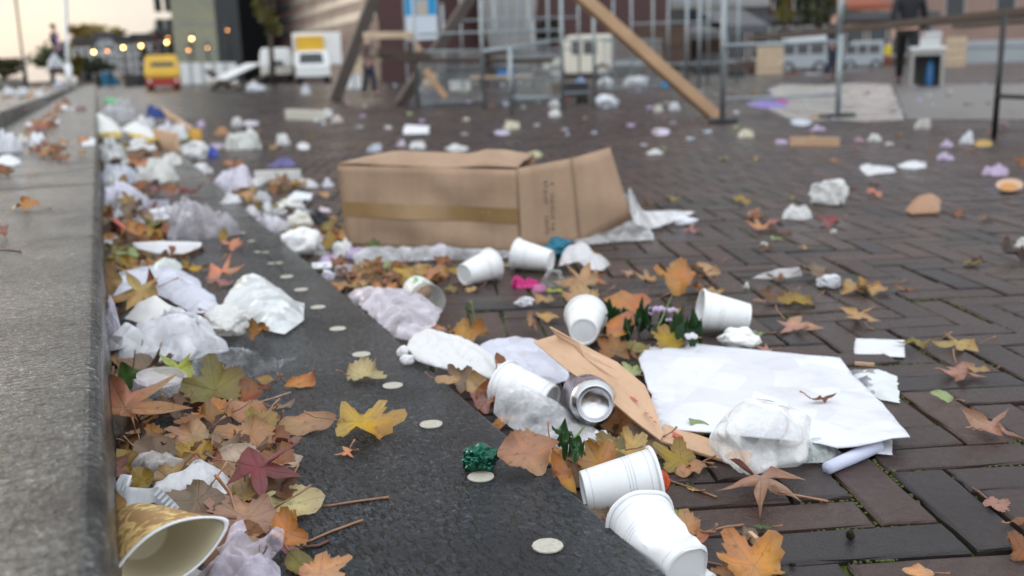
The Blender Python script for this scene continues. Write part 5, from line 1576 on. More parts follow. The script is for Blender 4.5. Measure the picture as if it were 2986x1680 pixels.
for a in [(1838, 884, 170, 'oval', 'orange', 88, 46, .4, .5, .06, .03, 0, 'broad orange yellow leaf arched above the green sprig'),
          (1802, 958, 150, 'oval', 'orange', -40, 44, .6, 1.2, .06, .03, 0, 'rolled orange leaf cone left of the green sprig'),
          (1952, 992, 130, 'broad', 'yellow', 80, 36, .5, .5, .08, .02, 0, 'bright orange yellow leaf below the green sprig'),
          (1862, 1016, 110, 'oval', 'olive', 80, 26, .5, .4, .08, .014, 0, 'olive yellow leaf behind the big card flap'),
          (1788, 1024, 135, 'broad', 'rust', 70, 36, 1.4, .6, .1, .016, 0, 'rust brown curled leaf behind the card flap'),
          (1848, 1036, 60, 'narrow', 'rust', 20, 44, 1.0, .8, .1, .02, 0, 'rust leaf end right of the curled leaf behind the flap'),
          (1700, 872, 140, 'broad', 'tan', 90, 34, .6, .3, .1, .016, 0, 'tan leaf behind the cup lying base first'),
          (1745, 960, 60, 'oval', 'mauve', 0, 40, .6, .4, .08, .016, 0, 'mauve leaf beside the cup behind the flap'),
          (1982, 908, 50, 'oval', 'tan', 60, 20, .8, .5, .1, .006, 0, 'little tan leaf between green sprig and open cup'),
          (1588, 876, 90, 'oval', 'tan', 60, 26, .8, .9, .08, .01, 0, 'tan folded leaf right of the small tissue lump'),
          (1548, 946, 110, 'narrow', 'tan', 10, 36, 1.6, .8, .12, .014, 0, 'twisted tan leaf below the small tissue lump'),
          (1600, 928, 96, 'oval', 'gold', 62, 20, .6, .6, .06, .006, 0, 'golden pointed leaf beside the twisted tan leaf'),
          (1690, 812, 140, 'star', 'tan', 40, 40, .7, .3, .1, .02, 0, 'spiky tan star leaf below the pointed napkin'),
          (1735, 818, 110, 'star', 'salmon', -80, 18, .5, .3, .1, .004, 0, 'salmon star leaf right of the spiky tan one'),
          (1620, 848, 60, 'oval', 'lime', 90, 10, .4, .3, .06, .004, 0, 'lime leaf under the see-through crushed cup'),
          (1740, 744, 50, 'oval', 'orange', 40, 20, .6, .3, .08, .004, 0, 'orange leaf scrap behind the pointed napkin'),
          (1472, 776, 40, 'oval', 'cream', 80, 10, .4, .2, .08, 0, 0, 'cream scrap between the two white cups'),
          (1375, 848, 66, 'oval', 'gold', 90, 10, .6, .5, .08, 0, 0, 'golden brown leaf in front of the left white cup'),
          (1320, 846, 76, 'oval', 'olive', 90, 10, .6, .5, .08, 0, 0, 'dull olive leaf right of the bright yellow leaf'),
          (2058, 793, 100, 'broad', 'tan', 100, 22, 1.0, .3, .14, .006, 0, 'wavy tan leaf alone behind the orange pair'),
          (1972, 842, 165, 'broad', 'orange', 70, 26, .9, .3, .14, .008, 0, 'big orange leaf behind the open white cup'),
          (2040, 846, 90, 'oval', 'rust', 80, 20, .9, .4, .1, .006, 0, 'rust leaf between big orange leaf and open cup'),
          (2085, 858, 80, 'oval', 'gold', 80, 14, .5, .4, .08, .002, 0, 'golden leaf tip behind the open cup'),
          (1888, 818, 76, 'star', 'tan', 80, 22, .9, .4, .12, .004, 0, 'tan crumpled leaf left of the big orange leaf'),
          (1836, 802, 56, 'oval', 'pink', 70, 22, .9, .5, .1, .004, 0, 'pinkish leaf left of the tan crumpled leaf'),
          (2320, 956, 160, 'star', 'pink', 200, 12, .4, .2, .08, .0, 0, 'pink tan star leaf left of the white card'),
          (2504, 927, 140, 'thin', 'tan', 0, 14, -.6, 1.0, .1, .008, 0, 'spidery tan leaf with one lobe upright'),
          (2486, 846, 110, 'maple', 'gold', 70, 20, .8, .4, .14, .006, 0, 'straw leaf right of the small white crumple'),
          (2554, 852, 120, 'oval', 'gold', 80, 18, .6, .6, .1, .004, 0, 'long straw leaf in the pair right of the white crumple'),
          (2516, 822, 50, 'oval', 'mustard', 10, 40, .6, .4, .1, .008, 0, 'mustard tip standing in the straw leaves'),
          (2640, 846, 66, 'narrow', 'rust', 70, 14, .5, .4, .08, .0, 0, 'rust sliver right of the straw leaves'),
          (2262, 876, 110, 'broad', 'brown', 80, 24, .9, .4, .12, .006, 0, 'dark orange brown leaf left of the mustard ragged leaf'),
          (2328, 884, 110, 'broad', 'mustard', 90, 20, .6, .4, .14, .006, 0, 'mustard ragged leaf on open paving'),
          (2220, 880, 50, 'oval', 'pink', 70, 14, .5, .4, .08, .0, 0, 'pinkish scrap left of the dark orange brown leaf'),
          (2680, 1008, 130, 'narrow', 'olive', 80, 16, .6, .5, .1, .004, 0, 'olive yellow leaf touching the white card'),
          (2790, 1012, 150, 'star', 'gold', 80, 14, .6, .4, .1, .004, 0, 'golden lobed leaf right of the white card'),
          (2800, 1098, 150, 'star', 'pink', 170, 14, .5, .3, .1, .004, 0, 'pink star leaf on the bricks at the right'),
          (2858, 1078, 76, 'oval', 'gold', 80, 14, .3, .2, .06, .012, 0, 'tan leaf piece resting on the pink star leaf'),
          (2752, 1162, 66, 'oval', 'palegreen', 60, 30, .5, 1.0, .06, .0, 0, 'small pale green folded leaf below the pink star leaf'),
          (2900, 1250, 160, 'thin', 'pink', -60, 14, .6, .5, .12, .006, 0, 'pinkish brown shrivelled star leaf at the right rim'),
          (2232, 1020, 60, 'star', 'pink', 60, 12, .4, .3, .08, .0, 0, 'pinkish leaf scrap beside the crushed cup'),
          (2210, 976, 70, 'narrow', 'palegreen', 60, 12, .4, .3, .08, .0, 0, 'pale green sliver above the crushed cup'),
          ]:
    leaf(*a)
LAND.update({'the pink tan star leaf': (2320, 956), 'the pink star leaf': (2800, 1098), 'the straw leaves': (2518, 844), 'the wavy tan leaf': (2058, 793), 'the big orange leaf': (1972, 842), 'the bright yellow leaf': (1199, 812)})
lump('tissue_ball', 'tissue', 'small white crumple left of the straw leaves', (2378, 800, 2450, 850), 0, (.84, .85, .88), 'tissue', 'facet', .8, 4)
sheet('film_scrap', 'film', 'greyish film strip with brown leaf in open paving', [(2190, 812), (2260, 790), (2330, 780), (2340, 806), (2260, 816)], 0, (.58, .56, .56), 'film_white', .01, 16, .016, [.004, .02, .03, .01, .004])
leaf(2380, 800, 100, 'broad', 'taupe', 80, 26, 1.0, .5, .14, .008, 0, 'greyish brown leaf at the end of the film strip')
leaf(2272, 815, 90, 'narrow', 'rust', 85, 12, .6, .4, .1, .0, 0, 'rust leaf under the greyish film strip')

# left of the box, along the step edge
lump('white_tub', 'tub', 'large white plastic tub lying on its side left of the box', (824, 664, 944, 760), 0, (.85, .85, .84), 'plastic', 'soft', .8, 5, seed=71)
LAND['the large white tub'] = (884, 712)
lump('tissue_wad', 'tissue', 'white paper wad between the tub and the box', (970, 694, 1034, 758), 0, (.84, .84, .82), 'paper', 'facet', .7, 4)
sheet('paper_card', 'card', 'small white card below the large white tub', [(908, 768), (966, 764), (968, 782), (912, 784)], 0, (.84, .85, .90), 'paper', .002, 20, .004, [.012] * 4)
lump('tissue_ball', 'tissue', 'pointed white wad at the step edge below the small card', (936, 786, 980, 826), 0, (.84, .83, .88), 'tissue', 'facet', .8, 4)
leaf(912, 784, 120, 'narrow', 'lime', 40, 20, .6, .6, .06, .01, 0, 'long yellow-green peel along the step edge')
LAND['the pointed white wad'] = (958, 806)
lump('round_lid', 'lid', 'round cream white lid leaning in the rubbish left of the box', (840, 616, 916, 676), 0, (.80, .78, .70), 'plastic', 'soft', .5, 4, seed=13)
lump('paper_box', 'box', 'cream white box above the round lid', (803, 578, 893, 622), 0, (.83, .83, .80), 'paper', 'facet', .6, 4)
LAND['the round cream lid'] = (878, 645)
lump('plastic_bag', 'bag', 'white film bag along the step edge left of the round lid', (744, 618, 848, 684), 0, (.80, .78, .84), 'film_white', 'bag', .6, 4)
lump('paper_wad', 'paper', 'ragged white wad behind the white film bag', (762, 590, 798, 624), 0, (.84, .84, .86), 'paper', 'facet', .8, 3)
lump('glove', 'glove', 'black crumpled glove beside the cream lid', (896, 612, 962, 660), 0, (.012, .014, .02), 'film_white', 'bag', .7, 4)
LAND['the black glove'] = (929, 636)
lump('paper_wad', 'paper', 'pinkish white scrap lying on the black glove', (926, 604, 966, 622), .02, (.80, .70, .74), 'paper', 'facet', .7, 3)
sheet('paper_card', 'card', 'white card with teal edge left of the box', [(836, 580), (860, 558), (912, 566), (906, 584)], 0, (.80, .85, .88), 'paper', .002, 14, .006, [.02, .035, .035, .02])
stick('foam_strip', 'long flat white foam strip lying behind the rubbish', (744, 514), (876, 510), .05, .02, 'foam', .02, 'strip', (.80, .79, .76))
lump('paper_wad', 'paper', 'pointed white paper wad right of the foam strip', (866, 518, 934, 552), 0, (.82, .82, .84), 'paper', 'facet', .7, 4)
lump('paper_wad', 'paper', 'small white wad touching the left side of the box', (940, 520, 974, 550), 0, (.82, .83, .88), 'paper', 'facet', .8, 3)
lump('plastic_bag', 'bag', 'large lilac white bag slumped over the step edge', (622, 484, 746, 568), 0, (.80, .77, .86), 'film_white', 'bag', .6, 5, seed=91)
LAND['the large lilac bag'] = (690, 530)
lump('paper_wad', 'paper', 'white wad right of the large lilac bag', (730, 522, 772, 546), 0, (.80, .80, .78), 'paper', 'facet', .8, 3)
lump('flower_paper', 'paper', 'lilac tissue tuft beside the large white tub', (922, 690, 952, 728), 0, (.64, .44, .68), 'tissue', 'spiky', .8, 3)
rng = random.Random(44)
for (x0, x1, y0, y1, n) in ((680, 830, 556, 620, 12), (780, 880, 528, 560, 8), (850, 1010, 660, 735, 16), (980, 1160, 766, 850, 20), (1100, 1330, 770, 850, 12), (620, 700, 470, 500, 4), (1020, 1260, 800, 860, 6)):
    for i in range(n):
        x = rng.uniform(x0, x1); y = rng.uniform(y0, y1)
        if x < 600 + 1.1415 * (y - 510) + 14: x = 600 + 1.1415 * (y - 510) + rng.uniform(14, 60)
        leaf(x, y, rng.uniform(48, 84) * (y / 700), rng.choice(['broad', 'oval', 'maple', 'round']), rng.choice(['rust', 'tan', 'orange', 'brown', 'salmon', 'gold', 'mustard', 'olive']), rng.uniform(0, 360), rng.uniform(8, 32), rng.uniform(.3, 1.4), rng.uniform(0, .8), .12, rng.uniform(.0, .02), 0, None, .25, rng.uniform(-14, 14))
for a in [(957, 706, 80, 'oval', 'mustard', 0, 66, .3, .4, .05, .03, 0, 'mustard leaf upright between the white tub and the box'),
          (952, 572, 64, 'oval', 'gold', 60, 20, .6, .4, .08, .006, 0, 'golden leaf at the left side of the box'),
          (975, 636, 30, 'oval', 'orange', 40, 40, .4, .4, .08, .01, 0, 'orange leaf scrap touching the black glove'),
          (1000, 838, 90, 'oval', 'gold', 60, 20, .5, .4, .06, .006, 0, 'golden yellow leaf at the step edge behind the lilac bag'),
          (1075, 794, 110, 'broad', 'tan', 90, 30, .8, .5, .1, .01, 0, 'tan leaf pair member in front of the film beside the box'),
          (1290, 765, 70, 'broad', 'rust', 80, 26, .9, .5, .12, .01, 0, 'rust leaf below the lilac tuft at the box'),
          (1220, 786, 110, 'oval', 'tan', 86, 10, .4, .4, .08, .0, 0, 'long tan leaf flat in front of the box'),
          (1130, 780, 100, 'oval', 'palegreen', 86, 10, .4, .4, .08, .002, 0, 'pale green leaf flat in front of the film by the box'),
          (1024, 800, 90, 'oval', 'brown', 80, 22, .8, .8, .1, .006, 0, 'brown rolled leaf in front of the pointed white wad')]:
    leaf(*a)
lump('tissue_wad', 'tissue', 'pinkish white torn wad in front of the box film', (975, 770, 1050, 810), 0, (.74, .66, .68), 'film_milky', 'facet', .7, 4)
twig('green weed growing between bricks right of the printed beaker', [(1388, 950), (1378, 905, .02), (1372, 876, .035)], .002, 0, (.07, .14, .03), None, 'green_stalk')

# ---- the cardboard box
def box():
    fl, fr = at(1000, 728), at(1516, 742)               # front foot
    ex = (fr - fl).normalized(); ey = Vector((-ex.y, ex.x, 0))
    Lb = (fr - fl).length
    s = mpp(fl)
    Hb = .232; D = .30
    root = empty('cardboard_box', fl); root['label'] = 'open brown cardboard box on its side with a flap folded out to the right'; root['category'] = 'box'
    def loc(u, v, h): return ex * u + ey * v + Vector((0, 0, h))
    rng = random.Random(2)
    def panel(name, c4, n=14, m=8, warp=.004, mat='cardboard', th=.004):
        vs, fs = [], []
        for j in range(m + 1):
            for i in range(n + 1):
                a = c4[0].lerp(c4[1], i / n); b = c4[3].lerp(c4[2], i / n)
                p = a.lerp(b, j / m)
                nn = (c4[1] - c4[0]).cross(c4[3] - c4[0]).normalized()
                e = min(1, 4 * min(i / n, 1 - i / n, j / m, 1 - j / m) + .25)
                p = p + nn * warp * crumple(p, 7, hash(name) % 97 if 0 else len(name), 2) * e
                vs.append(p)
        for j in range(m):
            for i in range(n): fs.append((j*(n+1)+i, j*(n+1)+i+1, (j+1)*(n+1)+i+1, (j+1)*(n+1)+i))
        # local frame so the flutes run with the panel
        o = mesh_obj(name, vs, fs, M[mat], root, True)
        sd = o.modifiers.new('thickness', 'SOLIDIFY'); sd.thickness = th; sd.offset = 0
        return o
    # bulging sagging front: leans back slightly at the left
    A0, A1 = loc(-.0, .03, .0), loc(Lb, 0, .0)
    B1, B0 = loc(Lb - .004, .015, Hb - .008), loc(-.022, .045, Hb)
    panel('front_panel', [A0, A1, B1, B0], 26, 12, .012)
    T1, T0 = loc(Lb - .04, D, Hb + .006), loc(.03, D, Hb + .016)
    panel('top_panel', [B0 + Vector((0, 0, .002)), B1 + Vector((0, 0, .002)), T1, T0], 18, 8, .02)
    panel('back_panel', [loc(.02, D, 0), loc(Lb - .03, D, 0), T1, T0], 14, 6, .005)
    panel('end_panel', [loc(.0, .034, 0), loc(.02, D, 0), T0, B0 + ey * .004], 8, 6, .004)
    panel('base_panel', [loc(.01, .03, .004), loc(Lb, .005, .004), loc(Lb - .03, D, .004), loc(.02, D, .004)], 6, 6, .001)
    # flap folded out: near piece and its bent corner
    F0, F1 = loc(Lb + .006, -.004, .008), at(1690, 712, .0) - fl
    F3 = loc(Lb - .002, .010, Hb - .004)
    F2 = at(1664, 462, .0); F2 = (pt(1664, 462, (F1 + fl).y + .03) - fl)
    flap = panel('flap', [F0, F1, F2, F3], 10, 10, .003)
    C1 = pt(1842, 640, (F1 + fl).y + .06) - fl
    C2 = pt(1778, 430, (F2 + fl).y + .07) - fl
    panel('flap_corner', [F1 + Vector((.003, 0, .002)), C1, C2, F2 + Vector((.003, 0, 0))], 8, 8, .003)
    # parcel tape band along the front
    nrm = ((A1 - A0).cross(B0 - A0)).normalized()
    nrm = nrm if nrm.y < 0 else -nrm
    vs, fs = [], []
    n = 22
    for i in range(n + 1):
        t = i / n
        for f in (.39, .565):
            a = A0.lerp(A1, t); b = B0.lerp(B1, t)
            p = a.lerp(b, f - .02 * t)
            e = min(1, 4 * min(t, 1 - t, .4) + .25)
            nn = (A1 - A0).cross(B0 - A0).normalized()
            p = p + nn * .012 * crumple(p, 7, 11, 2) * min(1, 4 * min(t, 1 - t) + .25)
            vs.append(p + nrm * .0042)
    for i in range(n): fs.append((2*i, 2*i+2, 2*i+3, 2*i+1))
    mesh_obj('tape', vs, fs, M['brown_tape'], root, True)
    # two rows of small stencilled print running down the flap
    e1 = (F1 - F0).normalized(); e2 = (F3 - F0); Hf = e2.length; e2 = e2.normalized()
    nf = e1.cross(e2).normalized(); nf = nf if nf.y < 0 else -nf
    rr = random.Random(6)
    mb = MB()
    for rowi, u in enumerate((.085, .106)):
        hh = .03 + .02 * rowi
        while hh < Hf - .03:
            w_ = rr.uniform(.004, .010)
            if rr.random() < .8:
                q = F0 + e1 * (u - .0003 * hh + rr.uniform(-.0015, .0015)) + e2 * hh + nf * .0055
                mb.add([q, q + e1 * .011, q + e1 * .011 + e2 * w_ * .45, q + e2 * w_ * .45], [(0, 1, 2, 3)])
            hh += w_ + .003
    o = mb.build('stencil_print', M['ink'], root); o['kind'] = 'stuff'
    LAND['the cardboard box'] = (1300, 600)
box()
sheet('plastic_film', 'film', 'clear plastic film strip along the front of the box', [(1026, 740), (1052, 722), (1120, 728), (1180, 732), (1280, 716), (1350, 728), (1490, 734), (1490, 752), (1380, 762), (1260, 760), (1150, 766), (1080, 778), (1036, 770)], 0, (.72, .73, .75), 'film_milky', .016, 14, .02, [.02, .035, .02, .015, .035, .03, .012, .003, .003, .003, .003, .003, .006], 50)
LAND['the film by the box'] = (1200, 750)
lump('flower_paper', 'paper', 'lilac tuft of tissue leaning on the box front', (1256, 712, 1304, 752), 0, (.70, .56, .74), 'tissue', 'soft', .8, 4)
leaf(1088, 716, 50, 'broad', 'green', 0, 50, .6, .4, .1, .03, 0, 'bright green leaf sprout against the box front')
def film_right():
    sheet('plastic_film', 'film', 'translucent sheet trailing out from under the box flap', [(1670, 706), (1780, 672), (1850, 640), (1890, 648), (1908, 700), (1800, 706), (1700, 716)], 0, (.66, .66, .66), 'film_milky', .012, 12, .012, [.01, .02, .02, .02, .004, .004, .004], 40)
    sheet('plastic_film', 'film', 'white plastic strip standing up behind the box flap', [(1820, 556), (1838, 548), (1866, 620), (1960, 616), (2026, 620), (1990, 640), (1900, 668), (1850, 650)], 0, (.76, .76, .76), 'film_white', .012, 10, .012, [.16, .16, .05, .03, .01, .01, .01, .06], 30)
    lump('paper_wad', 'paper', 'small white paper arch at the end of the plastic strip', (1962, 632, 2036, 662), 0, (.80, .80, .86), 'paper', 'soft', .6, 4)
film_right(); LAND['the sheet under the flap'] = (1790, 690)

# ================================================================== LITTER: open paving
def W(label, box_, color=(.84, .84, .82), mat='tissue', style='facet', det=4, name='paper_wad', cat='paper', depth=.8, key=None, z=0):
    return lump(name, cat, label, box_, z, color, mat, style, depth, det, key=key)
PK = (.70, .59, .76)
W('big crumpled white paper ball on the open paving', (2358, 524, 2472, 609), key='the big white ball', name='paper_ball')
W('white paper ball half behind the big one, with a hollow', (2281, 596, 2368, 647), style='bag')
for lb, pl in (('white paper strip left of the second one at the far right', [(2506, 486), (2530, 478), (2562, 487), (2606, 489), (2613, 503), (2562, 507), (2532, 513), (2514, 501)]), ('thin white paper strip at the far right', [(2616, 485), (2642, 474), (2672, 478), (2697, 473), (2701, 489), (2668, 494), (2630, 492)])):
    sheet('paper_strip', 'paper', lb, pl, 0, (.83, .84, .86), 'wad', .02, 9, .004)
def dish():
    p = at(2940, 552, .01)
    m = Matrix.Rotation(math.radians(24), 4, 'X') @ Matrix.Rotation(math.radians(-10), 4, 'Y')
    root = empty('food_dish', p); root['label'] = 'pale oval dish with an orange middle at the right rim'; root['category'] = 'dish'
    s = mpp(p)
    m = m @ Matrix.Diagonal((1.25, .9, 1, 1)); r = 34 * s
    o = MB().lathe([(0, 0), (r * .7, 0), (r, .018), (r * .97, .021), (r * .7, .006), (0, .006)], 30, m).build('shell', M['card'], root, True, color=(.62, .42, .30))
    MB().lathe([(r * .62, .009), (r * .3, .012), (0, .012)], 24, m).build('filling', M['card'], root, True, color=(.50, .24, .06))
    LAND['the oval dish'] = (2940, 545)
dish()
W('lilac crumple above the oval dish', (2866, 477, 2937, 518), PK, key='the lilac crumple')
W('lilac arch shaped scrap left of the lilac crumple', (2733, 443, 2781, 470), PK, style='bag')
W('lilac wad near the dark table leg', (2743, 406, 2779, 431), PK)
W('bluish white wad beside the dark table leg', (2798, 382, 2837, 424), (.78, .80, .84), key='the wad at the dark leg')
sheet('paper_scrap', 'paper', 'flat mustard paper at the foot of the dark table leg', oblong(2840, 408, 2896, 430, 3), 0, (.52, .34, .10), 'paper', .006, 10, .01)
def curled_card():
    P = [(2640, 618), (2668, 584), (2730, 578), (2742, 588), (2738, 624), (2660, 628)]
    sheet('cardboard_scrap', 'cardboard', 'curled brown cardboard scrap on the open paving', P, 0, (.36, .21, .13), 'card', .004, 10, .03, [.006, .03, .035, .03, .004, .004], 24, .004)
    LAND['the curled card scrap'] = (2690, 602)
curled_card()
leaf(2549, 570, 62, 'broad', 'salmon', 80, 24, 1.2, .6, .12, .006, 0, 'salmon curled leaf between big white ball and card scrap')
stick('wood_board', 'short tan board lying on the open paving', (2304, 419), (2447, 421), .075, .022, 'kraft', 0, 'board')
LAND['the short tan board'] = (2375, 420)
leaf(2373, 402, 40, 'oval', 'mustard', 30, 30, .8, .5, .1, .004, 0, 'mustard scrap lying behind the short tan board')
W('cream coloured wad left of the short tan board', (2152, 377, 2199, 404), (.80, .76, .60), key='the cream wad')
W('round white wad right of the short tan board', (2531, 391, 2571, 415), (.80, .80, .78))
W('greyish white wad at the edge of the glare patch', (2667, 346, 2713, 379), (.72, .70, .66), key='the wad at the glare patch')
sheet('paper_scrap', 'paper', 'bluish white paper in front of the glare patch', oblong(2305, 345, 2370, 368, 8), 0, (.72, .76, .86), 'wad', .012, 10, .004)
W('lilac wad right of the bluish white paper at the glare patch', (2361, 364, 2407, 384), PK)
W('lilac wad at the left end of the short tan board', (2262, 407, 2297, 422), PK)
W('pink scrap between tan board and round white wad', (2490, 400, 2522, 416), (.62, .42, .50), det=3)
leaf(2415, 656, 84, 'broad', 'crimson', 80, 22, .9, .4, .12, .004, 0, 'crimson leaf right of the pale star leaf')
leaf(2220, 664, 100, 'star', 'salmon', 20, 14, .5, .3, .1, .0, 0, 'pale salmon star leaf below the white balls')
leaf(2206, 636, 50, 'broad', 'rust', 60, 24, 1.0, .5, .12, .004, 0, 'rust leaf scrap above the pale salmon star leaf')
leaf(2232, 728, 50, 'broad', 'brown', 60, 24, 1.0, .5, .12, .004, 0, 'small brown leaf with a white speck behind it')
W('tiny white speck behind the small brown leaf', (2214, 704, 2240, 720), det=3)
leaf(2265, 698, 44, 'oval', 'palegreen', 60, 14, .5, .3, .08, .0, 0, 'small bright green leaf on the open paving')
leaf(2166, 588, 62, 'broad', 'mustard', 80, 18, .8, .3, .12, .0, 0, 'mustard leaf left of the white paper balls')
leaf(2950, 745, 110, 'broad', 'dark', 80, 34, 1.2, .6, .14, .012, 0, 'dark crumpled leaf at the right rim of the photo')
W('white paper lump behind the dark leaf at the right rim', (2960, 690, 3010, 730), key='the lump at the right rim')
leaf(2980, 482, 60, 'broad', 'rust', 60, 34, 1.2, .6, .14, .008, 0, 'rust leaf at the right rim above the oval dish')
W('tiny white scrap below the crimson leaf', (2420, 668, 2440, 682), det=3)
W('tiny white scrap on the bricks behind the sheet', (2166, 824, 2186, 844), det=3)
W('white paper scrap on open paving behind the box', (1884, 434, 1936, 453), style='bag', key='the white scrap behind the box')
W('white box with a green print behind the cardboard box', (1294, 421, 1370, 450), name='paper_box', cat='box', key='the green printed box')
W('pale yellow crumple behind the right end of the box', (1530, 440, 1584, 462), (.68, .66, .42), key='the pale yellow crumple')
W('white scrap left of the pale yellow crumple', (1476, 446, 1512, 462), det=3)
W('white wad behind the middle of the box', (1192, 412, 1244, 436))
W('bluish white wad behind the left half of the box', (1072, 418, 1114, 446), (.74, .78, .86))
W('lilac scrap behind the box', (1154, 408, 1184, 430), (.66, .60, .68), det=3)
sheet('paper_card', 'card', 'white rectangular card far behind the box', [(1176, 378), (1184, 364), (1252, 368), (1250, 390), (1176, 392)], 0, (.84, .85, .88), 'paper', .003, 6, .01, [.02] * 5)
LAND['the rectangular white card'] = (1212, 380)
W('cream wad on the far paving right of the rectangular card', (1468, 350, 1516, 380), (.82, .79, .62), key='the far cream wad')
sheet('paper_scrap', 'paper', 'lilac flat scrap below the far cream wad', oblong(1440, 380, 1490, 396, 4), 0, (.62, .56, .72), 'wad', .012, 8, .004)
sheet('paper_scrap', 'paper', 'flat lilac white paper right of the slanting plank foot', oblong(1900, 374, 1954, 398, 4), 0, (.74, .68, .82), 'wad', .012, 8, .004)
W('white wad below the black crate', (1601, 318, 1637, 343))
W('white wad left of the black crate', (1600, 282, 1634, 312))
W('big white bag standing right of the black crate', (1735, 278, 1806, 321), (.80, .83, .87), 'film_white', 'soft', name='plastic_bag', cat='bag', key='the bag at the black crate')
W('white bag behind the one at the black crate', (1744, 228, 1790, 260), (.80, .83, .88), 'film_white', 'soft', name='plastic_bag', cat='bag')
W('wide white bag under the flatbed boards', (1818, 224, 1892, 256), (.80, .83, .88), 'film_white', 'soft', name='plastic_bag', cat='bag')
W('small sky blue wad near the wide white bag', (1924, 238, 1952, 256), (.10, .34, .62), det=3)
W('cream wad left of the white one on the far paving', (1906, 304, 1934, 330), (.74, .72, .64))
W('white wad right of the cream one on the far paving', (1950, 298, 1984, 324), (.78, .78, .78))
sheet('plastic_bag', 'bag', 'flat violet bag at the corner of the glare patch', oblong(2176, 294, 2304, 318, 9), 0, (.30, .24, .62), 'film_white', .03, 4, .05)
W('pink shred on the violet bag', (2258, 284, 2300, 306), (.60, .22, .42), det=3)
W('cone shaped white crumpled paper behind the step edge', (660, 374, 762, 443), (.85, .86, .82), key='the white cone')
W('pointed white wad right of the white cone', (804, 390, 848, 427), key='the pointed far wad')
W('round white wad behind the white cone', (675, 342, 708, 369))
sheet('paper_scrap', 'paper', 'lilac white scrap right of the round white wad', oblong(706, 352, 756, 368, 7), 0, (.70, .66, .74), 'wad', .012, 8, .004)
W('orange and white scrap left of the white cone', (625, 370, 670, 397), (.60, .34, .20))
W('small lilac wad on the far paving near the step', (572, 352, 600, 374), PK, det=3)
W('violet crumple in front of the white cone', (782, 460, 866, 490), (.16, .14, .34), 'film_white', 'bag', key='the violet crumple')
sheet('paper_scrap', 'paper', 'flat white scrap right of the pointed far wad', oblong(862, 417, 908, 438, 2), 0, (.82, .82, .83), 'wad', .012, 8, .004)
stick('foam_board', 'cream foam board lying far behind the box', (838, 340), (942, 346), .16, .05, 'foam', 0, 'board', (.74, .72, .64))
LAND['the cream foam board'] = (890, 342)
W('white wad lying on the right end of the foam board', (934, 318, 974, 345))
W('cream and pink wad right of the foam board', (964, 336, 1002, 359), (.74, .66, .62))
sheet('paper_scrap', 'paper', 'faint lilac film left of the white cone', oblong(606, 416, 664, 436, 5), 0, (.56, .50, .58), 'film_milky', .006, 8, .015)
leaf(800, 432, 60, 'oval', 'gold', 80, 12, .5, .4, .1, .0, 0, 'golden leaf in front of the pointed far wad')
# many small scraps and leaves, far out on the paving
rng = random.Random(52)
for i in range(120):
    y = 262 + 520 * rng.random() ** 1.7
    x = rng.uniform(620, 2980)
    if x < 600 + 1.1415 * (y - 510) + 60 or (940 < x < 1880 and 400 < y < 800): continue
    if 1000 < x < 2300 and y > 700: continue
    s = .30 + .9 * (y - 200) / 300
    leaf(x, y, rng.uniform(26, 46) * s * .6 + 12, rng.choice(['broad', 'oval', 'maple', 'star']), rng.choice(['rust', 'brown', 'tan', 'taupe', 'brown', 'olive', 'olive', 'palegreen', 'mauve', 'rust', 'orange']), rng.uniform(0, 360), rng.uniform(2, 18), rng.uniform(.2, 1.2), .4, .1, 0, 0, None, .25, rng.uniform(-10, 10))
SC = [('white', (.82, .83, .84)), ('bluish white', (.70, .74, .84)), ('lilac', (.62, .50, .70)), ('cream', (.76, .72, .60)), ('grey', (.52, .52, .52)), ('pinkish', (.62, .44, .46))]
scr = []
for i in range(90):
    y = 246 + 190 * rng.random() ** 1.5
    x = rng.uniform(900, 2980)
    if 960 < x < 1860 and y > 400: continue
    nm, c = rng.choice(SC)
    w_ = rng.uniform(9, 22) * (.6 + (y - 240) / 200)
    o = lump('paper_scrap', 'scrap', None, (x, y - w_ * .5, x + w_, y), 0, c, 'tissue', 'facet', .8, 2)
    scr.append((o, nm, x, y, w_))

# extra torn scraps filling the drift along the block and along the step edge
for i in range(40):
    if i < 24:
        y = rng.uniform(420, 800); x = 296 + rng.random() ** 1.4 * (y - 240) * .42; zz = S_
    else:
        y = rng.uniform(440, 800); x = 600 + 1.1415 * (y - 510) + rng.uniform(20, 130); zz = 0
    nm, c = rng.choice(SC[:4] + SC[:1] * 4)
    w_ = rng.uniform(34, 62) * y / 640
    o = lump('paper_scrap', 'scrap', None, (x, y - w_ * rng.uniform(.3, .7), x + w_, y), zz, c, rng.choice(['wad', 'tissue', 'film_milky']), 'bag', .8, 3)
    scr.append((o, nm, x, y, w_))
rng = random.Random(61)
for i in range(44):
    y = rng.uniform(560, 1060)
    x = 294 + rng.random() ** 1.2 * 250
    leaf(x, y, rng.uniform(60, 100) * (y / 760), rng.choice(['broad', 'oval', 'maple', 'round']), rng.choice(['brown', 'rust', 'tan', 'taupe', 'orange', 'dark', 'brown', 'olive']), rng.uniform(0, 360), rng.uniform(4, 26), rng.uniform(.3, 1.4), rng.uniform(0, .8), .12, rng.uniform(.002, .014), S_, None, .25, rng.uniform(-14, 14))

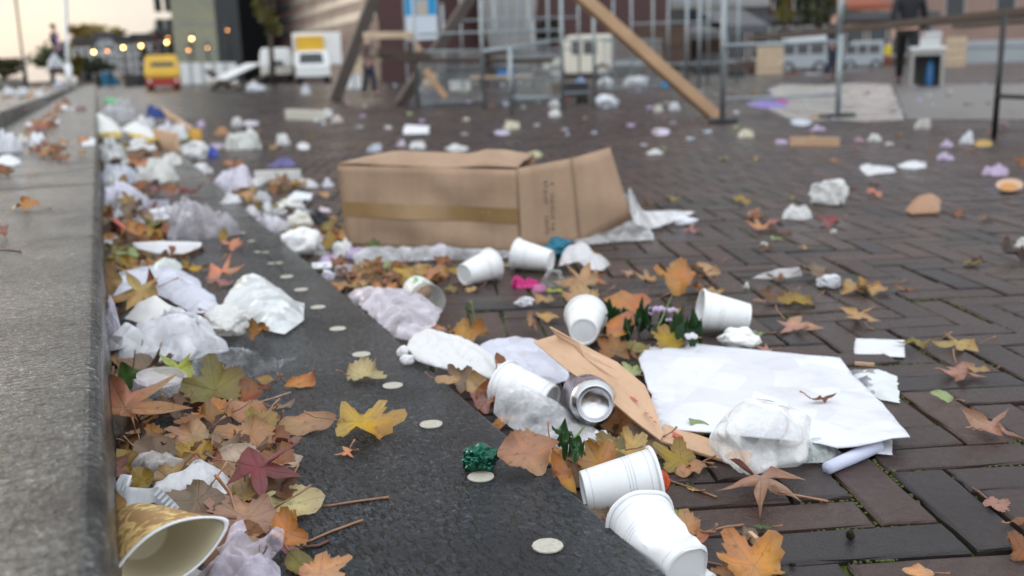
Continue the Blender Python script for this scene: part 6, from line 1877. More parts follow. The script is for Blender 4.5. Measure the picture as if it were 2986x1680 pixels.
for bx, lb, c, mt in [((300, 500, 372, 548), 'white bag heap in the drift right of the white tissue wad', (.84, .84, .86), 'film_white'), ((376, 498, 452, 540), 'bluish white tissue heap in front of the crumpled paper bag', (.76, .79, .87), 'tissue'),
        ((306, 440, 368, 486), 'white wad leaning on the grey white film heap', (.84, .84, .83), 'wad'), ((372, 404, 440, 444), 'white torn bag behind the grey white card strip', (.83, .83, .84), 'film_white'),
        ((396, 338, 452, 376), 'greyish white bag beside the royal blue bag', (.78, .79, .80), 'film_white'), ((470, 446, 532, 488), 'cream white bag left of the plump white bag', (.82, .80, .76), 'film_white'),
        ((352, 634, 436, 678), 'white film lying below the lilac paper wad', (.82, .82, .84), 'film_milky'), ((300, 690, 378, 732), 'white tissue scrap heap at the block left of the tray', (.83, .83, .85), 'tissue'),
        ((384, 758, 462, 798), 'white torn paper in the drift under the white tray', (.83, .83, .85), 'wad'), ((330, 750, 392, 786), 'pale lilac film scrap by the block above the bluish paper', (.78, .74, .83), 'film_milky'),
        ((640, 560, 706, 598), 'white torn bag on the step edge below the large lilac bag', (.83, .83, .84), 'film_white'), ((706, 600, 762, 636), 'white tissue on the step edge left of the ragged wad', (.84, .83, .84), 'tissue'),
        ((796, 640, 850, 690), 'white film crumple between film bag and round lid', (.82, .81, .84), 'film_milky'), ((560, 474, 622, 512), 'white paper crumple on the step edge below the plump bag', (.83, .83, .82), 'wad')]:
    x = (bx[0] + bx[2]) / 2
    lump('plastic_bag' if 'film' in mt else 'paper_wad', 'bag' if 'bag' in lb else ('film' if 'film' in lb else 'paper'), lb, bx, S_ if x < 600 + 1.1415 * (bx[3] - 510) - 20 else 0, c, mt, 'bag', .8, 4)
# ================================================================== BACKGROUND: stalls, vehicles, people, houses
plain('galvanised', (.27, .31, .325), .45, .6, .15, 12)
plain('old_wood', (.06, .045, .036), .7, 0, .3, 5, .3)
plain('dark_wood', (.055, .036, .026), .75, 0, .3, 5, .3)
plain('new_wood', (.46, .29, .165), .6, 0, .15, 5, .1)
plain('pale_wood', (.52, .40, .27), .65, 0, .15, 5, .1)
plain('rubber', (.012, .012, .013), .7, 0, .2)
plain('dark_glass', (.02, .025, .03), .08, 0, .1)
plain('white_paint', (.72, .73, .72), .3, 0, .05, 2)
plain('cream_paint', (.66, .62, .52), .3, 0, .05, 2)
plain('yellow_paint', (.62, .37, .02), .35, 0, .08, 2)
plain('red_paint', (.30, .025, .012), .4, 0, .1, 2)
plain('black_plastic', (.012, .013, .015), .45, 0, .1)
plain('blue_tarp', (.015, .12, .20), .5, 0, .25, 3, .4)
plain('red_brick', (.085, .022, .018), .8, 0, .2, .6)
plain('plum_panel', (.062, .022, .022), .6, 0, .15, .4)
plain('dusk_brick', (.16, .125, .105), .85, 0, .2, .5)
plain('slate', (.07, .07, .075), .6, 0, .2, .8)
plain('pink_render', (.30, .20, .165), .85, 0, .15, .4)
plain('grey_cladding', (.36, .39, .41), .45, 0, .12, .3)
plain('brown_front', (.09, .055, .04), .8, 0, .3, .6)
plain('orange_canvas', (.26, .065, .03), .7, 0, .1)
plain('concrete', (.34, .33, .31), .8, 0, .15, .5)
plain('dark_column', (.022, .026, .028), .4, 0, .15, .4)
t = NT('tower_glass'); p = t.obj(); n1 = t.noise(.35, 3, .6, p)
M['tower_glass'] = t.done(t.bsdf(t.mix(t.ramp(n1, .3, .7), (.30, .27, .17), (.20, .22, .17)), .12, .55, t.bump(n1, .3, .4), .8))
t = NT('lit_lamp'); e = t.n('Emission', Color=(1.0, .58, .18), Strength=13.0); M['lit_lamp'] = t.done(e.outputs[0])
t = NT('dim_lamp'); e = t.n('Emission', Color=(1.0, .42, .14), Strength=4.5); M['dim_lamp'] = t.done(e.outputs[0])
plain('cloth', (.5, .5, .5), .85, 0, .2, 20, .2, use_color=True)
t = NT('skin'); M['skin'] = t.done(t.bsdf(t.mix(t.noise(30, 2, .5, t.obj()), (.50, .28, .20), (.58, .34, .25)), .55))
t = NT('foliage'); c = oc(t); n1 = t.noise(.9, 3, .6, t.obj())
rr_ = t.n('HueSaturation', Color=c, Hue=t.ramp(n1, .3, .7, .47, .53), Value=t.ramp(n1, .3, .7, .6, 1.4))
M['foliage'] = t.done(t.mixs(.25, t.bsdf(rr_.outputs[0], .6), t.n('BsdfTranslucent', Color=rr_.outputs[0]).outputs[0]))
plain('bark', (.07, .05, .035), .9, 0, .3, 3, .3)

def hz(x): return 230 - .031 * (x - 279)          # row of the horizon
def rise(p, rows): return rows * mpp(p)
def foot(x, y): return at(x, y)
def beam(name, label, cat, base, top, w_, mat, key=None, d=None):
    a = at(*base); b = pt(top[0], top[1], a.y + (d or 0))
    ww = w_ * mpp(a)
    o = MB().bar(a, b, ww, ww).build(name, M[mat], None, False, .01, loc=a)
    place(o, label, cat, None, key, base)
    return o
beam('timber_beam', 'thick dark timber beam slanting up at the left of the stall frames', 'beam', (975, 292), (1150, -165), 34, 'old_wood', 'the left timber beam')
beam('timber_beam', 'thick dark timber beam slanting up past the red wall', 'beam', (1166, 306), (1500, -200), 30, 'old_wood', 'the right timber beam')
beam('timber_plank', 'long light plank slanting down to the foot of a steel post', 'plank', (2088, 342), (1590, -102), 34, 'new_wood', 'the slanting light plank')

# ---- steel stall frames
def frame_posts(name, label, posts, rails, boards, foots=(), key=None, xy=None):
    b0 = at(posts[0][0], posts[0][1])
    root = empty(name, b0); root['label'] = label; root['category'] = 'market stall'
    for x, y, ytop, w_ in posts:
        p = at(x, y); s = mpp(p)
        xt = x + (y - ytop) * (-.031 + (x - 1493) * 7.2e-5)
        h = (y - ytop) * s * 1.0
        MB().tube([p - b0, p - b0 + Vector((0, 0, h))], w_ * s / 2, 8).build('post', M['galvanised'], root, True)
    for (x0, y0, x1, y1, w_, ya, yb) in rails:
        a, b = pt(x0, y0, ya), pt(x1, y1, yb)
        MB().tube([a - b0, b - b0], w_ * mpp(a) / 2, 8).build('rail', M['galvanised'], root, True)
    for (x0, y0, x1, y1, ya, yb, th, dp, mt) in boards:
        a, b = pt(x0, y0, ya), pt(x1, y1, yb)
        MB().bar(a - b0, b - b0, dp, th).build('board', M[mt], root, False, .004)
    for x, y, w_ in foots:
        p = at(x, y); s = mpp(p) * w_
        MB().box((-s, -.06, .0), (s, .06, .035), Matrix.Translation(p - b0)).build('foot_plate', M['black_plastic'], root, False, .005)
    if key: LAND[key] = xy
    return root
frame_posts('market_stall', 'steel stall frame with dark table boards between the two timber beams and plank',
            [(1218, 312, -60, 9), (1412, 318, -60, 10), (1492, 331, 146, 12), (1642, 316, -60, 10), (1734, 312, -60, 10), (1300, 270, 20, 8), (1560, 262, 60, 8)],
            [(1495, 285, 1640, 286, 9, 10.6, 10.6), (1218, 100, 1640, 88, 7, 11.5, 11.5), (1410, 150, 1600, 126, 13, 10.6, 12.5), (1300, 205, 1640, 205, 6, 12.5, 12.5)],
            [(1090, 152, 1245, 170, 12.6, 12.6, .10, .4, 'dark_wood'), (1110, 176, 1600, 178, 12.6, 12.2, .05, .5, 'dark_wood'), (1060, 104, 1205, 102, 13.5, 13.5, .09, .05, 'pale_wood'), (1196, 98, 1225, 150, 13.2, 13.2, .07, .04, 'new_wood'), (1240, 205, 1300, 285, 12, 12, .08, .03, 'new_wood')],
            key='the middle stall frame', xy=(1480, 230))
frame_posts('market_stall', 'farther steel stall frame behind the one between the timber beams',
            [(1352, 262, -60, 6), (1448, 256, -60, 6), (1548, 252, -40, 6), (1602, 250, -60, 6), (1690, 250, -60, 6), (1790, 248, -60, 6)],
            [(1352, 60, 1690, 50, 5, 17, 17), (1352, 150, 1690, 142, 5, 17, 17), (1548, 120, 1790, 114, 5, 17.5, 17.5)],
            [(1352, 158, 1560, 156, 17.2, 17.2, .06, .5, 'old_wood'), (1380, 226, 1540, 224, 17.4, 17.4, .05, .4, 'pale_wood')], key='the farther stall frame', xy=(1500, 150))
frame_posts('market_stall', 'thin steel stall frame around the brown board stack',
            [(1842, 246, -60, 6), (1904, 244, -60, 6), (1948, 243, -60, 6), (2064, 240, -60, 6), (2150, 240, -40, 6)],
            [(1842, 70, 2150, 60, 5, 19, 19), (1842, 190, 2150, 182, 5, 19, 19)],
            [(1980, 196, 2150, 192, 19.2, 19.2, .05, .5, 'old_wood')], key='the thin stall frame', xy=(1990, 150))
A = at(2108, 357); B = at(2442, 342); Cc = at(2898, 404)
frame_posts('market_stall', 'steel stall frame with dark foot plates in front of the glare patch',
            [(2106, 356, -80, 17), (2442, 341, 108, 17), (2002, 250, -40, 9), (2038, 250, -40, 9)],
            [(2112, 134, 2440, 122, 12, A.y, B.y), (2112, 290, 2440, 276, 9, A.y + .6, B.y + .6), (2446, 110, 2458, -60, 17, B.y + .25, B.y + .25)],
            [], [(2096, 360, 52), (2440, 344, 52)], 'the right stall frame', (2270, 250))
def table():
    a, b = at(2200, 112, .74), at(2990, 36, .74)
    d = (b - a).normalized()
    b2 = b + d * 1.2
    root = empty('trestle_table', Cc); root['label'] = 'long dark table plank on steel legs at the right rim'; root['category'] = 'table'
    MB().bar(a - Cc, b2 - Cc, .22, .055).build('plank', M['dark_wood'], root, False, .006)
    n = Vector((-d.y, d.x, 0))
    a2 = at(2800, 76, .66); MB().bar(a2 - Cc, a2 + d * 1.6 - Cc, .12, .03).build('plank', M['old_wood'], root, False, .004)
    for q in (Cc, Cc + d * .1 + n * .9):
        MB().tube([q - Cc, q - Cc + Vector((.02, .01, .69))], .016, 8).build('leg', M['black_plastic'], root, True)
    MB().tube([Cc - Cc + Vector((0, 0, .24)), Cc - Cc + d * 1.4 + Vector((0, 0, .24))], .012, 8).build('rail', M['black_plastic'], root, True)
    LAND['the dark trestle table'] = (2900, 240)
table()
def crate():
    p = at(1676, 303); s = mpp(p)
    root = empty('black_crate', p); root['label'] = 'black plastic crate with a red spot standing under the stall frame'; root['category'] = 'crate'
    w_, h = 46 * s, 30 * s
    m = MB(); th = .012
    m.box((-w_, 0, .09), (w_, th, h * 2)); m.box((-w_, 2 * w_ * .6, .09), (w_, 2 * w_ * .6 + th, h * 2))
    m.box((-w_, th, .09), (-w_ + th, 2 * w_ * .6, h * 2)); m.box((w_ - th, th, .09), (w_, 2 * w_ * .6, h * 2)); m.box((-w_, th, .08), (w_, 2 * w_ * .6, .09))
    m.build('body', M['black_plastic'], root)
    MB().box((-w_ * 1.04, -.01, h * 1.0), (w_ * 1.04, -.001, h * 1.16)).build('handle_rail', M['galvanised'], root)
    MB().ball((-w_ * .55, -.012, h * .55), (.025, .01, .025)).build('red_knob', M['red_paint'], root, True)
    for sx in (-.8, .8):
        for sy in (.1, 1.0):
            MB().tube([(sx * w_ - .02, sy * w_, .045), (sx * w_ + .02, sy * w_, .045)], .045, 14).build('wheel', M['rubber'], root, True)
    lump('plastic_bag', 'bag', 'pale blue bag lying in the black crate', (1672, 226, 1712, 252), h * 1.6, (.30, .42, .62), 'film_white', 'bag', .8, 3)
    LAND['the black crate'] = (1676, 275)
crate()

# ---- vehicles
def wheel(root, c, r, w_=.2):
    t = MB().lathe([(r * .62, -w_/2), (r * .95, -w_/2), (r, -w_*.35), (r, w_*.35), (r * .95, w_/2), (r * .62, w_/2)], 24, Matrix.Translation(c) @ Matrix.Rotation(math.pi/2, 4, 'Y'))
    o = t.build('wheel', M['rubber'], root, True)
    MB().lathe([(0, -w_*.4), (r * .3, -w_*.42), (r * .64, -w_*.3)], 20, Matrix.Translation(c) @ Matrix.Rotation(math.pi/2, 4, 'Y')).build('rim', M['galvanised'], o, True)
    MB().lathe([(0, w_*.4), (r * .3, w_*.42), (r * .64, w_*.3)], 20, Matrix.Translation(c) @ Matrix.Rotation(math.pi/2, 4, 'Y')).build('rim', M['galvanised'], o, True)
def prism(prof, y0, y1):
    """side outline in (x, z) pulled along y"""
    n = len(prof)
    return MB().add([(x, y0, z) for x, z in prof] + [(x, y1, z) for x, z in prof], [tuple(range(n)), tuple(range(2*n-1, n-1, -1))] + [(i, n+i, n+(i+1) % n, (i+1) % n) for i in range(n)])
def front_van(name, label, box_, Y, upper, lower, roofsign=None, length=3.5, split=.42, glass=(.16, .84, .66, .78), key=None, cat='van'):
    """a vehicle seen end on: box_ is its outline in photograph pixels"""
    x0, y0, x1, y1 = box_
    xc = (x0 + x1) / 2
    p = pt(xc, y1, Y); s = mpp(p); W_ = (x1 - x0) * s / 2; H = (y1 - y0) * s
    p.z = p.z
    yaw = -math.atan2(p.x, p.y) * .9
    root = empty(name, p, yaw); root['label'] = label; root['category'] = cat
    g = H * .14
    def sec(z): return W_ * (1 if z < H * .55 else 1 - .16 * ((z - H * .55) / (H * .45)) ** 2)
    def shell(z0, z1, nm, mt):
        mb = MB(); rings = []
        zs = [z0 + (z1 - z0) * k / 6 for k in range(7)]
        for z in zs:
            ww = sec(z); yf = .0 + .35 * max(0, (z - H * .5) / (H * .5)) * W_
            rings.append([(-ww, yf + .06, z), (-ww * .86, yf, z), (ww * .86, yf, z), (ww, yf + .06, z), (ww, length, z), (-ww, length, z)])
        vs = [q for r in rings for q in r]
        fs = [(i*6+k, i*6+(k+1) % 6, (i+1)*6+(k+1) % 6, (i+1)*6+k) for i in range(6) for k in range(6)]
        fs += [(5, 4, 3, 2, 1, 0), tuple(36 + k for k in range(6))]
        mb.add(vs, fs); return mb.build(nm, mt, root, False, .03 * H)
    shell(g, H * split, 'lower_body', lower); shell(H * split + .003, H, 'upper_body', upper)
    gx0, gx1, gz0, gz1 = glass
    yf0 = .35 * max(0, (H * gz0 - H * .5) / (H * .5)) * W_ - .02; yf1 = .35 * max(0, (H * gz1 - H * .5) / (H * .5)) * W_ - .02
    MB().add([(-W_ + 2*W_*gx0, yf0, H*gz0), (-W_ + 2*W_*gx1, yf0, H*gz0), (-W_ + 2*W_*(gx1 - .03), yf1, H*gz1), (-W_ + 2*W_*(gx0 + .03), yf1, H*gz1)], [(0, 1, 2, 3)]).build('windscreen', M['dark_glass'], root)
    MB().box((-W_ * .98, -.07, g * .9), (W_ * .98, -.006, g * 1.5)).build('bumper', M['black_plastic'] if lower is not M['red_paint'] else M['red_paint'], root, False, .01)
    for sx in (-1, 1):
        MB().tube([(sx * W_ * .76, -.04, H * .27), (sx * W_ * .76, .0, H * .27)], H * .045, 14).build('headlight', M['white_paint'], root, True)
        for yy in (.35, length - .5): wheel(root, Vector((sx * W_ * .78, yy, g * 1.15)), g * 1.15, W_ * .3)
    if key: LAND[key] = (xc, (y0 + y1) / 2)
    return root, W_, H
front_van('yellow_truck', 'small yellow truck with a red lower body near the far end of the steps', (430, 163, 528, 264), 40.5, M['yellow_paint'], M['red_paint'], split=.36, glass=(.18, .86, .68, .80), key='the yellow truck', cat='truck')
# white box truck: cab, sign over the cab, box behind
def box_truck():
    r, W_, H = front_van('box_truck', 'white box truck with a yellow sign over its windscreen', (866, 150, 966, 243), 44, M['white_paint'], M['white_paint'], length=2.2, glass=(.12, .82, .62, .92), key='the white box truck', cat='truck')
    MB().box((-W_ * 1.06, 1.0, H * .55), (W_ * 1.75, 6.0, H * 1.57)).build('cargo_box', M['white_paint'], r, False, .04)
    MB().box((-W_ * .86, .55, H * .98), (W_ * .72, .98, H * 1.46)).build('roof_sign', M['yellow_paint'], r, False, .03)
    return r
box_truck()
front_van('white_van', 'white van parked left of the box truck', (764, 142, 858, 238), 48, M['white_paint'], M['cream_paint'], glass=(.36, .72, .46, .62), key='the white van by the box truck')
def side_van(name, label, box_, Y, mat, cat='van', wins=((.08, .30), (.36, .58), (.64, .9)), flat=None, key=None):
    x0, y0, x1, y1 = box_
    p = pt((x0 + x1) / 2, y1, Y); s = mpp(p); W_ = (x1 - x0) * s / 2; H = (y1 - y0) * s
    root = empty(name, p, -VIEW_YAW * .0 - math.atan2(p.x, p.y)); root['label'] = label; root['category'] = cat
    g = H * .16; D = W_ * .75
    if flat is None:
        prof = [(-W_, g), (W_, g), (W_, H * .94), (W_ * .96, H), (-W_ * .62, H), (-W_ * .72, H * .93), (-W_ * .88, H * .55), (-W_, H * .48)]
    else:
        prof = [(-W_, g), (W_ * flat, g), (W_ * flat, H), (-W_ * .3, H), (-W_ * .42, H * .94), (-W_ * .55, H * .52), (-W_, H * .42)]
    prism(prof, 0, D).build('body', mat, root, False, .03 * H)
    for a, b in wins:
        MB().box((-W_ + 2*W_*a, -.012, H * .58), (-W_ + 2*W_*b, -.002, H * .86)).build('window', M['slate'], root)
    for sx in (-.66, .66):
        for yy in (.1, D - .1): wheel(root, Vector((sx * W_ * (1 if flat is None else (1 if sx < 0 else .9)), yy, g * 1.1)), g * 1.25, .22)
    # wheels run along x here
    for o in root.children:
        if o.name.startswith('wheel'):
            c = sum((v.co for v in o.data.vertices), Vector()) / len(o.data.vertices)
            rm = Matrix.Translation(c) @ Matrix.Rotation(math.pi / 2, 4, 'Z') @ Matrix.Translation(-c)
            o.data.transform(rm)
            for q in o.children: q.data.transform(rm)
    MB().box((-W_ * 1.01, -.02, g * 1.0), (-W_ * .9, D + .02, g * 1.5)).build('bumper', M['black_plastic'], root)
    if key: LAND[key] = ((x0 + x1) / 2, (y0 + y1) / 2)
    return root, W_, H, D
r, W_, H, D = side_van('flatbed_truck', 'cream flatbed truck seen from its side behind the stall frame', (1588, 106, 1800, 236), 30, M['cream_paint'], 'truck', ((.38, .50), (.54, .72)), .85, 'the flatbed truck')
MB().box((W_ * .88, 0, H * .30), (W_ * 2.05, D, H * .42)).build('load_bed', M['galvanised'], r)
wheel(r, Vector((W_ * 1.5, .1, H * .17)), H * .19); 
def board_stack(label, x0, y0, x1, y1, Y, mat, n, cat='boards', key=None, name='board_stack'):
    p = pt((x0 + x1) / 2, y1, Y); s = mpp(p); W_ = (x1 - x0) * s / 2; H = (y1 - y0) * s
    root = empty(name, p, -math.atan2(p.x, p.y)); root['label'] = label; root['category'] = cat
    rr = random.Random(int(x0))
    for i in range(n):
        z0, z1 = H * i / n, H * (i + .9) / n
        j = rr.uniform(-.04, .04) * W_
        MB().box((-W_ + j, rr.uniform(-.03, .03), z0), (W_ + j, W_ * .9, z1)).build('board', M[mat], root)
    if key: LAND[key] = ((x0 + x1) / 2, (y0 + y1) / 2)
board_stack('tall stack of brown boards loaded on the flatbed truck', 1862, 78, 2012, 182, 30.4, 'brown_front', 9, key='the brown board stack')
board_stack('stack of pale boards by the dark shops right of the steel post', 2205, 130, 2282, 232, 26, 'pale_wood', 6, key='the pale board stack')
board_stack('pale boards standing right of the grey bin', 2756, 108, 2812, 206, 28, 'pale_wood', 4)
side_van('silver_van', 'silver grey van standing behind the glare patch', (2276, 118, 2410, 216), 29, M['grey_cladding'], key='the silver van')
side_van('parked_van', 'pale blue van behind the walking person in black', (2462, 122, 2570, 206), 33, M['grey_cladding'], key='the pale blue van')
side_van('parked_car', 'dark car right of the flatbed boards', (2020, 160, 2110, 232), 32, M['dark_column'], 'car')

# bin with bottles, heap of boards, tarp, fences
def grey_bin():
    p = at(2700, 252); s = mpp(p); W_ = 46 * s; H = 104 * s
    root = empty('waste_bin', p, -math.atan2(p.x, p.y)); root['label'] = 'open grey waste container with blue bottle right of the person in black'; root['category'] = 'container'
    m = MB(); m.box((-W_, 0, 0), (-W_ + .05, .7, H)); m.box((W_ - .05, 0, 0), (W_, .7, H)); m.box((-W_ + .05, .65, 0), (W_ - .05, .7, H)); m.box((-W_ + .05, 0, H - .08), (W_ - .05, .65, H))
    m.build('shell', M['concrete'], root)
    MB().box((-W_ * 1.05, -.02, H + .002), (W_ * 1.05, .74, H + .05)).build('lid', M['white_paint'], root)
    q = at(2696, 250); q.y -= .1
    o = MB().lathe([(0, 0), (.065, 0), (.07, .03), (.07, .30), (.03, .38), (.028, .44), (0, .44)], 18).build('water_bottle', plain('blue_plastic', (.06, .22, .50), .3), None, True)
    o.location = q; tag(o, 'large blue bottle standing in front of the grey container', 'bottle')
    MB_ = lump('plastic_box', 'box', 'small red box left of the large blue bottle', (2664, 222, 2688, 248), 0, (.30, .03, .03), 'card', 'facet', .8, 3)
    LAND['the grey container'] = (2700, 200)
grey_bin()
heap = []
for i, (x0, y0, x1, y1, w_, mt, lb) in enumerate([(616, 262, 742, 196, .22, 'old_wood', 'long grey board leaning low across the rubbish heap'),
        (640, 232, 738, 186, .5, 'white_paint', 'white panel leaning on top of the rubbish heap'), (612, 240, 700, 250, .3, 'pale_wood', 'pale board lying under the white panel on the heap'),
        (664, 268, 790, 214, .16, 'old_wood', 'second grey board crossing the rubbish heap'), (606, 206, 668, 256, .2, 'brown_front', 'brown board standing at the left end of the heap')]):
    a = at(x0, max(y0, 250)) if y0 > 248 else pt(x0, y0, 31.5); b = pt(x1, y1, 33 + i * .4)
    o = MB().bar(a, b, w_, .05).build('loose_board', M[mt], None, False, .01, loc=a); tag(o, lb, 'board')
LAND['the rubbish heap'] = (680, 235)
lump('plastic_bag', 'bag', 'white bag at the foot of the rubbish heap', (714, 236, 778, 266), 0, (.78, .80, .84), 'film_white', 'bag', .8, 4)
lump('plastic_bag', 'bag', 'white bag upright in front of the box truck', (878, 244, 908, 278), 0, (.78, .80, .86), 'film_white', 'bag', .8, 4)
lump('tarp', 'tarpaulin', 'teal blue tarpaulin bundle at the far end of the step', (296, 203, 352, 252), 0, (.012, .115, .19), 'cloth', 'bag', .8, 4)
LAND['the teal tarpaulin'] = (324, 228)
lump('waste_sack', 'sack', 'black rubbish sack at the far end of the stone steps', (240, 190, 274, 242), .3, (.012, .013, .016), 'film_white', 'soft', .9, 4)
o = MB().bar(pt(340, 206, 42), pt(362, 252, 42), .12, .05).build('loose_board', M['pale_wood'], None, loc=pt(362, 252, 42)); tag(o, 'pale board leaning beside the teal tarpaulin', 'board')
lump('waste_sack', 'sack', 'grey black sacks of rubbish right of the teal tarpaulin', (362, 214, 424, 256), 0, (.05, .055, .06), 'film_white', 'bag', .9, 4)
def panel_fence():
    root = empty('panel_fence', pt(530, 246, 52)); root['label'] = 'row of white fence panels between yellow truck and rubbish heap'; root['category'] = 'fence'
    for i in range(5):
        a = pt(526 + i * 34, 246, 52); b = pt(526 + i * 34 + 32, 246, 52); h = 62 * mpp(a)
        d = (b - a)
        MB().add([a - root.location, b - root.location, b + Vector((0, 0, h)) - root.location, a + Vector((0, 0, h)) - root.location] + [q + Vector((0, .05, 0)) - root.location for q in (a, b, b + Vector((0, 0, h)), a + Vector((0, 0, h)))],
                 [(0, 1, 2, 3), (7, 6, 5, 4), (0, 4, 5, 1), (1, 5, 6, 2), (2, 6, 7, 3), (3, 7, 4, 0)]).build('fence_panel', M['white_paint'], root)
        MB().tube([a - root.location + Vector((0, -.03, 0)), a - root.location + Vector((0, -.03, h + .05))], .04, 6).build('post', M['galvanised'], root)
    LAND['the white fence panels'] = (610, 215)
panel_fence()

# ---- people
def skin_mesh(name, joints, bones, mat, parent, color=None, sub=2):
    me = bpy.data.meshes.new(name)
    me.from_pydata([Vector(j[:3]) for j in joints], bones, [])
    o = bpy.data.objects.new(name, me); col.objects.link(o)
    o.modifiers.new('skin', 'SKIN').use_smooth_shade = True
    for i, v in enumerate(me.skin_vertices[0].data):
        v.radius = (joints[i][3], joints[i][4] if len(joints[i]) > 4 else joints[i][3])
        v.use_root = (i == 0)
    s = o.modifiers.new('sub', 'SUBSURF'); s.levels = 1; s.render_levels = sub
    me.materials.append(mat)
    if color: o.color = (*color, 1)
    if parent: o.parent = parent
    return o
def person(label, fx, fy, Hpx, Y, yaw, jacket, trousers, stride=.0, key=None, hair=(.02, .015, .012), armbend=.1, z0=None, bag=False):
    p = pt(fx, fy, Y); s = mpp(p); k = Hpx * s / 1.76
    root = empty('person', p, yaw); root['label'] = label; root['category'] = 'person'
    sx = stride
    J = [(0, 0, .95, .13, .10), (0, 0, 1.12, .14, .10), (0, .0, 1.32, .165, .11), (0, .0, 1.46, .07, .06), (0, -.01, 1.55, .055), (0, -.02, 1.63, .085, .095), (0, -.015, 1.71, .07, .08)]
    bones = [(0, 1), (1, 2), (2, 3), (3, 4), (4, 5), (5, 6)]
    for sd in (-1, 1):
        n = len(J)
        J += [(sd * .20, 0, 1.40, .06), (sd * .25, .02 + sd * sx * .12, 1.14, .046), (sd * .24, -.12 * armbend * 6 + sd * sx * .2, .92, .036), (sd * .235, -.12 * armbend * 7 + sd * sx * .22, .84, .034, .02), (sd * .23, -.12 * armbend * 7.4 + sd * sx * .23, .77, .022, .014)]
        bones += [(2, n), (n, n + 1), (n + 1, n + 2), (n + 2, n + 3), (n + 3, n + 4)]
        n = len(J)
        J += [(sd * .10, 0, .86, .09), (sd * .105, -.05 - sd * sx * .22, .49, .065), (sd * .105, .02 - sd * sx * .48, .10, .045), (sd * .11, -.10 - sd * sx * .5, .045, .04, .03)]
        bones += [(0, n), (n, n + 1), (n + 1, n + 2), (n + 2, n + 3)]
    body = skin_mesh('body', [(*[c * k for c in j[:3]], *[r * k for r in j[3:]]) for j in J], bones, M['skin'], root)
    e = .018
    def cloth(idx, name, colr, bn):
        rm = {a: i for i, a in enumerate(idx)}
        jj = [(*[c * k for c in J[a][:3]], *[(r + e) * k for r in J[a][3:]]) for a in idx]
        return skin_mesh(name, jj, [(rm[a], rm[b]) for a, b in bn], M['cloth'], root, colr)
    L, R_ = 7, 16          # first joint of each arm
    cloth([1, 2, 0, 3, 7, 8, 9, 16, 17, 18], 'jacket', jacket, [(1, 2), (1, 0), (2, 3), (2, 7), (7, 8), (8, 9), (2, 16), (16, 17), (17, 18)])
    cloth([0, 12, 13, 14, 21, 22, 23], 'trousers', trousers, [(0, 12), (12, 13), (13, 14), (0, 21), (21, 22), (22, 23)])
    for a in (14, 23):
        q = Vector(J[a][:3]) * k; m = MB()
        m.ball(q + Vector((0, -.07 * k, -.06 * k)), (.048 * k, .13 * k, .042 * k)); m.build('shoe', M['cloth'], root, True, color=(.03, .03, .03))
    m = MB().ball((0, .015 * k, 1.71 * k), (.098 * k, .11 * k, .085 * k)); m.build('hair', M['cloth'], root, True, color=hair)
    if bag:
        lump_o = lump('shopping_bag', 'bag', 'white carrier bag held by the person on the steps', (128, 354, 174, 398), 0, (.84, .85, .88), 'film_white', 'bag', .6, 4)
        q = p.copy(); hand = Matrix.Rotation(yaw, 3, 'Z') @ (Vector(J[11][:3]) * k)
        hb = max(v.co.z for v in lump_o.data.vertices)
        sc_ = (44 * s) / hb
        for v in lump_o.data.vertices: v.co *= sc_
        lump_o.location = q + hand + Vector((-.05, 0, -44 * s))
    if key: LAND[key] = (fx, fy - Hpx / 2)
    return root
person('person in a dark jacket with a lilac scarf and white bag standing on the steps', 172, 216, 140, 33, 1.2, (.02, .02, .025), (.03, .04, .06), .1, 'the person on the steps', bag=True)
o = MB().bar(pt(157, 96, 32.6), pt(178, 148, 32.6), .13, .05).build('scarf', M['cloth'], None, False, .02, color=(.50, .26, .48), loc=pt(157, 96, 32.6)); tag(o, 'lilac scarf hanging down the jacket of the person on the steps', 'scarf')
person('person in black walking past behind the dark table plank', 2640, 246, 296, 13.1, 2.4, (.012, .012, .018), (.006, .006, .008), .9, 'the person in black')
person('person in dark jeans standing behind the right stall frame', 2424, 232, 190, 19, .4, (.02, .022, .03), (.02, .025, .05), .15, 'the person in dark jeans')
person('person with bare arm and jeans behind the left timber beam', 1078, 282, 182, 15.5, .8, (.12, .08, .07), (.02, .03, .05), .25, 'the person by the beam')
person('distant worker in a yellow vest left of the person in black', 2586, 212, 92, 36, .2, (.62, .50, .02), (.20, .06, .05), .1, 'the worker in yellow')

# ---- posts and lamps
def slim_post(name, label, base, top, w0, w1, mat, Y, cat, blade=None, key=None):
    a, b = pt(base[0], base[1], Y), pt(top[0], top[1], Y)
    s = mpp(a)
    root = empty(name, a); root['label'] = label; root['category'] = cat
    MB().tube([Vector(), (b - a) * .25, b - a], [w0 * s / 2, w0 * s / 2 * .8, w1 * s / 2], 10).build('pole', M[mat], root, True)
    MB().tube([Vector((0, 0, -.3)), (b - a) * .12], w0 * s * .8, 10).build('base', M[mat], root, True)
    if blade:
        q = pt(*blade[:2], Y) - a; r_ = pt(*blade[2:], Y) - a
        MB().bar(q, r_, 9 * s, .04).build('sign_blade', M['galvanised'], root)
    if key: LAND[key] = base
    return root
slim_post('lamp_post', 'dark tilted lamp post at the far left', (72, 216), (36, -80), 8, 7, 'dark_column', 34, 'lamp post', key='the dark lamp post')
slim_post('sign_pole', 'white pole with a grey blade beside the person on the steps', (199, 222), (186, -70), 13, 9, 'white_paint', 30, 'pole', (197, 95, 194, -10), 'the white pole')
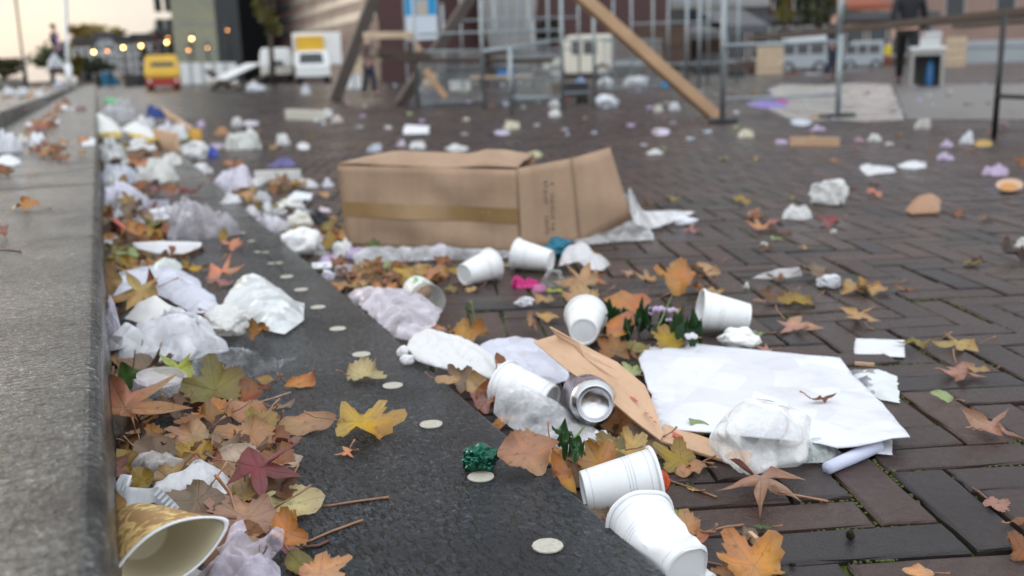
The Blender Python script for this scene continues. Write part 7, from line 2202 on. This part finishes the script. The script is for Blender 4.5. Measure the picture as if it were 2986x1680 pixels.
for i, (x, y, dim) in enumerate([(273, 152, 0), (313, 149, 1), (359, 139, 0), (411, 134, 0), (486, 124, 0), (559, 113, 0), (490, 110, 2), (549, 147, 1), (605, 140, 2), (663, 88, 2)]):
    Y = 60 if dim < 2 else 66
    p = pt(x, y, Y); s = mpp(p)
    b = Vector((p.x, p.y, -.0))
    root = empty('street_lamp', b)
    root['label'] = ['lit street lamp %s' % w_ for w_ in ('nearest the person on the steps', 'second from the person on the steps', 'above the bushes before the row houses', 'just left above the yellow truck', 'right above the yellow truck cab', 'with the brightest light on the glass tower', 'faintly doubled above the yellow truck', 'dimmer and lower on the glass tower foot', 'faint at the right foot of the tower', 'faint on the dark tower column')][i]
    root['category'] = 'street lamp'; root['group'] = 'street lamps far behind'
    MB().tube([Vector((0, .15, 0)), Vector((0, .15, p.z + .3)), Vector((0, .0, p.z + .32))], .045, 8).build('pole', M['dark_column'], root, True)
    MB().lathe([(.0, .2), (.16, .12), (.2, .06), (.0, .06)], 14, Matrix.Translation((0, -.02, p.z + .08))).build('shade', M['dark_column'], root, True)
    r_ = s * (3.6, 3.2, 2.6)[dim]
    MB().ball((0, -.02, p.z), r_, 12, 8).build('bulb', M['lit_lamp'] if dim == 0 else M['dim_lamp'], root, True)

# ---- buildings
def block(name, label, x0, x1, ytop, ybot, Y0, Y1, wall, depth=12, wins=None, roof=None, key=None, bands=None, winmat='dark_glass'):
    """a building whose visible front runs from pixel x0 (at distance Y0) to x1 (at Y1)"""
    a = pt(x0, hz(x0), Y0); b = pt(x1, hz(x1), Y1); a.z = b.z = 0
    zt = pt((x0 + x1) / 2, ytop, (Y0 + Y1) / 2).z
    ex = (b - a).normalized(); ey = Vector((-ex.y, ex.x, 0)); W_ = (b - a).length
    root = empty(name, a); root['label'] = label; root['category'] = 'building'
    m = Matrix((ex, ey, Vector((0, 0, 1)))).transposed().to_4x4()
    MB().box((0, 0, -.2), (W_, depth, zt), m).build('wall', M[wall], root)
    if roof == 'gable':
        MB().add([m @ Vector(q) for q in ((-.3, -.3, zt + .01), (W_ + .3, -.3, zt + .01), (W_ + .3, depth / 2, zt + depth * .32), (-.3, depth / 2, zt + depth * .32), (-.3, depth + .3, zt + .01), (W_ + .3, depth + .3, zt + .01))], [(0, 1, 2, 3), (3, 2, 5, 4), (0, 3, 4), (1, 5, 2)]).build('roof', M['slate'], root)
    elif roof == 'flat':
        MB().box((-.2, -.2, zt + .003), (W_ + .2, depth + .2, zt + .4), m).build('roof', M['slate'], root)
    if wins:
        nx, ny, z0, z1, fw, fh, fr = wins
        wd = None
        for i in range(nx):
            for j in range(ny):
                cx_, cz_ = W_ * (i + .5) / nx, z0 + (z1 - z0) * (j + .5) / ny
                hw, hh = W_ / nx * fw / 2, (z1 - z0) / ny * fh / 2
                if wd is None:
                    wd = MB().box((-hw, -.05, -hh), (hw, -.004, hh), m).build('window', M[winmat], root)
                    wf = MB().box((-hw - .12, -.03, -hh - .12), (hw + .12, -.002, hh + .12), m).build('frame', M[fr], wd)
                    w0, f0 = wd, wf
                else:
                    w0 = wd.copy(); col.objects.link(w0); f0 = wf.copy(); col.objects.link(f0); f0.parent = w0
                w0.location = m @ Vector((cx_, 0, cz_)); 
    if bands:
        z0, z1, n, mt = bands
        for j in range(n):
            zz = z0 + (z1 - z0) * j / n
            MB().box((0, -.08, zz), (W_, -.003, zz + (z1 - z0) / n * .45), m).build('window_band', M[mt], root)
    if key: LAND[key] = ((x0 + x1) / 2, (ytop + ybot) / 2)
    return root, m, W_, zt
for i, (x0, x1, yt, lb, wl) in enumerate([(226, 290, 122, 'dark brick row house farthest left', 'dusk_brick'), (291, 345, 108, 'row house with pale upper floor behind the bulbs', 'grey_cladding'), (346, 400, 116, 'brown row house in the middle of the far terrace', 'dusk_brick'), (401, 466, 110, 'brown row house left of the yellow truck', 'dusk_brick')]):
    block('row_house', lb, x0, x1, yt, 205, 104, 104, wl, 9, (3, 3, .8, pt(x0, yt, 104).z - .5, .5, .62, 'white_paint'), 'flat')
block('apartment_block', 'tall dark block with a pale top behind the yellow truck', 467, 526, 98, 190, 100, 100, 'red_brick', 10, (2, 4, 2, 10, .5, .6, 'concrete'), 'flat')
block('roof_house', 'pale rooftop cabin on the tall dark block', 474, 522, 56, 98, 101, 101, 'concrete', 6)
r, m, W_, zt = block('glass_tower', 'tall greenish glass tower with a dark right corner', 517, 662, -1000, 200, 84, 80, 'tower_glass', 18)
MB().box((W_ - .2, -.5, -.1), (W_ + 1.0 + W_ * .22, 18, zt), m).build('corner_column', M['dark_column'], r)
for j in range(14):
    MB().box((0, -.06, zt * j / 14), (W_ - .21, -.004, zt * j / 14 + .12), m).build('transom', M['galvanised'], r)
r, m, W_, zt = block('office_building', 'dark red office building with slanting rows of windows', 692, 1110, -800, 200, 110, 48, 'plum_panel', 16, None, None, 'the office building', (3.0, 26, 24, 'dark_column'))
block('brick_hall', 'deep red brick hall behind the right timber beam', 1112, 1440, -650, 190, 56, 54, 'red_brick', 14)
# flared grey tower
p = pt(1488, hz(1488), 46); p.z = 0; s = mpp(p)
root = empty('flared_pavilion', p); root['label'] = 'grey flared pavilion tower left of the light plank'; root['category'] = 'building'
MB().lathe([(46 * s, 0), (48 * s, 70 * s), (62 * s, 130 * s), (74 * s, 210 * s), (80 * s, 330 * s), (80 * s, 520 * s)], 40).build('shell', M['grey_cladding'], root, True)
for k in range(14):
    t_ = 2 * math.pi * k / 14
    MB().tube([Vector((math.cos(t_) * a_ * s, math.sin(t_) * a_ * s, h_ * s)) for a_, h_ in ((47, 0), (49, 70), (63, 130), (75, 210), (81, 330), (81, 520))], .12, 6).build('rib', M['concrete'], root, True)
r, m, W_, zt = block('glass_hall', 'long grey glass hall with white fascia bands', 1560, 2236, 100, 180, 64, 58, 'brown_front', 10, None, None, 'the glass hall')
z0 = zt
for (ya, yb, mt, dp) in ((100, 66, 'grey_cladding', .4), (64, 32, 'dark_glass', .1), (30, 14, 'concrete', .6), (12, -60, 'grey_cladding', .3), (-62, -420, 'tower_glass', .0)):
    za, zb = pt(1900, ya, 61).z, pt(1900, yb, 61).z
    MB().box((0, -dp, za + .003), (W_, 9, zb), m).build('fascia', M[mt], r)
for k, xx in enumerate((.42, .46, .50, .55)):
    MB().box((W_ * xx, -.5, pt(1900, 96, 61).z), (W_ * (xx + .03), -.42, pt(1900, 42, 61).z), m).build('window', M['dark_glass'], r)
# stall awnings right of the glass hall
for i, (x0, y0, x1, y1, Y, mt, lb) in enumerate([(2112, 20, 2244, 76, 34, 'slate', 'grey stall canopy above the steel posts'), (2470, -10, 2604, 14, 50, 'orange_canvas', 'orange awning of the far brown shop'), (1990, 70, 2120, 96, 40, 'slate', 'low grey stall canopy before the dark shops')]):
    a, b = pt(x0, y1, Y), pt(x1, y1 - (x1 - x0) * .031, Y); h = (y1 - y0) * mpp(a)
    root = empty('stall_canopy', a); root['label'] = lb; root['category'] = 'canopy'
    d = b - a
    n_ = Vector((0, 2.0, 0))
    MB().add([Vector(), d, d + n_ + Vector((0, 0, h)), n_ + Vector((0, 0, h)), Vector((0, 0, -.3)), d + Vector((0, 0, -.3))], [(0, 1, 2, 3), (4, 5, 1, 0)]).build('sheet', M[mt], root)
    for q in (Vector((0, .02, 0)), d + Vector((0, .02, 0))):
        MB().tube([q + Vector((0, 0, -a.z)), q], .04, 6).build('post', M['galvanised'], root)
block('shop_row', 'low brown shop row with dark fronts behind the vans', 2110, 2720, 62, 170, 46, 44, 'brown_front', 8, (9, 1, .3, 2.2, .7, .8, 'concrete'), 'flat', 'the brown shop row')
block('rendered_house', 'pinkish rendered house above the dark trestle table', 2560, 3600, -500, 160, 62, 50, 'pink_render', 12, (7, 4, 2, 18, .35, .5, 'concrete'))
block('brick_house', 'red roofed house behind the trees right of the glass hall', 2236, 2580, -500, 90, 75, 72, 'red_brick', 10, (6, 3, 1.5, 9, .4, .5, 'white_paint'), 'gable')
# banner
p0, p1 = pt(1186, 118, 36), pt(1276, 114, 36); h = 190 * mpp(p0)
root = empty('banner', p0); root['label'] = 'tall banner, blue with a beige shape above, plain white below'; root['category'] = 'banner'
d = p1 - p0
def bn(name, u0, u1, v0, v1, off, mt, c=None):
    q = [d * u + Vector((0, -off, h * v)) for u, v in ((u0, v0), (u1, v0), (u1, v1), (u0, v1))]
    q2 = [v + Vector((0, .01, 0)) for v in q]
    MB().add(q + q2, [(0, 1, 2, 3), (7, 6, 5, 4), (0, 4, 5, 1), (1, 5, 6, 2), (2, 6, 7, 3), (3, 7, 4, 0)]).build(name, M[mt], root, color=c)
bn('lower_field', 0, 1, 0, .36, 0, 'cloth', (.55, .60, .66)); bn('blue_field', 0, 1, .362, 1.0, 0, 'cloth', (.02, .26, .52))
bn('beige_shape', .34, .72, .364, .60, .012, 'cloth', (.42, .38, .32)); bn('side_post', -.05, -.01, -.9, 1.0, 0, 'galvanised'); bn('side_post', 1.01, 1.05, -.9, 1.0, 0, 'galvanised')

# ---- trees
def tree(label, x0, y0, x1, y1, Y, colr, trunk_to=None, n=900, key=None, name='tree', seed=1):
    rng = random.Random(seed)
    xc = (x0 + x1) / 2; c = pt(xc, (y0 + y1) / 2, Y); s = mpp(c)
    rx, rz = (x1 - x0) * s / 2, (y1 - y0) * s / 2
    b = Vector((c.x, c.y, 0))
    root = empty(name, b); root['label'] = label; root['category'] = 'tree' if name == 'tree' else 'bush'
    mb = MB()
    cl = [(Vector((rng.uniform(-.75, .75) * rx, rng.uniform(-.7, .7) * rx, c.z + rng.uniform(-.75, .8) * rz)), rng.uniform(.25, .5) * rx) for _ in range(16)]
    ls = max(.10, 7.5 * s)
    for k in range(n):
        q, r_ = rng.choice(cl)
        v = Vector((rng.gauss(0, 1), rng.gauss(0, 1), rng.gauss(0, 1))).normalized() * r_ * rng.uniform(.5, 1.08)
        v.z *= min(1, rz / rx) if rx > 0 else 1
        p_ = q + v
        a = Vector((rng.gauss(0, 1), rng.gauss(0, 1), rng.gauss(0, .6))).normalized() * ls
        d_ = a.cross(Vector((rng.gauss(0, 1), rng.gauss(0, 1), rng.gauss(0, 1)))).normalized() * ls * .6
        mb.add([p_ - a, p_ + d_, p_ + a, p_ - d_], [(0, 1, 2, 3)])
    mb.build('crown', M['foliage'], root, color=colr)
    m2 = MB().tube([Vector((0, 0, -.1)), Vector((.05, 0, c.z * .5)), Vector((0, .05, c.z))], [rx * .09 + .06, rx * .07 + .04, .04], 10)
    for k in range(5):
        q, r_ = cl[k]; m2.tube([Vector((0, .02, c.z * .55)), (q + Vector((0, 0, c.z * .55))) * .5, q], [rx * .04 + .03, rx * .03 + .02, .02], 6)
    m2.build('trunk', M['bark'], root, True)
    if key: LAND[key] = (xc, (y0 + y1) / 2)
tree('dense dark green bush left of the person on the steps', 84, 112, 204, 226, 58, (.06, .085, .02), key='the dark green bush', name='bush', seed=2)
tree('low olive hedge bush at the far left rim', -60, 170, 70, 218, 60, (.085, .08, .03), name='bush', seed=3)
tree('orange brown autumn tree above the row houses', 205, 74, 300, 150, 120, (.30, .20, .05), key='the autumn tree', seed=4)
tree('thin yellowish autumn tree right of the orange brown one', 292, 82, 372, 142, 122, (.38, .30, .10), n=420, seed=5)
tree('pale autumn tree left of the rooftop cabin', 405, 96, 470, 140, 124, (.36, .28, .12), n=350, seed=6)
tree('yellow green shrub right of the white pole', 200, 160, 242, 226, 56, (.16, .14, .02), name='bush', n=500, seed=7)
tree('dark green shrub in front of the row houses', 232, 165, 330, 206, 70, (.05, .07, .025), name='bush', n=500, seed=8)
tree('dark slim conifer left of the yellow truck', 420, 134, 456, 222, 48, (.03, .045, .02), name='bush', n=500, seed=9)
tree('olive tree in front of the dark red office building', 716, -160, 836, 150, 46, (.13, .12, .025), n=800, seed=10)
tree('olive and yellow tree right of the glass hall', 2230, -110, 2350, 66, 40, (.16, .14, .03), n=800, seed=11)
tree('dark green tree left of the tall steel post', 2330, -100, 2462, 80, 42, (.045, .065, .02), n=900, seed=12)
tree('dark hedge under the glass hall', 1560, 60, 1640, 130, 46, (.02, .03, .015), name='bush', n=400, seed=13)
# low stall tables far behind, full of crates
for i, (x0, x1, yt, yb, Y, lb, c, mt) in enumerate([(2650, 2740, 96, 150, 40, 'white stall counter right of the worker in yellow', 0, 'white_paint'), (2820, 3000, 120, 215, 34, 'grey stall counter behind the dark table leg', 0, 'grey_cladding'), (2280, 2420, 98, 118, 36, 'long white stall roof behind the silver van', 0, 'white_paint'), (1300, 1480, 196, 240, 30, 'low dark stall counter behind the stall frame', 0, 'dark_column'), (1780, 1880, 190, 232, 33, 'dark crates under the brown board stack', 0, 'dark_column'), (2520, 2640, 176, 222, 38, 'brown stall counter behind the person in black', 0, 'brown_front')]):
    p = pt((x0 + x1) / 2, yb, Y); s = mpp(p); W_ = (x1 - x0) * s / 2; H = (yb - yt) * s
    root = empty('stall_counter', p, -math.atan2(p.x, p.y)); root['label'] = lb; root['category'] = 'counter'
    MB().box((-W_, 0, H * .8), (W_, 1, H)).build('top', M[mt], root, False, .02)
    MB().box((-W_ * .97, .06, H * .1), (W_ * .97, .94, H * .797)).build('front', M[mt], root)
    for sx in (-.9, .9): MB().box((sx * W_ - .04, .1, -max(0, p.z)), (sx * W_ + .04, .2, H * .097)).build('leg', M['galvanised'], root)

for i, (x0, y0, x1, y1, mt, lb) in enumerate([(1232, 214, 1272, 250, 'pale_wood', 'pale wooden fruit crate under the left end of the stall table'), (1312, 236, 1372, 262, 'white_paint', 'white polystyrene crate under the stall table'),
        (1384, 206, 1440, 236, 'brown_front', 'brown box on the low board of the farther stall'), (1448, 200, 1500, 226, 'blue_plastic', 'blue plastic crate on the low board of the farther stall'), (1512, 204, 1556, 230, 'concrete', 'grey crate at the right end of the low board'),
        (2124, 206, 2172, 246, 'dark_column', 'dark crate right of the slanting light plank'), (2178, 196, 2206, 240, 'brown_front', 'brown crate left of the pale board stack'), (2290, 214, 2330, 242, 'orange_canvas', 'orange crate in front of the silver van'),
        (2350, 216, 2392, 242, 'white_paint', 'white polystyrene box in front of the silver van'), (2462, 206, 2520, 240, 'grey_cladding', 'grey crate in front of the pale blue van'), (2832, 190, 2884, 236, 'pink_render', 'pinkish crate left of the dark table leg'),
        (2930, 196, 2990, 240, 'grey_cladding', 'grey crate behind the dark trestle table'), (1010, 214, 1052, 258, 'white_paint', 'white crate right of the left timber beam foot'), (1030, 170, 1066, 216, 'pale_wood', 'pale crate stacked above the white one by the timber beam')]):
    Y = 24 if y1 > 240 else 27
    if y1 > 248: p = at((x0 + x1) / 2, y1); 
    else: p = pt((x0 + x1) / 2, y1, Y)
    s = mpp(p); W_ = (x1 - x0) * s / 2; H = (y1 - y0) * s
    root = empty('crate', p, -math.atan2(p.x, p.y) + .1 * (i % 3 - 1)); root['label'] = lb; root['category'] = 'crate'
    m = MB(); t_ = W_ * .06
    m.box((-W_, 0, 0), (W_, t_, H)); m.box((-W_, W_ * 1.4, 0), (W_, W_ * 1.4 + t_, H)); m.box((-W_, t_, 0), (-W_ + t_, W_ * 1.4, H)); m.box((W_ - t_, t_, 0), (W_, W_ * 1.4, H)); m.box((-W_ + t_, t_, 0), (W_ - t_, W_ * 1.4, t_))
    m.build('body', M[mt], root, False, .006)
    MB().box((-W_ * 1.03, -.02, H * .86), (W_ * 1.03, -.003, H * .98)).build('rim_slat', M[mt], root)
    if p.z > .05:
        for sx in (-.9, .9): MB().box((sx * W_ - .03, .1, -p.z), (sx * W_ + .03, .16, -.003)).build('leg', M['galvanised'], root)

for i, (x0, x1, yb, yt, Y, lb) in enumerate([(1222, 1404, 300, 150, 13.2, 'grey wire mesh fence panel left of the stall legs'), (1500, 1640, 292, 160, 12.6, 'grey wire mesh fence panel behind the black crate'), (1760, 1930, 256, 120, 17, 'wire mesh fence panel before the brown board stack')]):
    a, b = pt(x0, yb, Y), pt(x1, yb - (x1 - x0) * .03, Y + .4); a.z = b.z = .02
    h = (yb - yt) * mpp(a); d = b - a
    root = empty('mesh_fence', a); root['label'] = lb; root['category'] = 'fence'
    m = MB(); n = 34
    for k in range(1, n): m.bar(d * (k / n), d * (k / n) + Vector((0, 0, h)), .006, .006)
    for k in range(1, 6): m.bar(Vector((0, .008, h * k / 6)), d + Vector((0, .008, h * k / 6)), .007, .007)
    m.build('wire_mesh', M['galvanised'], root)
    m = MB(); m.tube([Vector((0, 0, 0)), Vector((0, 0, h)), d + Vector((0, 0, h)), d, Vector((0, 0, 0))], .02, 8); m.build('frame', M['galvanised'], root, True)
# ================================================================== labels made from colour, shape and neighbours
def autolabel():
    seen = {o.get('label'): o for o in sc.objects if o.get('label')}
    it = sorted(LAND.items())
    for o, c, kind, x, y, w_, cu, ro in ALL:
        if o.get('label'): continue
        k = {'maple': 'maple leaf', 'star': 'star leaf', 'broad': 'plane leaf', 'oval': 'oval leaf', 'narrow': 'leaf sliver', 'round': 'round leaf'}[kind]
        near = sorted(it, key=lambda q: (q[1][0] - x) ** 2 + (2.2 * (q[1][1] - y)) ** 2)
        def rel(q):
            dx, dy = x - q[1][0], (y - q[1][1]) * 2.2
            if abs(dx) > abs(dy): return ('right of ' if dx > 0 else 'left of ') + q[0]
            return ('in front of ' if dy > 0 else 'behind ') + q[0]
        size = 'small ' if w_ * mpp(o.location) < .055 else ('large ' if w_ * mpp(o.location) > .115 else '')
        bent = 'rolled ' if cu + ro > 1.5 else ('curled ' if cu + ro > .9 else 'flat ' if cu + ro < .5 else '')
        for lb in ('%s%s %s %s' % (size, LW[c], k, rel(near[0])), '%s%s%s %s %s' % (size, bent, LW[c], k, rel(near[0])), '%s%s%s %s %s and %s' % (size, bent, LW[c], k, rel(near[0]), rel(near[1])), '%s%s%s %s %s and %s' % (size, bent, LW[c], k, rel(near[0]), rel(near[2])), '%s%s%s %s %s and %s' % (size, bent, LW[c], k, rel(near[1]), rel(near[2]))):
            lb = ' '.join(lb.split())
            if lb not in seen and len(lb.split()) <= 16: break
        else:
            lb = '%s%s %s %s' % (size, LW[c], k, rel(near[0])); seen[lb]['group'] = o['group'] = 'look-alike dead leaves ' + rel(near[0])
        seen.setdefault(lb, o)
        o['label'] = lb; o['category'] = 'leaf'
autolabel()
def scraplabels():
    seen = {o.get('label'): o for o in sc.objects if o.get('label')}
    it = sorted(LAND.items())
    for o, c, x, y, w_ in scr:
        near = sorted(it, key=lambda q: (q[1][0] - x) ** 2 + (3 * (q[1][1] - y)) ** 2)
        def rel(q):
            dx, dy = x - q[1][0], (y - q[1][1]) * 3
            if abs(dx) > abs(dy): return ('right of ' if dx > 0 else 'left of ') + q[0]
            return ('in front of ' if dy > 0 else 'behind ') + q[0]
        for lb in ('small %s scrap %s' % (c, rel(near[0])), 'small %s scrap %s and %s' % (c, rel(near[0]), rel(near[1])), 'small %s scrap %s and %s' % (c, rel(near[0]), rel(near[2])), 'small %s scrap %s and %s' % (c, rel(near[1]), rel(near[2]))):
            if lb not in seen and len(lb.split()) <= 16: break
        else: lb = 'small %s scrap %s' % (c, rel(near[0])); seen[lb]['group'] = o['group'] = 'small scraps ' + rel(near[0])
        seen.setdefault(lb, o); o['label'] = lb; o['category'] = 'scrap'
scraplabels()
